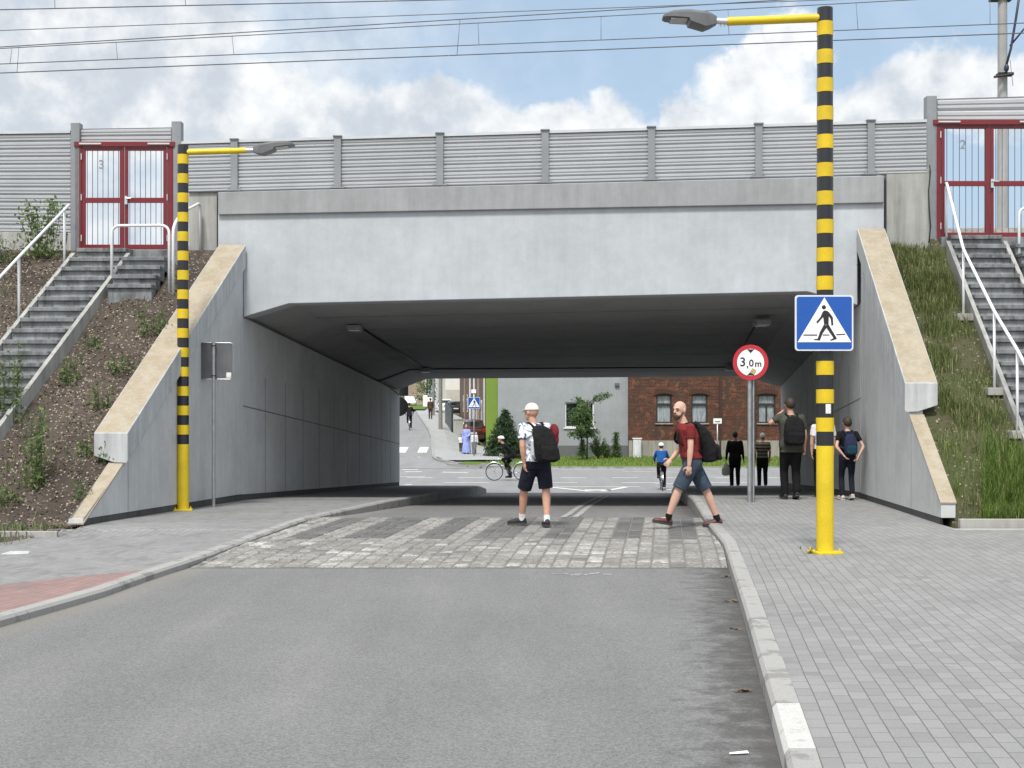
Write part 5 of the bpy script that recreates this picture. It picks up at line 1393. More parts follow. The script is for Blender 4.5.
def window(root, x0, x1, z0, z1, y, m_frame, transom=True, mull=False, pane='curtain', sill=None):
    mb = MB(); w = .07
    slab(mb, x0, x0+w, y+.10, y+.17, z0, z1); slab(mb, x1-w, x1, y+.10, y+.17, z0, z1); slab(mb, x0+w, x1-w, y+.10, y+.17, z0, z0+w); slab(mb, x0+w, x1-w, y+.10, y+.17, z1-w, z1)
    if transom: zt = z0+(z1-z0)*.66; slab(mb, x0+w, x1-w, y+.095, y+.165, zt-.05, zt+.05)
    if mull: xm = x0+(x1-x0)*(.5 if mull is True else mull); slab(mb, xm-.045, xm+.045, y+.092, y+.162, z0+w, z1-w if not transom else z0+(z1-z0)*.66-.05)
    f = mb.build('window', m_frame, root)
    mb = MB(); slab(mb, x0+.03, x1-.03, y+.20, y+.22, z0+.03, z1-.03); mb.build('pane', M[pane], f)
    if sill:
        mb = MB(); slab(mb, x0-.08, x1+.08, y-.07, y+.10, z0-.07, z0-.005); mb.build('sill', sill, f)
    return f
def W3(px, d): return (px-512)*d/F
def Z3(py, d): return CZ+(HY-py)*d/F
# grey rendered house
d = 76.0; x0, x1 = W3(498, d), W3(628.5, d)
gh = thing('house', 'smooth grey rendered house with a white framed window behind the lawn', 'house', ((x0+x1)/2, d, -.95))
w = (W3(565, d), W3(594, d), Z3(427.5, d), Z3(402, d)); w2 = (w[0], w[1], w[2]+2.9, w[3]+2.9)
mb = MB(); wall_with_holes(mb, x0, x1, Z3(445.5, d), 5.6, d, [w, w2])
for q in (((x0, d, -1.2), (x0, d+9, -1.2), (x0, d+9, 5.6), (x0, d, 5.6)), ((x1, d, -1.2), (x1, d, 5.6), (x1, d+9, 5.6), (x1, d+9, -1.2)), ((x0, d+9, -1.2), (x1, d+9, -1.2), (x1, d+9, 5.6), (x0, d+9, 5.6))): mb.quad(*q)
mb.build('wall', M['plaster'], gh, fix=False)
mb = MB(); slab(mb, x0-.01, x1, d-.03, d+.3, -1.3, Z3(445.5, d)); mb.build('plinth', M['plinth'], gh)
for w_ in (w, w2): window(gh, *w_, d, M['frame_white'], False, .62, 'glass_dark', M['frame_white'])
mb = MB(); xm = (x0+x1)/2
for s_ in (0, 1):
    mb.hexa([(x0-.3, d-.4, 5.5) if s_ == 0 else (x0-.3, d+4.5, 8.2), (x1+.3, d-.4, 5.5) if s_ == 0 else (x1+.3, d+4.5, 8.2), (x1+.3, d+4.5, 8.2) if s_ == 0 else (x1+.3, d+9.4, 5.5), (x0-.3, d+4.5, 8.2) if s_ == 0 else (x0-.3, d+9.4, 5.5)],
            [(x0-.3, d-.4, 5.7) if s_ == 0 else (x0-.3, d+4.5, 8.4), (x1+.3, d-.4, 5.7) if s_ == 0 else (x1+.3, d+4.5, 8.4), (x1+.3, d+4.5, 8.4) if s_ == 0 else (x1+.3, d+9.4, 5.7), (x0-.3, d+4.5, 8.4) if s_ == 0 else (x0-.3, d+9.4, 5.7)])
mb.build('roof', M['roof'], gh)
mb = MB(); slab(mb, W3(617, d)-.12, W3(617, d)+.12, d-.12, d-.02, Z3(385, d)-.05, Z3(384, d)+.05); mb.build('outdoor_lamp', M['sign_back'], gh)
# brick house
d = 75.6; x0, x1 = W3(628.5, d)+.004, 19.5
bh = thing('house', 'old dark red brick house with lace curtained windows and stone foundation', 'house', ((x0+x1)/2, d, -.95))
wins = [(W3(a, d), W3(b, d), Z3(423, d), Z3(394.5, d)) for a, b in ((656.3, 671.7), (691.5, 707.5), (758, 775.5), (800, 816))]
ups = [(a, b, c+2.72, e+2.72) for a, b, c, e in wins]
mb = MB(); zf_ = Z3(440.5, d); wall_with_holes(mb, x0, x1, zf_, 6.2, d, wins+ups, .2)
for q in (((x0, d, -1.2), (x0, d+9, -1.2), (x0, d+9, 6.2), (x0, d, 6.2)), ((x1, d, -1.2), (x1, d, 6.2), (x1, d+9, 6.2), (x1, d+9, -1.2)), ((x0, d+9, -1.2), (x1, d+9, -1.2), (x1, d+9, 6.2), (x0, d+9, 6.2))): mb.quad(*q)
mb.build('wall', M['brick'], bh, fix=False)
mb = MB(); slab(mb, x0, x1, d-.06, d+.3, -1.3, zf_); mb.build('foundation', M['foundation'], bh)
for i, w_ in enumerate(wins+ups):
    window(bh, *w_, d, M['frame_dark'], True, i % 4 == 2, 'curtain', M['white_wall'] if i >= 4 else M['foundation'])
    a, b, c, e = w_; mb = MB(); n = 7
    for k in range(n):      # segmental arch of brick on edge
        t0, t1 = k/n, (k+1)/n; ar = lambda t_: .10*math.sin(math.pi*t_)
        xa, xb = a-.12+(b-a+.24)*t0, a-.12+(b-a+.24)*t1-.015
        mb.hexa([(xa, d-.05, e-.04+ar(t0)), (xb, d-.05, e-.04+ar(t1)), (xb, d+.1, e-.04+ar(t1)), (xa, d+.1, e-.04+ar(t0))], [(xa, d-.05, e+.20+ar(t0)), (xb, d-.05, e+.20+ar(t1)), (xb, d+.1, e+.20+ar(t1)), (xa, d+.1, e+.20+ar(t0))])
    mb.build('window_arch', mat('arch_brick', (.06, .026, .018), .25, 6, .9, .2) if i == 0 else bpy.data.materials['arch_brick'], bh)
mb = MB()
for px in (720, 755): mb.tube([(W3(px, d), d-.09, -.9), (W3(px, d), d-.09, 6.1)], .055, 8)
mb.build('drainpipe', mat('drainpipe', (.045, .022, .018), .2, 3, .6, .1), bh)
mb = MB()
for s_ in (0, 1):
    y0, za, y1, zb = ((d-.4, 6.1, d+4.5, 9.2) if s_ == 0 else (d+4.5, 9.2, d+9.4, 6.1))
    mb.hexa([(x0, y0, za), (x1+.3, y0, za), (x1+.3, y1, zb), (x0, y1, zb)], [(x0, y0, za+.2), (x1+.3, y0, za+.2), (x1+.3, y1, zb+.2), (x0, y1, zb+.2)])
rf = mb.build('roof', M['roof'], bh); mb = MB(); slab(mb, 11, 11.7, d+4, d+4.7, 8.5, 10.2); mb.build('chimney', M['brick'], rf)
c = (W3(637.3, 75.2), 75.2); cab = thing('utility_cabinet', 'white weathered utility cabinet standing against the brick house corner', 'cabinet', (c[0], c[1], -.92))
mb = MB(); slab(mb, c[0]-.22, c[0]+.22, c[1], c[1]+.3, -.95, Z3(439, 75.2)); mb.build('housing', concrete('cabinet_paint', (.60, .62, .64), .5), cab, bevel=.01)
mb = MB(); slab(mb, c[0]-.19, c[0]+.19, c[1]-.012, c[1]+.01, -.78, Z3(441, 75.2)); mb.build('door', bpy.data.materials['cabinet_paint'], cab, bevel=.006)
mb = MB(); slab(mb, c[0]-.25, c[0]+.25, c[1]-.03, c[1]+.33, Z3(439, 75.2), Z3(438, 75.2)); mb.build('lid', M['white_wall'], cab)

# street houses, each a box of its own with windows towards the street
def street_house(label, P0, P1, depth, h, m, wmat=None, wins=(), pil=None, zb=None, front_m=None, roof_m='roof', band=None):
    """P0 -> P1: the wall along the street (near, far); the house lies to its right"""
    a, b = Vector((*P0, 0)), Vector((*P1, 0)); u = (b-a).normalized(); n = Vector((u.y, -u.x, 0)); z = zb if zb is not None else terrain(P0[0], P0[1]); L = (b-a).length
    root = thing('house', label, 'house', (P0[0], P0[1], z))
    c = [a, a+n*depth, b+n*depth, b]; up = Vector((0, 0, 1))
    mb = MB(); mb.hexa([p+up*(z-.6) for p in c], [p+up*(z+h) for p in c]); mb.build('wall', M[m], root)
    mb = MB(); cc = [a-u*.3-n*.3, a+n*(depth+.3)-u*.3, b+n*(depth+.3)+u*.3, b-n*.3+u*.3]
    ri = [(cc[0]+cc[1])/2, (cc[2]+cc[3])/2]
    mb.raw([p+up*(z+h+.003) for p in cc]+[p+up*(z+h+2.6) for p in ri], [(0, 1, 2, 3), (0, 4, 1), (2, 5, 3), (0, 3, 5, 4), (1, 4, 5, 2)]); mb.build('roof', M[roof_m], root)
    for (t_, zc, w_, hh, fm) in wins:
        p = a+u*(L*t_)-n*.03; mb = MB(); e = [p-u*w_/2, p+u*w_/2]
        mb.hexa([q+up*(z+zc-hh/2) for q in (e[0], e[1], e[1]+n*.1, e[0]+n*.1)], [q+up*(z+zc+hh/2) for q in (e[0], e[1], e[1]+n*.1, e[0]+n*.1)]); f = mb.build('window', M[fm], root)
        mb = MB(); e = [p-u*(w_/2-.1)-n*.012, p+u*(w_/2-.1)-n*.012]
        mb.hexa([q+up*(z+zc-hh/2+.1) for q in (e[0], e[1], e[1]+n*.05, e[0]+n*.05)], [q+up*(z+zc+hh/2-.1) for q in (e[0], e[1], e[1]+n*.05, e[0]+n*.05)]); mb.build('pane', M['glass_dark'], f)
    for (t0, t1, pm) in (pil or ()):
        p, q = a+u*(L*t0)-n*.06, a+u*(L*t1)-n*.06; mb = MB()
        mb.hexa([v+up*(z-.5) for v in (p, q, q+n*.1, p+n*.1)], [v+up*(z+h-.1) for v in (p, q, q+n*.1, p+n*.1)]); mb.build('pilaster', M[pm], root)
    return root
street_house('lime green house end squeezed beside the grey rendered house', (-1.62, 87), (-1.75, 98), 7, 6.5, 'lime', wins=[(.4, 1.6, 1.0, 1.3, 'frame_white')], zb=-.6)
street_house('dark brown house along the far street with pale pilasters', (-1.95, 101), (-3.6, 122), 8, 6.5, 'brown', wins=[(.2, 1.7, 1.3, 1.5, 'frame_white'), (.55, 1.7, 1.3, 1.5, 'frame_white'), (.85, 1.7, 1.3, 1.5, 'frame_white')], pil=[(.0, .06, 'cream'), (.36, .44, 'tan'), (.68, .74, 'white_wall')], zb=-.1)
street_house('reddish brown terraced house farther along the far street', (-3.65, 123), (-5.6, 150), 8, 7, 'brown', wins=[(.25, 1.8, 1.2, 1.6, 'frame_white'), (.6, 1.8, 1.2, 1.6, 'frame_white')], pil=[(.0, .05, 'white_wall'), (.45, .5, 'tan')], zb=.4)
ch = street_house('cream house with a beige lower wall at the bend of the far street', (-8.0, 168), (-10.5, 196), 9, 7, 'cream', wins=[(.3, 3.6, 1.3, 1.4, 'frame_white'), (.3, 1.2, 1.2, 1.3, 'frame_white')], zb=1.2)
mb = MB(); slab(mb, -7.9, .8, 166.6, 167.6, .8, 3.9); 
mb.build('lower_wall', M['beige'], ch)
street_house('tan old house on the far left of the climbing street', (-18.2, 236), (-19.2, 250), 3.6, 5.4, 'tan', wins=[(.5, 1.5, 1.2, 1.3, 'frame_white')], zb=2.3)
street_house('pinkish distant house at the very end of the street', (-29.5, 268), (-31, 285), 11, 7, 'beige', zb=2.6)
# white panels by the bend, fence, low wall
for px0, px1, py0, py1, dd, lab in ((423, 427.5, 395, 406.5, 178, 'tall white panel standing at the bend of the far street'), (427.6, 432.5, 397, 405.5, 181, 'lower white panel with dark print at the bend of the far street')):
    mb = MB(); slab(mb, W3(px0, dd), W3(px1, dd), dd, dd+.1, Z3(py1, dd), Z3(py0, dd)); root = thing('board', lab, 'board', (W3(px0, dd), dd, Z3(py1, dd))); mb.build('panel', M['white_wall'], root)
    mb = MB(); slab(mb, W3(px0, dd)+.02, W3(px0, dd)+.1, dd+.1, dd+.16, terrain(W3(px0, dd), dd)-.2, Z3(py0, dd)-.05); slab(mb, W3(px1, dd)-.1, W3(px1, dd)-.02, dd+.1, dd+.16, terrain(W3(px1, dd), dd)-.2, Z3(py0, dd)-.05); mb.build('leg', M['steel'], root)
root = thing('metal_fence', 'dark green sheet fence along the far pavement beside the dark parked car', 'fence', (-4.0, 92, .1))
mb = MB(); A_, B_ = Vector((-3.98, 92, -.2)), Vector((-5.05, 105.5, .3))
for k in range(5):
    p, q = A_.lerp(B_, k/5+.004), A_.lerp(B_, (k+1)/5-.004); mb.hexa([p, q, q+Vector((.05, 0, 0)), p+Vector((.05, 0, 0))], [v+Vector((0, 0, 1.9)) for v in (p, q, q+Vector((.05, 0, 0)), p+Vector((.05, 0, 0)))])
mb.build('sheet', M['green_sheet'], root)
mb = MB()
for k in range(6): p = A_.lerp(B_, k/5); mb.box((p.x+.08, p.y, p.z+.95), (.07, .07, 2.1))
mb.build('post', M['green_sheet'], root)
mb = MB(); slab(mb, -3.85, -3.2, 91.9, 92.1, -.6, .98); slab(mb, -3.9, -3.15, 91.86, 92.14, .98, 1.04, 0); tag(mb.build('garden_wall', M['abut'], bevel=.01), 'low grey wall between the green fence and the maroon car', 'wall')
# wooden poles
for px, d_, r_, lab in ((440.5, 91.5, .135, 'thick grey utility pole on the far pavement'), (433.5, 141, .13, 'thinner utility pole farther up the far street')):
    x = W3(px, d_); z = terrain(x, d_)+.1; root = thing('utility_pole', lab, 'pole', (x, d_, z)); mb = MB(); mb.tube([(x, d_, z-.3), (x, d_, z+8.4)], [r_, r_*.75], 12); mb.build('pole', M['wood_pole'], root, smooth=True, angle=40)
    mb = MB(); mb.box((x, d_, z+7.9), (1.1, .1, .1)); mb.build('crossarm', M['wood_pole'], root)
# lawn, trees, shrubs
Rl = [(random.uniform(-2.6, 20), random.uniform(64.85, 75.9), 0) for _ in range(11000)]
Rl = [(x, y, -.965+.065*(y-64.76)/11.7) for x, y, z in Rl if not (x < -1.3+.55*max(0, 68.2-y))]
tag(blades('lawn_grass', Rl, .11, .035, 'lawn', .5), 'mown green lawn in front of the grey and brick houses', 'lawn', kind='stuff')
def rowan():
    d = 72.0; x = W3(585, d); z = -.93; root = thing('rowan_tree', 'young two stemmed tree with drooping leaves in front of the white framed window', 'tree', (x, d, z)); mb = MB(); tips = []
    for sx, top in ((-.12, (x-.25, d-.1, Z3(404, d))), (.10, (x+.22, d+.1, Z3(398, d)))):
        b = Vector((x+sx, d, z-.05)); t_ = Vector(top); m_ = b.lerp(t_, .5)+Vector((-.03, 0, 0)); mb.tube([b, m_, t_], [.05, .038, .016], 8)
        for k in range(9):
            q = .42+.58*k/9; p = b.lerp(m_, q*2) if q < .5 else m_.lerp(t_, q*2-1); a = random.uniform(0, 6.28); L = random.uniform(.5, 1.15); e = p+Vector((math.cos(a)*L, math.sin(a)*L*.8, random.uniform(.05, .5)))
            mb.tube([p, p.lerp(e, .5)+Vector((0, 0, .10)), e], [.018, .011, .004], 5); tips.append((p, e))
    mb.build('trunk', M['bark'], root, smooth=True); C = []
    for p, e in tips:
        for k in range(42):
            q = .25+.85*random.random(); c_ = p.lerp(e, q)+Vector((random.gauss(0, .09), random.gauss(0, .09), random.gauss(.02, .08)))
            a = random.uniform(0, 6.28); dr = Vector((math.cos(a)*.20, math.sin(a)*.20, -.10))       # a drooping pinnate leaf
            for i in range(9):
                C.append(c_+dr*(i/8)+Vector((random.gauss(0, .02), random.gauss(0, .02), -.03*(i/8)**2+random.gauss(0, .015))))
    quads_cloud([tuple(v) for v in C], .115, 'leaf_rowan', 'crown', root, .5, -.3)
rowan()
def conifer(label, px, d, base_py, top_py, wpx, dens, m='needle', flat=True):
    x = W3(px, d); z = Z3(base_py, d); H_ = Z3(top_py, d)-z; Rr = wpx*d/F/2; root = thing('conifer', label, 'tree', (x, d, z)); mb = MB(); mb.tube([(x, d, z-.1), (x, d, z+H_*.97)], [.05, .008], 8); C = []
    nl_ = max(7, int(H_/.14))
    for i in range(nl_):
        t_ = i/nl_; rr = Rr*(1-t_)**.8*(.85+.3*random.random()); zz = z+.06+H_*t_*.98
        for k in range(int(dens*(.45+.55*(1-t_)))):
            a = random.uniform(0, 6.28); L = rr*random.uniform(.8, 1.15); e = Vector((x+math.cos(a)*L, d+math.sin(a)*L, zz-L*.14+random.gauss(0, .03))); p = Vector((x, d, zz+.05))
            if flat: mb.tube([p, e], [.012, .004], 4)
            n_ = max(4, int(L/.045))
            for j in range(n_):
                q = .2+.82*j/n_
                for s_ in range(3): C.append(tuple(p.lerp(e, q)+Vector((random.gauss(0, .035+.05*q), random.gauss(0, .035+.05*q), random.gauss(0, .025)))))
    mb.build('trunk', M['bark'], root); quads_cloud(C, .15 if flat else .10, m, 'foliage', root, .33, .1)
conifer('broad dark spruce at the left end of the lawn', 505, 74, 456.5, 409, 46, 30)
conifer('small narrow cone shaped conifer standing clear by the grey house', 616, 74.2, 457, 432, 11, 24, 'leaf_yew', False)
conifer('small dense conifer under the two stemmed tree', 582.5, 71.8, 456, 440, 11, 18, 'leaf_yew', False)
def shrub(label, px, d, base_py, wpx, hpx, n, spiky):
    x = W3(px, d); z = Z3(base_py, d); s_ = d/F; root = thing('garden_shrub', label, 'shrub', (x, d, z)); mb = MB(); C = []
    for k in range(n):
        a = random.uniform(0, 6.28); el_ = random.uniform(.25, 1.45); L = wpx*s_/2*random.uniform(.7, 1.1); e = Vector((x+math.cos(a)*math.cos(el_)*L, d+math.sin(a)*math.cos(el_)*L, z+.1+math.sin(el_)*hpx*s_*random.uniform(.7, 1)))
        p = Vector((x, d, z)); mb.tube([p, p.lerp(e, .6)+Vector((0, 0, .05)), e], [.014, .009, .003], 4)
        for j in range(16): q = .3+.75*j/16; C += [tuple(p.lerp(e, q)+Vector([random.gauss(0, .04 if spiky else .08) for _ in range(3)])) for _ in range(3)]
    mb.build('stem', M['bark'], root); quads_cloud(C, .10, 'leaf_yew', 'foliage', root, .35, .3)
shrub('spiky spreading green shrub on the lawn under the window', 598, 73, 458.5, 25, 26, 34, True)
shrub('rounded yellow green bush beside the spiky shrub', 606, 72.8, 459, 13, 15, 22, False)
def big_tree(label, px, d, top_py, wm, zb, n=2200):
    x = W3(px, d); H_ = Z3(top_py, d)-zb; root = thing('broadleaf_tree', label, 'tree', (x, d, zb)); mb = MB(); mb.tube([(x, d, zb-.3), (x+.1, d, zb+H_*.6), (x, d, zb+H_*.9)], [.16, .1, .03], 8); C = []
    for k in range(26):
        a = random.uniform(0, 6.28); q = math.sqrt(random.random())*wm/2; c_ = Vector((x+math.cos(a)*q, d+math.sin(a)*q, zb+H_*random.uniform(.12, .95))); mb.tube([(x, d, c_.z-.5), c_], [.04, .01], 4)
        for _ in range(n//26): C.append(tuple(c_+Vector((random.gauss(0, .38), random.gauss(0, .38), random.gauss(0, .33)))))
    mb.build('trunk', M['bark'], root); quads_cloud(C, .28, 'leaf_far', 'crown', root, .6, .2)
big_tree('dense green tree standing beyond the bend of the far street', 426.5, 205, 352, 2.4, 1.9)
big_tree('round green tree far behind the white car', 404, 262, 380, 6, 2.5)
mb = MB(); mb.quad((-14.4, 170, 1.60), (-10.6, 170, 1.60), (-12.5, 215, 2.35), (-15.6, 215, 2.35)); tag(mb.build('far_verge', M['lawn'] if False else bpy.data.materials['lawn_soil'], fix=False), kind='structure')

# ================================================================== CARS seen from behind
def car(label, x, y, z, rz, paint, Wd=1.76, L=4.1, H_=1.48, suv=False, cat='car'):
    root = thing('parked_car', label, cat, (x, y, z), None, rz); w = Wd/2; hb = H_*.60; o = Vector((0, 0, 0))
    def sec(yy, hw, z0, z1, tuck=.06):
        pts = [(-hw+tuck, z0), (-hw, z0+.18), (-hw, z1-.12), (-hw+.05, z1), (hw-.05, z1), (hw, z1-.12), (hw, z0+.18), (hw-tuck, z0)]
        return [Vector((px_, yy, pz)) for px_, pz in pts]
    mb = MB(); mb.loft([sec(0, w*.90, .36, hb-.06), sec(.06, w*.97, .27, hb), sec(.5, w, .22, hb+.03), sec(L*.5, w, .22, hb+.01), sec(L*.75, w, .22, hb-.05), sec(L*.93, w*.93, .24, hb-.14), sec(L, w*.80, .34, hb-.30)])
    mb.build('body', paint, root, world=False, bevel=.02, smooth=True, angle=40)
    def cs(yy, hw0, hw1, z0, z1): return [Vector((-hw0, yy, z0)), Vector((-hw1, yy, z1-.05)), Vector((-hw1+.10, yy, z1)), Vector((hw1-.10, yy, z1)), Vector((hw1, yy, z1-.05)), Vector((hw0, yy, z0))]
    r0 = .10 if suv else .22
    mb = MB(); mb.loft([cs(r0, w*.93, w*.78, hb-.03, hb+.06), cs(r0+.30, w*.95, w*.74, hb-.03, H_-.05), cs(r0+.7, w*.95, w*.74, hb-.03, H_), cs(L*.52, w*.95, w*.73, hb-.03, H_-.02), cs(L*.60, w*.95, w*.72, hb-.03, H_-.12), cs(L*.74, w*.94, w*.86, hb-.04, hb+.03)])
    mb.build('cabin', paint, root, world=False, bevel=.03, smooth=True, angle=40)
    mb = MB(); yb0, yb1 = r0+.045, r0+.27
    mb.hexa([(-w*.74, yb0-.02, hb+.10), (w*.74, yb0-.02, hb+.10), (w*.66, yb1-.025, H_-.13), (-w*.66, yb1-.025, H_-.13)], [(-w*.74, yb0+.04, hb+.10), (w*.74, yb0+.04, hb+.10), (w*.66, yb1+.03, H_-.13), (-w*.66, yb1+.03, H_-.13)])
    mb.build('rear_window', M['car_glass'], root, world=False)
    for s_ in (-1, 1):
        mb = MB(); mb.hexa([(s_*w*.955, r0+.45, hb+.02), (s_*w*.955, L*.66, hb+.02), (s_*w*.79, L*.55, H_-.13), (s_*w*.79, r0+.55, H_-.10)], [(s_*w*.90, r0+.45, hb+.02), (s_*w*.90, L*.66, hb+.02), (s_*w*.74, L*.55, H_-.13), (s_*w*.74, r0+.55, H_-.10)]); mb.build('side_window', M['car_glass'], root, world=False)
        mb = MB(); mb.box((s_*w*.86, .03, hb-.10), (.20, .10, .26 if suv else .18)); mb.build('tail_light', M['tail_red'], root, world=False, bevel=.012)
        mb = MB(); mb.box((s_*(w+.09), L*.62, hb+.10), (.18, .10, .14)); mb.build('mirror', paint, root, world=False, bevel=.02)
        for yy in (.72, L-.82):
            mb = MB(); mb.tube([(s_*(w-.20), yy, .31), (s_*(w+.005), yy, .31)], .315, 22); wh = mb.build('wheel', M['rubber'], root, world=False, bevel=.015)
            mb = MB(); mb.tube([(s_*(w-.01), yy, .31), (s_*(w+.015), yy, .31)], .20, 18); ob = mb.build('rim', M['chrome'], wh, world=False)
    mb = MB(); mb.box((0, -.015, .42), (Wd*.86, .10, .24)); mb.build('bumper', M['rubber'] if suv else paint, root, world=False, bevel=.03)
    mb = MB(); mb.box((0, -.03, hb-.20 if not suv else hb-.26), (.52, .02, .115)); mb.build('number_plate', M['plate'], root, world=False)
    return root
xx = W3(473, 93); car('dark maroon parked car with pale rear window reflections beside the crossing sign', xx, 93, terrain(xx, 93)+.10, R(6), M['car_maroon'], 1.78, 4.1, 1.58, True)
xx = W3(456, 149); car('black parked car seen from behind on the far pavement', xx, 149, terrain(xx, 149)+.05, R(7), M['car_black'], 1.80, 4.4, 1.50)
xx = W3(445.5, 158); car('white car parked just beyond the black one', xx, 158, terrain(xx, 158)+.06, R(7), M['car_white'], 1.78, 4.2, 1.62)
xx = W3(408.5, 205); car('white car driving at the top of the climbing street', xx, 205, terrain(xx, 205)+.02, R(188), M['car_white'], 1.80, 4.3, 1.50)
# ================================================================== PEOPLE
def fused(mb, voxel, iters=3, extra=None):
    """one continuous skin from overlapping tapered shapes"""
    me = mb.mesh('fuse'); bm = bmesh.new(); bm.from_mesh(me); bmesh.ops.recalc_face_normals(bm, faces=bm.faces); bm.to_mesh(me); bm.free()
    ob = bpy.data.objects.new('fuse', me); COL.objects.link(ob)
    m = ob.modifiers.new('r', 'REMESH'); m.mode = 'VOXEL'; m.voxel_size = voxel
    s = ob.modifiers.new('s', 'SMOOTH'); s.factor = .5; s.iterations = iters
    dg = bpy.context.evaluated_depsgraph_get(); out = bpy.data.meshes.new_from_object(ob.evaluated_get(dg))
    bpy.data.objects.remove(ob); bpy.data.meshes.remove(me)
    if extra is not None:
        bm = bmesh.new(); bm.from_mesh(out); ex = extra.mesh('x'); b2 = bmesh.new(); b2.from_mesh(ex); bmesh.ops.recalc_face_normals(b2, faces=b2.faces); b2.to_mesh(ex); b2.free(); bm.from_mesh(ex); bm.to_mesh(out); bm.free(); bpy.data.meshes.remove(ex)
    out.polygons.foreach_set('use_smooth', [True]*len(out.polygons))
    return out
def put(name, me, m, parent):
    me.materials.clear(); me.materials.append(m); me.name = name
    ob = bpy.data.objects.new(name, me); COL.objects.link(ob); ob.parent = parent; return ob
STAND = dict(pelvis=(0, 0, .95), waist=(0, .01, 1.10), chest=(0, 0, 1.30), neck=(0, .0, 1.475), head=(0, .025, 1.635),
             shL=(-.185, 0, 1.425), elL=(-.225, -.03, 1.14), wrL=(-.225, .04, .90), shR=(.185, 0, 1.425), elR=(.225, -.03, 1.14), wrR=(.225, .04, .90),
             hipL=(-.095, 0, .92), knL=(-.10, .03, .50), anL=(-.10, 0, .09), toL=(-.12, .17, .035), hipR=(.095, 0, .92), knR=(.10, .03, .50), anR=(.10, 0, .09), toR=(.12, .17, .035))
def walk(s, arm=1.0, **over):
    j = dict(STAND)
    j.update(knL=(-.09, .12+s*.10, .50), anL=(-.09, s*.62, .09), toL=(-.10, s*.62+.17, .055), knR=(.09, .02, .50), anR=(.09, -s*.52, .13), toR=(.10, -s*.52+.155, .035),
             elL=(-.235, -.10*arm, 1.15), wrL=(-.235, -.12*arm, .91), elR=(.235, .02*arm, 1.15), wrR=(.23, .18*arm, .93)); j.update(over); return j
def oring(c, r, f, rx, ry, n=18, p=2.3):
    o = []
    for k in range(n):
        a = 2*math.pi*k/n; ca, sa = math.cos(a), math.sin(a); q = (abs(ca)**p+abs(sa)**p)**(-1/p); o.append(c+r*(rx*ca*q)+f*(ry*sa*q))
    return o
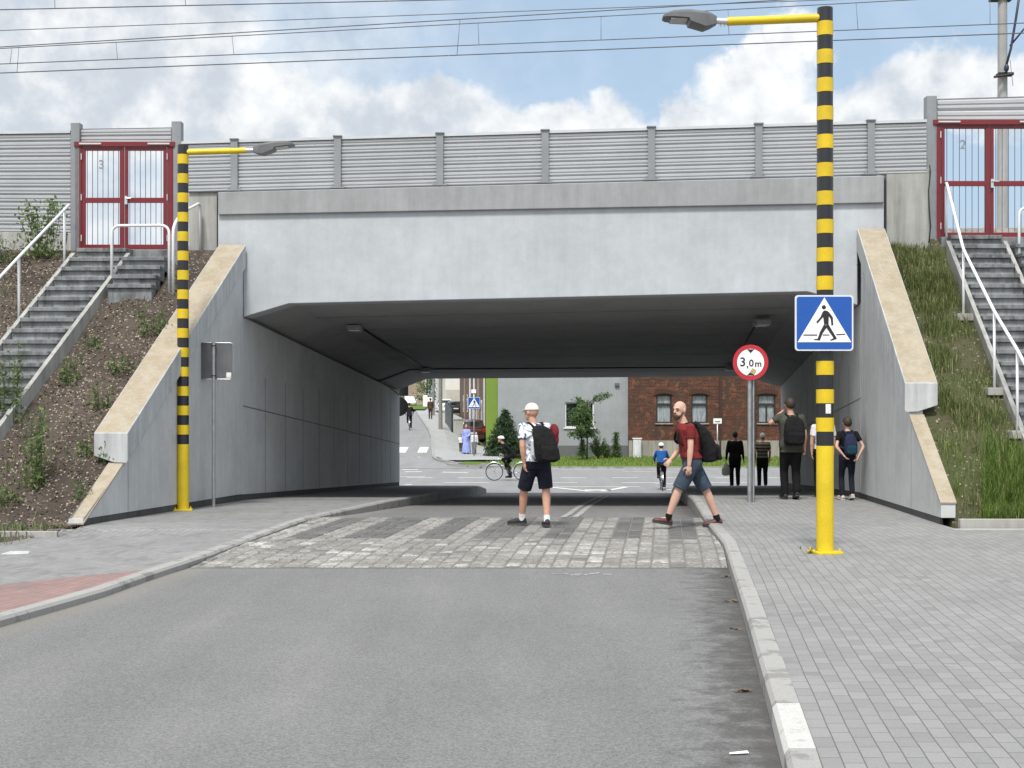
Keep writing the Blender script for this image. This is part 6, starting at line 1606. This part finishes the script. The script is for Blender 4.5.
def person(label, loc, facing, H_, J, skin='skin', shirt=None, sleeve=.62, shirt_hem=None, legs=None, leg_len='long', shoes='shoe_black', socks=None, hair=None, hair_kind='short',
           head_turn=0, cap=None, helmet=None, beard=None, near=False, world_frame=False, slim=1.0, dress=None, shoe_sole='sole', pose_scale=None, group=None, extra=None):
    k = H_/1.76; a = R(facing); f = Vector((-math.sin(a), math.cos(a), 0)); r = Vector((math.cos(a), math.sin(a), 0)); U = Vector((0, 0, 1))
    if world_frame: j = {n: Vector(v) for n, v in J.items()}
    else: j = {n: (r*v[0]+f*v[1]+U*v[2])*k for n, v in J.items()}
    root = thing('person', label, 'person', loc, group)
    vx = .0085 if near else .016
    g = slim*k; b = MB()
    up_lean = (j['neck']-j['pelvis']).normalized()
    def torso(off, lo=None, neck=True, puff=1.0):
        P_ = j['pelvis']; W_ = j['waist']; C_ = j['chest']; N_ = j['neck']
        L = [(P_-U*.10*k, .135, .10), (P_-U*.02*k, .168, .115), (P_.lerp(W_, .5), .162, .112), (W_, .150, .104), (W_.lerp(C_, .5), .160, .112), (C_, .175, .118), (C_.lerp(N_, .55), .178, .105), (C_.lerp(N_, .80), .135, .085)]
        if neck: L.append((N_, .062, .060))
        rings = []
        for c, rx, ry in L:
            if lo is not None and c.z < lo-.02: continue
            rings.append(oring(c, r, f, rx*g*puff+off, ry*g*puff+off))
        if lo is not None:
            c0 = j['pelvis'].lerp(j['waist'], max(-.6, min(1, (lo-j['pelvis'].z)/max(.02, (j['waist']-j['pelvis']).z)))); rings.insert(0, oring(Vector((c0.x, c0.y, lo)), r, f, .166*g*puff+off, .114*g*puff+off))
        return rings
    b.loft(torso(0))
    for s in 'LR':
        b.cone(j['sh'+s], j['el'+s], .050*g, .040*g); m_ = j['el'+s].lerp(j['wr'+s], .3); b.cone(j['el'+s], m_, .039*g, .042*g); b.cone(m_, j['wr'+s], .042*g, .026*g)
        b.cone(j['chest'].lerp(j['neck'], .5), j['sh'+s], .060*g, .052*g)
        b.cone(j['hip'+s], j['kn'+s], .088*g, .056*g); m_ = j['kn'+s].lerp(j['an'+s], .30); b.cone(j['kn'+s], m_, .055*g, .058*g); b.cone(m_, j['an'+s], .058*g, .036*g)
        b.cone(j['an'+s], j['an'+s].lerp(j['to'+s], .45), .036*g, .028*g)
    ha = a+R(head_turn); hf = Vector((-math.sin(ha), math.cos(ha), 0)); hr = Vector((math.cos(ha), math.sin(ha), 0)); hd = j['head']; rot = Matrix((hr, hf, U)).transposed(); hk = k*(1.06 if H_ > 1.5 else 1.14)
    b.cone(j['neck']-U*.03*k, hd-U*.05*hk-hf*.01*hk, .060*g, .054*k)
    b.ell(hd+U*.022*hk-hf*.008*hk, (.077*hk, .098*hk, .098*hk), rot, 18, 12); b.ell(hd-U*.050*hk+hf*.026*hk, (.058*hk, .066*hk, .064*hk), rot); b.ell(hd+hf*.07*hk+U*.020*hk, (.055*hk, .028*hk, .02*hk), rot)
    b.cone(hd+hf*.088*hk+U*.008*hk, hd+hf*.108*hk-U*.024*hk, .011*hk, .016*hk, 8); b.ell(hd+hf*.088*hk-U*.052*hk, (.026*hk, .014*hk, .012*hk), rot); b.ell(hd+hf*.07*hk-U*.088*hk, (.03*hk, .026*hk, .02*hk), rot)
    for s in (-1, 1): b.ell(hd+hr*s*.079*hk-U*.004*hk-hf*.006*hk, (.011*hk, .020*hk, .032*hk), rot)
    hands = MB()
    for s, sg in (('L', -1), ('R', 1)):
        d_ = (j['wr'+s]-j['el'+s]).normalized(); side = f*1.0 - d_*f.dot(d_)
        side = side.normalized() if side.length > .2 else r; nrm = d_.cross(side).normalized(); w = j['wr'+s]; q = Matrix((side, nrm, d_)).transposed()
        b.ell(w+d_*.05*k, (.040*k, .019*k, .056*k), q); inn = nrm if nrm.dot(r)*sg < 0 else -nrm
        for i, (o, ln) in enumerate(((.029, .066), (.010, .075), (-.010, .070), (-.029, .054))):
            p0 = w+d_*.082*k+side*o*k; p1 = p0+(d_*.8+inn*.22+side*o*.8).normalized()*ln*.55*k; p2 = p1+(d_*.6+inn*.75).normalized()*ln*.5*k
            hands.tube([p0, p1, p2, p2+(p2-p1)*.08], [.0092*k, .0088*k, .0078*k, .002], 7)
        p0 = w+d_*.030*k+side*.034*k; p1 = p0+(d_*.55+side*.75+inn*.2).normalized()*.042*k; p2 = p1+(d_*.85+side*.2+inn*.3).normalized()*.032*k; hands.tube([p0, p1, p2, p2+(p2-p1)*.08], [.012*k, .0105*k, .0085*k, .002], 7)
    put('body', fused(b, vx, 2, hands), M[skin], root)
    mb = MB()
    for s in (-1, 1): mb.ell(hd+hf*.086*hk+hr*s*.031*hk+U*.004*hk, (.013*hk, .008*hk, .007*hk), rot, 8, 6)
    put('eyes', mb.mesh('eyes'), M['eye'], root)
    mb = MB(); mb.ell(hd+hf*.0985*hk-U*.053*hk, (.024*hk, .005*hk, .006*hk), rot, 8, 6); put('mouth', mb.mesh('mouth'), M['lips'], root)
    if beard:
        mb = MB(); mb.ell(hd-U*.080*hk+hf*.050*hk, (.050*hk, .050*hk, .036*hk), rot); mb.ell(hd-U*.104*hk+hf*.066*hk, (.030*hk, .030*hk, .026*hk), rot); mb.ell(hd-U*.040*hk+hf*.096*hk, (.030*hk, .012*hk, .008*hk), rot)
        for s in (-1, 1): mb.cone(hd+hr*s*.066*hk-U*.018*hk+hf*.012*hk, hd+hr*s*.05*hk-U*.075*hk+hf*.042*hk, .007*hk, .016*hk, 8)
        put('beard', fused(mb, .008, 1), M[beard], root)
        mb = MB()
        for s in (-1, 1): mb.cone(hd+hf*.098*hk+hr*s*.016*hk+U*.022*hk, hd+hf*.085*hk+hr*s*.048*hk+U*.024*hk, .006*hk, .005*hk, 6)
        put('eyebrow', mb.mesh('eyebrow'), M[beard], root)
    def cut_shell(rx, ry, rz, c, plane_pt, plane_n, name, m):
        mb = MB(); mb.ell(c, (rx, ry, rz), rot, 22, 14); me = mb.mesh(name); bm = bmesh.new(); bm.from_mesh(me); bmesh.ops.bisect_plane(bm, geom=bm.verts[:]+bm.edges[:]+bm.faces[:], plane_co=plane_pt, plane_no=plane_n, clear_inner=True)
        bmesh.ops.recalc_face_normals(bm, faces=bm.faces); bmesh.ops.holes_fill(bm, edges=[e for e in bm.edges if len(e.link_faces) == 1], sides=0); bm.to_mesh(me); bm.free(); me.polygons.foreach_set('use_smooth', [True]*len(me.polygons)); return put(name, me, M[m], root)
    hc = hd+U*.024*hk-hf*.014*hk
    if hair:
        if hair_kind == 'long':
            mb = MB(); mb.ell(hc-hf*.012*hk, (.088*hk, .098*hk, .108*hk), rot); mb.cone(hd-hf*.075*hk, hd-hf*.085*hk-U*.16*hk, .07*hk, .045*hk); mb2 = fused(mb, .014, 1)
            bm = bmesh.new(); bm.from_mesh(mb2); bmesh.ops.bisect_plane(bm, geom=bm.verts[:]+bm.edges[:]+bm.faces[:], plane_co=hd+hf*.045*hk+U*.03*hk, plane_no=(U*.55-hf).normalized(), clear_inner=True); bm.to_mesh(mb2); bm.free(); put('hair', mb2, M[hair], root)
        else: cut_shell(.084*hk, .101*hk, .106*hk, hc, hd+U*.010*hk+hf*.0*hk, (U*.75-hf*.66).normalized(), 'hair', hair)
    if cap:
        o = cut_shell(.088*hk, .107*hk, .104*hk, hd+U*.026*hk-hf*.006*hk, hd+U*.030*hk, U, 'cap', cap)
        mb = MB(); pts = []
        for i in range(9):
            t_ = -1+2*i/8; pts.append(hd+U*.034*hk+hr*t_*.075*hk+hf*(.075+.085*math.sqrt(max(0, 1-t_*t_)))*hk-U*.022*hk*math.sqrt(max(0, 1-t_*t_)))
        inn_ = [hd+U*.040*hk+hr*(-1+2*i/8)*.075*hk+hf*.06*math.sqrt(max(.05, 1-(-1+2*i/8)**2))*hk for i in range(9)]
        for i in range(8):
            q = [pts[i], pts[i+1], inn_[i+1], inn_[i]]; mb.hexa(q, [p+U*.006 for p in q])
        put('peak', mb.mesh('peak'), M[cap], o)
    if helmet:
        o = cut_shell(.102*hk, .128*hk, .112*hk, hd+U*.045*hk-hf*.005*hk, hd+U*.035*hk, (U-hf*.12).normalized(), 'helmet', helmet)
        mb = MB()
        for s in (-.05, 0, .05): mb.box(hd+U*.151*hk*(1 if s == 0 else .965)+hr*s*hk-hf*.01*hk, (.014*hk, .14*hk, .012*hk), rot)
        put('vent', mb.mesh('vent'), M['sign_black'], o)
    if shirt:
        mb = MB(); hem = shirt_hem if shirt_hem is not None else j['pelvis'].z+.0*k
        mb.loft(torso((.016 if shirt_hem is None else .030)*k, hem, True, 1.03))
        for s in 'LR':
            mb.cone(j['chest'].lerp(j['neck'], .5), j['sh'+s], .066*g, .064*g); e = j['sh'+s].lerp(j['el'+s], min(1, sleeve))
            mb.tube([j['sh'+s]+(j['sh'+s]-e).normalized()*.02*k, j['sh'+s].lerp(e, .5), e], [.062*g, .064*g, .062*g if sleeve < 1 else .052*g], 14)
            if sleeve > 1: mb.cone(j['el'+s], j['el'+s].lerp(j['wr'+s], .97), .052*g, .034*g)
        put('shirt', fused(mb, vx*1.15, 3), M[shirt], root)
    if legs:
        mb = MB(); P_ = j['pelvis']; wz = j['pelvis'].lerp(j['waist'], .55)
        mb.loft([oring(c, r, f, rx*g+.020*k, ry*g+.018*k) for c, rx, ry in ((P_-U*.11*k, .145, .105), (P_-U*.02*k, .170, .118), (P_.lerp(wz, .5), .165, .114), (wz, .156, .106))])
        for s in 'LR':
            if leg_len == 'shorts':
                e = j['kn'+s].lerp(j['hip'+s], .06); d_ = (j['hip'+s]-e).normalized(); mb.tube([j['hip'+s]+d_*.03*k, j['hip'+s].lerp(e, .5), e], [.108*g, .104*g, .098*g], 18)
            else:
                e = j['an'+s]+(j['an'+s]-j['kn'+s]).normalized()*.015*k
                mb.tube([j['hip'+s]+U*.03*k, j['hip'+s].lerp(j['kn'+s], .5), j['kn'+s], j['kn'+s].lerp(j['an'+s], .35), e], [.105*g, .090*g, .072*g, .071*g, .060*g], 16); mb.ell(j['kn'+s], (.073*g, .073*g, .073*g))
        put('shorts' if leg_len == 'shorts' else 'trousers', fused(mb, vx*1.15, 3), M[legs], root)
    if dress:
        mb = MB(); P_ = j['pelvis']; rings = [oring(Vector((P_.x, P_.y, zz*k)), r, f, rx*k, ry*k, 22) for zz, rx, ry in ((.10, .27, .25), (.35, .25, .22), (.65, .21, .17), (.92, .19, .15), (1.08, .155, .12), (1.28, .185, .135), (1.42, .16, .10), (1.49, .07, .065))]
        mb.loft(rings)
        for s in 'LR':
            mb.tube([j['sh'+s], j['sh'+s].lerp(j['el'+s], .5), j['el'+s]], [.062*k, .062*k, .055*k], 12); mb.cone(j['el'+s], j['wr'+s], .052*k, .04*k)
        put('dress', fused(mb, .018, 2), M[dress], root)
    for s in 'LR':
        an, to = j['an'+s], j['to'+s]; fd = Vector((to.x-an.x, to.y-an.y, 0)); fd = fd.normalized() if fd.length > .01 else f
        d3 = (to-(an-U*.055*k)); d3 = d3.normalized(); sdv = d3.cross(U).normalized(); upv = sdv.cross(d3).normalized(); heel = an-U*.055*k-d3*.065*k; L = .275*k; rings = []
        for q, hw, top in ((0, .026, .045), (.06, .036, .075), (.25, .039, .088), (.45, .043, .072), (.70, .049, .052), (.90, .042, .040), (1.0, .022, .026)):
            c = heel+d3*L*q; rings.append([c+sdv*hw*k*cs+upv*(hz*k) for cs, hz in ((-1, .0), (-1.02, top*.45), (-.75, top*.85), (0, top), (.75, top*.85), (1.02, top*.45), (1, .0), (0, -.004))])
        mb = MB(); mb.loft(rings); sh = put('shoe', mb.mesh('shoe'), M[shoes], root); sh.data.polygons.foreach_set('use_smooth', [True]*len(sh.data.polygons))
        mb = MB(); mb.loft([[p_ for p_ in (rg[0]-upv*.026*k+sdv*-.004, rg[0]+upv*.004-sdv*.004, rg[6]+upv*.004+sdv*.004, rg[6]-upv*.026*k+sdv*.004)] for rg in rings]); put('sole', mb.mesh('sole'), M[shoe_sole], sh)
        if socks:
            mb = MB(); d_ = (j['kn'+s]-an).normalized(); mb.tube([an-U*.02*k, an+d_*.075*k], [.046*k, .047*k], 12); put('sock', mb.mesh('sock'), M[socks], root)
    return root, j, f, r, k
def backpack(label, root, j, f, r, k, m, w=.30, h=.50, dpt=.22, lift=0.0, m2=None, sway=0.0, tilt=0.0, pocket=True, bottle=None, pouch=None):
    o = root.location; U = Vector((0, 0, 1)); sp = (j['neck']-j['waist']).normalized(); back = -f
    top = o+j['neck']-sp*.03*k+U*lift; c0 = o+j['chest'].lerp(j['neck'], .3)+back*.13*k+r*sway
    t = thing('backpack', label, 'backpack', top-sp*h*k+back*.2*k)
    mb = MB(); rings = []
    for q, ww, dd in ((0, .70, .62), (.05, .92, .9), (.25, 1.0, 1.05), (.5, 1.0, 1.0), (.75, .92, .80), (.92, .72, .55), (1.0, .40, .25)):
        c = top-sp*h*k*(1-q)+back*(.125*k+dpt*k*dd*.5+tilt*k*(1-q))+r*sway; rings.append(oring(c, r, back, w*k*ww/2, dpt*k*dd/2, 20, 2.4))
    mb.loft(rings); me = fused(mb, .014, 3); 
    for v in me.vertices: v.co -= t.location
    put('pack_body', me, M[m], t)
    def sub(mb_, nm, mm, fz=.012):
        me_ = fused(mb_, fz, 2)
        for v in me_.vertices: v.co -= t.location
        return put(nm, me_, M[mm], t)
    if pocket:
        mb = MB(); rings = []
        for q, ww, dd in ((.06, .6, .8), (.10, .8, 1), (.38, .8, 1), (.46, .62, .6)):
            c = top-sp*h*k*(1-q)+back*(.125*k+dpt*k*1.0+tilt*k*(1-q))+r*sway; rings.append(oring(c, r, back, w*k*ww/2, .045*k*dd, 16, 3))
        mb.loft(rings); sub(mb, 'front_pocket', m2 or m)
    for s, sg in (('L', -1), ('R', 1)):
        sh = o+j['chest'].lerp(j['neck'], .5).lerp(j['sh'+s], .55); p = [top+back*.16*k+r*sg*.06*k-sp*.04*k, sh+back*.05*k+U*.076*k, sh+f*.06*k+U*.064*k, sh+f*.142*k-U*.05*k, sh+f*.158*k-U*.18*k+r*sg*.03*k, o+j['waist']+r*sg*.165*k+f*.02*k+U*.06*k, o+j['waist']+back*.14*k+r*sg*.13*k]
        mb = MB(); mb.tube(tube_round(p, .08), .019*k, 8); me_ = mb.mesh('strap', t.location); me_.polygons.foreach_set('use_smooth', [True]*len(me_.polygons)); put('strap', me_, M[m], t)
    mb = MB(); mb.tube(tube_round([top+back*.15*k+r*.03*k-sp*.02, top+back*.15*k+r*.03*k+U*.012*k, top+back*.15*k-r*.03*k+U*.012*k, top+back*.15*k-r*.03*k-sp*.02], .02), .008*k, 6); put('grab_handle', mb.mesh('grab_handle', t.location), M[m], t)
    if bottle:
        c = top-sp*h*k*.80+back*(.16*k+dpt*.2)+r*(bottle*w*k*.53)+r*sway; mb = MB(); mb.tube([c, c+U*.20, c+U*.235], [.034, .034, .018], 12); mb.tube([c+U*.236, c+U*.262], .020, 10); put('bottle', mb.mesh('bottle', t.location), M['alu_pale'], t)
    if pouch:
        c = top-sp*h*k*.18+back*(.16*k)+r*(w*k*.62)+r*sway; mb = MB(); mb.ell(c, (.062, .085, .115)); mb.ell(c-U*.10+r*.012, (.05, .07, .12)); mb.ell(c+U*.05-r*.02, (.05, .06, .07)); sub(mb, 'rolled_jacket', pouch)
    return t
# --- man in the cream cap, crossing, seen from behind
d = 19.75; s = d/F; x0 = W3(533, d); gz = lerp_tab(ROAD, d)+.012
J1 = dict(pelvis=(.055, 0, .93), waist=(.05, .01, 1.08), chest=(.035, 0, 1.28), neck=(.0, .01, 1.462), head=(-.02, .03, 1.615), shL=(-.150, -.075, 1.41), elL=(-.150, -.14, 1.14), wrL=(-.125, -.10, .905),
          shR=(.195, .08, 1.41), elR=(.27, .17, 1.16), wrR=(.22, .33, 1.02), hipL=(-.03, -.02, .90), knL=(-.125, .12, .51), anL=(-.155, .22, .10), toL=(-.345, .27, .035), hipR=(.14, .03, .90), knR=(.185, .03, .52), anR=(.195, -.10, .10), toR=(.165, .09, .035))
p1 = person('man in cream cap, printed shirt and navy shorts walking over stone setts', (x0, d, gz), 26, 1.76, J1, 'skin', 'cl_print', .66, .93, 'cl_navy', 'shorts', 'shoe_black', 'cl_white', None, 'short', 22, 'cl_cap', near=True, world_frame=True, slim=1.04)
backpack('black backpack with a rolled maroon jacket worn by the man in the cream cap', p1[0], *p1[1:], 'cl_nylon', .36, .52, .22, .0, None, .02, .03, True, -1, 'cl_maroon')
# --- man in red, profile, looking back
d = 19.6; x0 = W3(687, d); gz = lerp_tab(ROAD, d)+.012
J2 = dict(pelvis=(.075, 0, .93), waist=(.045, 0, 1.07), chest=(.02, 0, 1.28), neck=(-.035, 0, 1.465), head=(-.105, -.01, 1.645), shL=(.025, -.185, 1.405), elL=(.020, -.235, 1.135), wrL=(.0, -.245, .885), shR=(-.0, .18, 1.40), elR=(-.06, .23, 1.11), wrR=(-.20, .17, .955),
          hipL=(.07, -.09, .91), knL=(-.135, -.10, .53), anL=(-.285, -.10, .13), toL=(-.50, -.12, .115), hipR=(.08, .09, .90), knR=(.285, .09, .51), anR=(.445, .09, .105), toR=(.26, .10, .03))
p2 = person('bald bearded man in brick red jersey and slate shorts striding across setts', (x0, d, gz), 90, 1.78, J2, 'skin_pale', 'cl_red', .60, .97, 'cl_slate', 'shorts', 'shoe_maroon', 'cl_black', None, 'short', 46, None, None, 'beard', True, True, 1.04)
backpack('large black backpack on the back of the bald man in red', p2[0], *p2[1:], 'cl_nylon', .34, .56, .24, .04, None, 0, .0)
# --- people in the underpass
d = 24.9; x0 = W3(791, d); gz = lerp_tab(PVR, d)
J3 = walk(.10, .4, elL=(-.36, .02, 1.33), wrL=(-.16, .12, 1.50), shL=(-.19, 0, 1.44), elR=(.24, -.02, 1.14), wrR=(.255, .05, .90), head=(-.02, .03, 1.64))
p3 = person('tall man in olive shirt and black trousers holding a hand to his ear', (x0, d, gz), 4, 1.80, J3, 'skin', 'cl_olive', .7, .84, 'cl_black', 'long', 'shoe_black', None, 'hair_brown', 'short', 12, slim=1.06)
backpack('black backpack worn by the tall man in the olive shirt', p3[0], *p3[1:], 'cl_nylon', .37, .50, .22, .0)
d = 26.2; x0 = W3(823, d); gz = lerp_tab(PVR, d)
p4 = person('person in white shirt and dark trousers almost hidden behind the striped post', (x0, d, gz), 0, 1.62, walk(.08, .3), 'skin', 'cl_white', .7, None, 'cl_black', 'long', 'shoe_black', None, 'hair_dark', 'short')
d = 24.7; x0 = W3(847.5, d); gz = lerp_tab(PVR, d)
J5 = walk(.10, .2, elL=(-.29, -.14, 1.14), wrL=(-.16, -.20, .97), elR=(.30, -.14, 1.14), wrR=(.16, -.22, .94))
p5 = person('boy in black shirt and navy trousers with hands behind his hips near the right wall', (x0, d, gz), 6, 1.46, J5, 'skin_pale', 'cl_black', .6, None, 'cl_navy', 'long', 'shoe_pale', None, 'hair_brown', 'short', 0, slim=.88, shoe_sole='sole_white')
backpack('navy and teal backpack worn by the boy', p5[0], *p5[1:], 'cl_navypack', .28, .46, .18, -.02, 'cl_teal')
d = 45.0; x0 = W3(762.5, d); gz = lerp_tab(PVR, d)
person('grey haired man in striped jersey walking at the far mouth of the underpass', (x0, d, gz), -4, 1.78, walk(.16, .6), 'skin', 'cl_stripe', .62, None, 'cl_black', 'long', 'shoe_black', None, 'hair_grey', 'short')
d = 44.5; x0 = W3(735, d); gz = lerp_tab(PVR, d)
p7 = person('man all in black carrying a pale carrier bag at the far mouth of the underpass', (x0, d, gz), 0, 1.80, walk(.07, .2, wrL=(-.27, .0, .90), elL=(-.25, -.02, 1.14), wrR=(.27, .02, .90)), 'skin', 'cl_black', 1.2, None, 'cl_black', 'long', 'shoe_black', None, 'hair_dark', 'short')
hw = p7[0].location+p7[1]['wrL']+Vector((-.02, -.02, -.10)); bg_ = thing('carrier_bag', 'pale plastic bag hanging from the hand of the man in black', 'bag', hw-Vector((0, 0, .42)))
mb = MB(); mb.loft([oring(hw-Vector((0, 0, .42-q*.42)), Vector((1, 0, 0)), Vector((0, 1, 0)), .13*w_, .08*w_, 14) for q, w_ in ((0, .6), (.1, 1), (.5, 1.05), (.8, .7), (1, .22))])
me = fused(mb, .018, 2)
for v in me.vertices: v.co -= bg_.location
put('bag_body', me, mat('pale_plastic', (.42, .42, .38), .2, 12, .4, .3), bg_)
mb = MB(); mb.tube([hw+Vector((-.02, 0, -.02)), hw+Vector((0, 0, .05)), hw+Vector((.02, 0, -.02))], .01, 6); put('bag_handle', mb.mesh('bag_handle', bg_.location), bpy.data.materials['pale_plastic'], bg_)
# --- bicycles and riders
def bicycle(label, loc, facing, k, m_frame, fork='chrome'):
    root = thing('bicycle', label, 'bicycle', loc, None, R(facing)); v = lambda *p: Vector(p)*k; rw = .335
    rh, fh, bb, st, ht, hb_ = v(0, -.50, rw), v(0, .56, rw), v(0, -.04, .28), v(0, -.20, .86), v(0, .38, .88), v(0, .42, .70)
    mb = MB()
    for a, b, q in ((bb, st, .016), (st*1.0+(bb-st)*.08, ht, .014), (bb, hb_, .017), (ht, hb_, .018), (rh, bb, .010), (rh, st+(bb-st)*.12, .009)): mb.tube([a, b], q*k, 8)
    for sx in (-.05, .05): mb.tube([hb_, v(sx, .44, .66), v(sx, .56, rw)], .010*k, 6)
    mb.build('frame', M[m_frame], root, world=False, smooth=True)
    for c in (rh, fh):
        n = 28; mb = MB(); ring = [c+v(0, rw*.96*math.cos(2*math.pi*i/n), rw*.96*math.sin(2*math.pi*i/n)) for i in range(n)]; mb.tube(ring+[ring[0]], .017*k, 8, cap=False); wh = mb.build('wheel', M['rubber'], root, world=False, smooth=True)
        mb = MB(); ring = [c+v(0, rw*.90*math.cos(2*math.pi*i/n), rw*.90*math.sin(2*math.pi*i/n)) for i in range(n)]; mb.tube(ring+[ring[0]], .009*k, 6, cap=False)
        for i in range(16): a = 2*math.pi*i/16; mb.tube([c+v((-.02, .02)[i % 2], 0, 0), c+v(0, rw*.9*math.cos(a), rw*.9*math.sin(a))], .0022*k, 4)
        mb.tube([c+v(-.045, 0, 0), c+v(.045, 0, 0)], .022*k, 10); mb.build('rim', M['chrome'], wh, world=False)
        mb = MB(); arc = [c+v(0, (rw+.03)*math.cos(a), (rw+.03)*math.sin(a)) for a in np.linspace(R(20), R(170), 12)]
        for sx in (-.02, .02): mb.tube([p+v(sx, 0, 0) for p in arc], .010*k, 6)
        mb.build('mudguard', M['chrome' if m_frame != 'cl_black' else 'sign_black'], root, world=False)
    mb = MB(); mb.tube([st, st+v(0, -.02, .08)], .014*k, 8); mb.loft([oring(st+v(0, yy, .10), Vector((1, 0, 0)), Vector((0, 0, 1)), w_*k, .028*k, 10) for yy, w_ in ((-.15, .05), (-.10, .085), (0, .05), (.10, .022), (.13, .012))]); mb.build('saddle', M['rubber'], root, world=False)
    mb = MB(); mb.tube(tube_round([v(-.28, .24, 1.0), v(-.24, .34, 1.02), v(0, .36, 1.0), v(.24, .34, 1.02), v(.28, .24, 1.0)], .06), .012*k, 8); mb.tube([ht, v(0, .36, 1.0)], .014*k, 8); mb.build('handlebar', M['chrome'], root, world=False, smooth=True)
    mb = MB(); mb.tube([bb+v(-.05, 0, 0), bb+v(.05, 0, 0)], .02*k, 8); mb.tube([bb+v(.06, 0, 0), bb+v(.06, .0, -.17)], .011*k, 6); mb.tube([bb+v(-.06, 0, 0), bb+v(-.06, 0, .17)], .011*k, 6); mb.box(bb+v(.11, 0, -.17), (.09*k, .08*k, .02*k)); mb.box(bb+v(-.11, 0, .17), (.09*k, .08*k, .02*k)); mb.tube([bb+v(.045, 0, 0), bb+v(.052, 0, 0)], .09*k, 18); mb.build('crank', M['sign_black'], root, world=False)
    return root
def ride(lean=0.0):
    l = lean
    return dict(pelvis=(0, -.19, 1.02), waist=(0, -.13+l*.3, 1.16), chest=(0, .0+l*.7, 1.35-l*.1), neck=(0, .08+l, 1.51-l*.2), head=(0, .13+l*1.2, 1.665-l*.22), shL=(-.18, .06+l*.9, 1.455-l*.2), shR=(.18, .06+l*.9, 1.455-l*.2),
                elL=(-.26, .16+l*.5, 1.21), elR=(.26, .16+l*.5, 1.21), wrL=(-.255, .25, 1.07), wrR=(.255, .25, 1.07), hipL=(-.09, -.17, .99), hipR=(.09, -.17, .99), knL=(-.11, .24, .84), anL=(-.11, -.03, .52), toL=(-.12, .13, .47), knR=(.11, .13, .60), anR=(.11, -.06, .19), toR=(.12, .10, .13))
d = 48.8; x0 = W3(661.5, d); gz = terrain(x0, d)+.02
bicycle('dark bicycle ridden away by the child in the blue jacket', (x0, d, gz), -3, .93, 'black')
person('child in bright blue jacket and white helmet cycling away over the junction', (x0, d, gz), -3, 1.60, ride(.05), 'skin_pale', 'cl_blue', 1.2, None, 'cl_black', 'long', 'shoe_black', None, 'hair_brown', 'short', helmet='sign_white')
d = 55.0; x0 = W3(509, d); gz = terrain(x0, d)+.02
bicycle('silver bicycle crossing the junction sideways', (x0, d, gz), 90, 1.03, 'chrome')
person('cyclist in black with a pale helmet riding sideways across the junction', (x0, d, gz), 90, 1.74, ride(.16), 'skin', 'cl_black', 1.2, None, 'cl_black', 'long', 'shoe_black', None, 'hair_dark', 'short', helmet='sign_white')
d = 92.0; x0 = W3(409.3, d); gz = terrain(x0, d)+.02
bicycle('dark bicycle climbing the far street', (x0, d, gz), 5, 1.0, 'black')
person('distant cyclist in dark clothes riding up the far street', (x0, d, gz), 5, 1.75, ride(.05), 'skin', 'cl_black', 1.2, None, 'cl_navy', 'long', 'shoe_black', None, 'hair_dark', 'short')
# --- far pavement
d = 77.2; x0 = W3(466.5, d); gz = terrain(x0, d)+.12
person('woman in long lilac blue dress standing on the far pavement', (x0, d, gz), 170, 1.66, dict(STAND, elL=(-.22, .06, 1.14), wrL=(-.12, .2, 1.05), wrR=(.25, .03, .90)), 'skin', None, hair='hair_dark', hair_kind='long', dress='cl_lilac')
d = 76.9; x0 = W3(474.3, d); gz = terrain(x0, d)+.12
person('child in white top and grey trousers beside the woman in lilac blue', (x0, d, gz), 178, 1.36, walk(.03, .1), 'skin_pale', 'cl_white', 1.2, None, 'cl_grey', 'long', 'shoe_black', None, 'hair_brown', 'short', slim=.95)
d = 77.6; x0 = W3(461, d); gz = terrain(x0, d)+.12
person('small child in pale clothes half hidden left of the woman in lilac blue', (x0, d, gz), 175, 1.05, walk(.03, .1), 'skin_pale', 'cl_white', .7, None, 'cl_olive', 'long', 'shoe_pale', None, 'hair_brown', 'short', slim=1.0)
d = 120.0; x0 = W3(430.5, d); gz = terrain(x0, d)+.14
person('distant pedestrian in brown jacket walking along the far pavement', (x0, d, gz), 5, 1.80, walk(.12, .4), 'skin', 'cl_brown', 1.2, None, 'cl_brown', 'long', 'shoe_black', None, 'hair_dark', 'short')
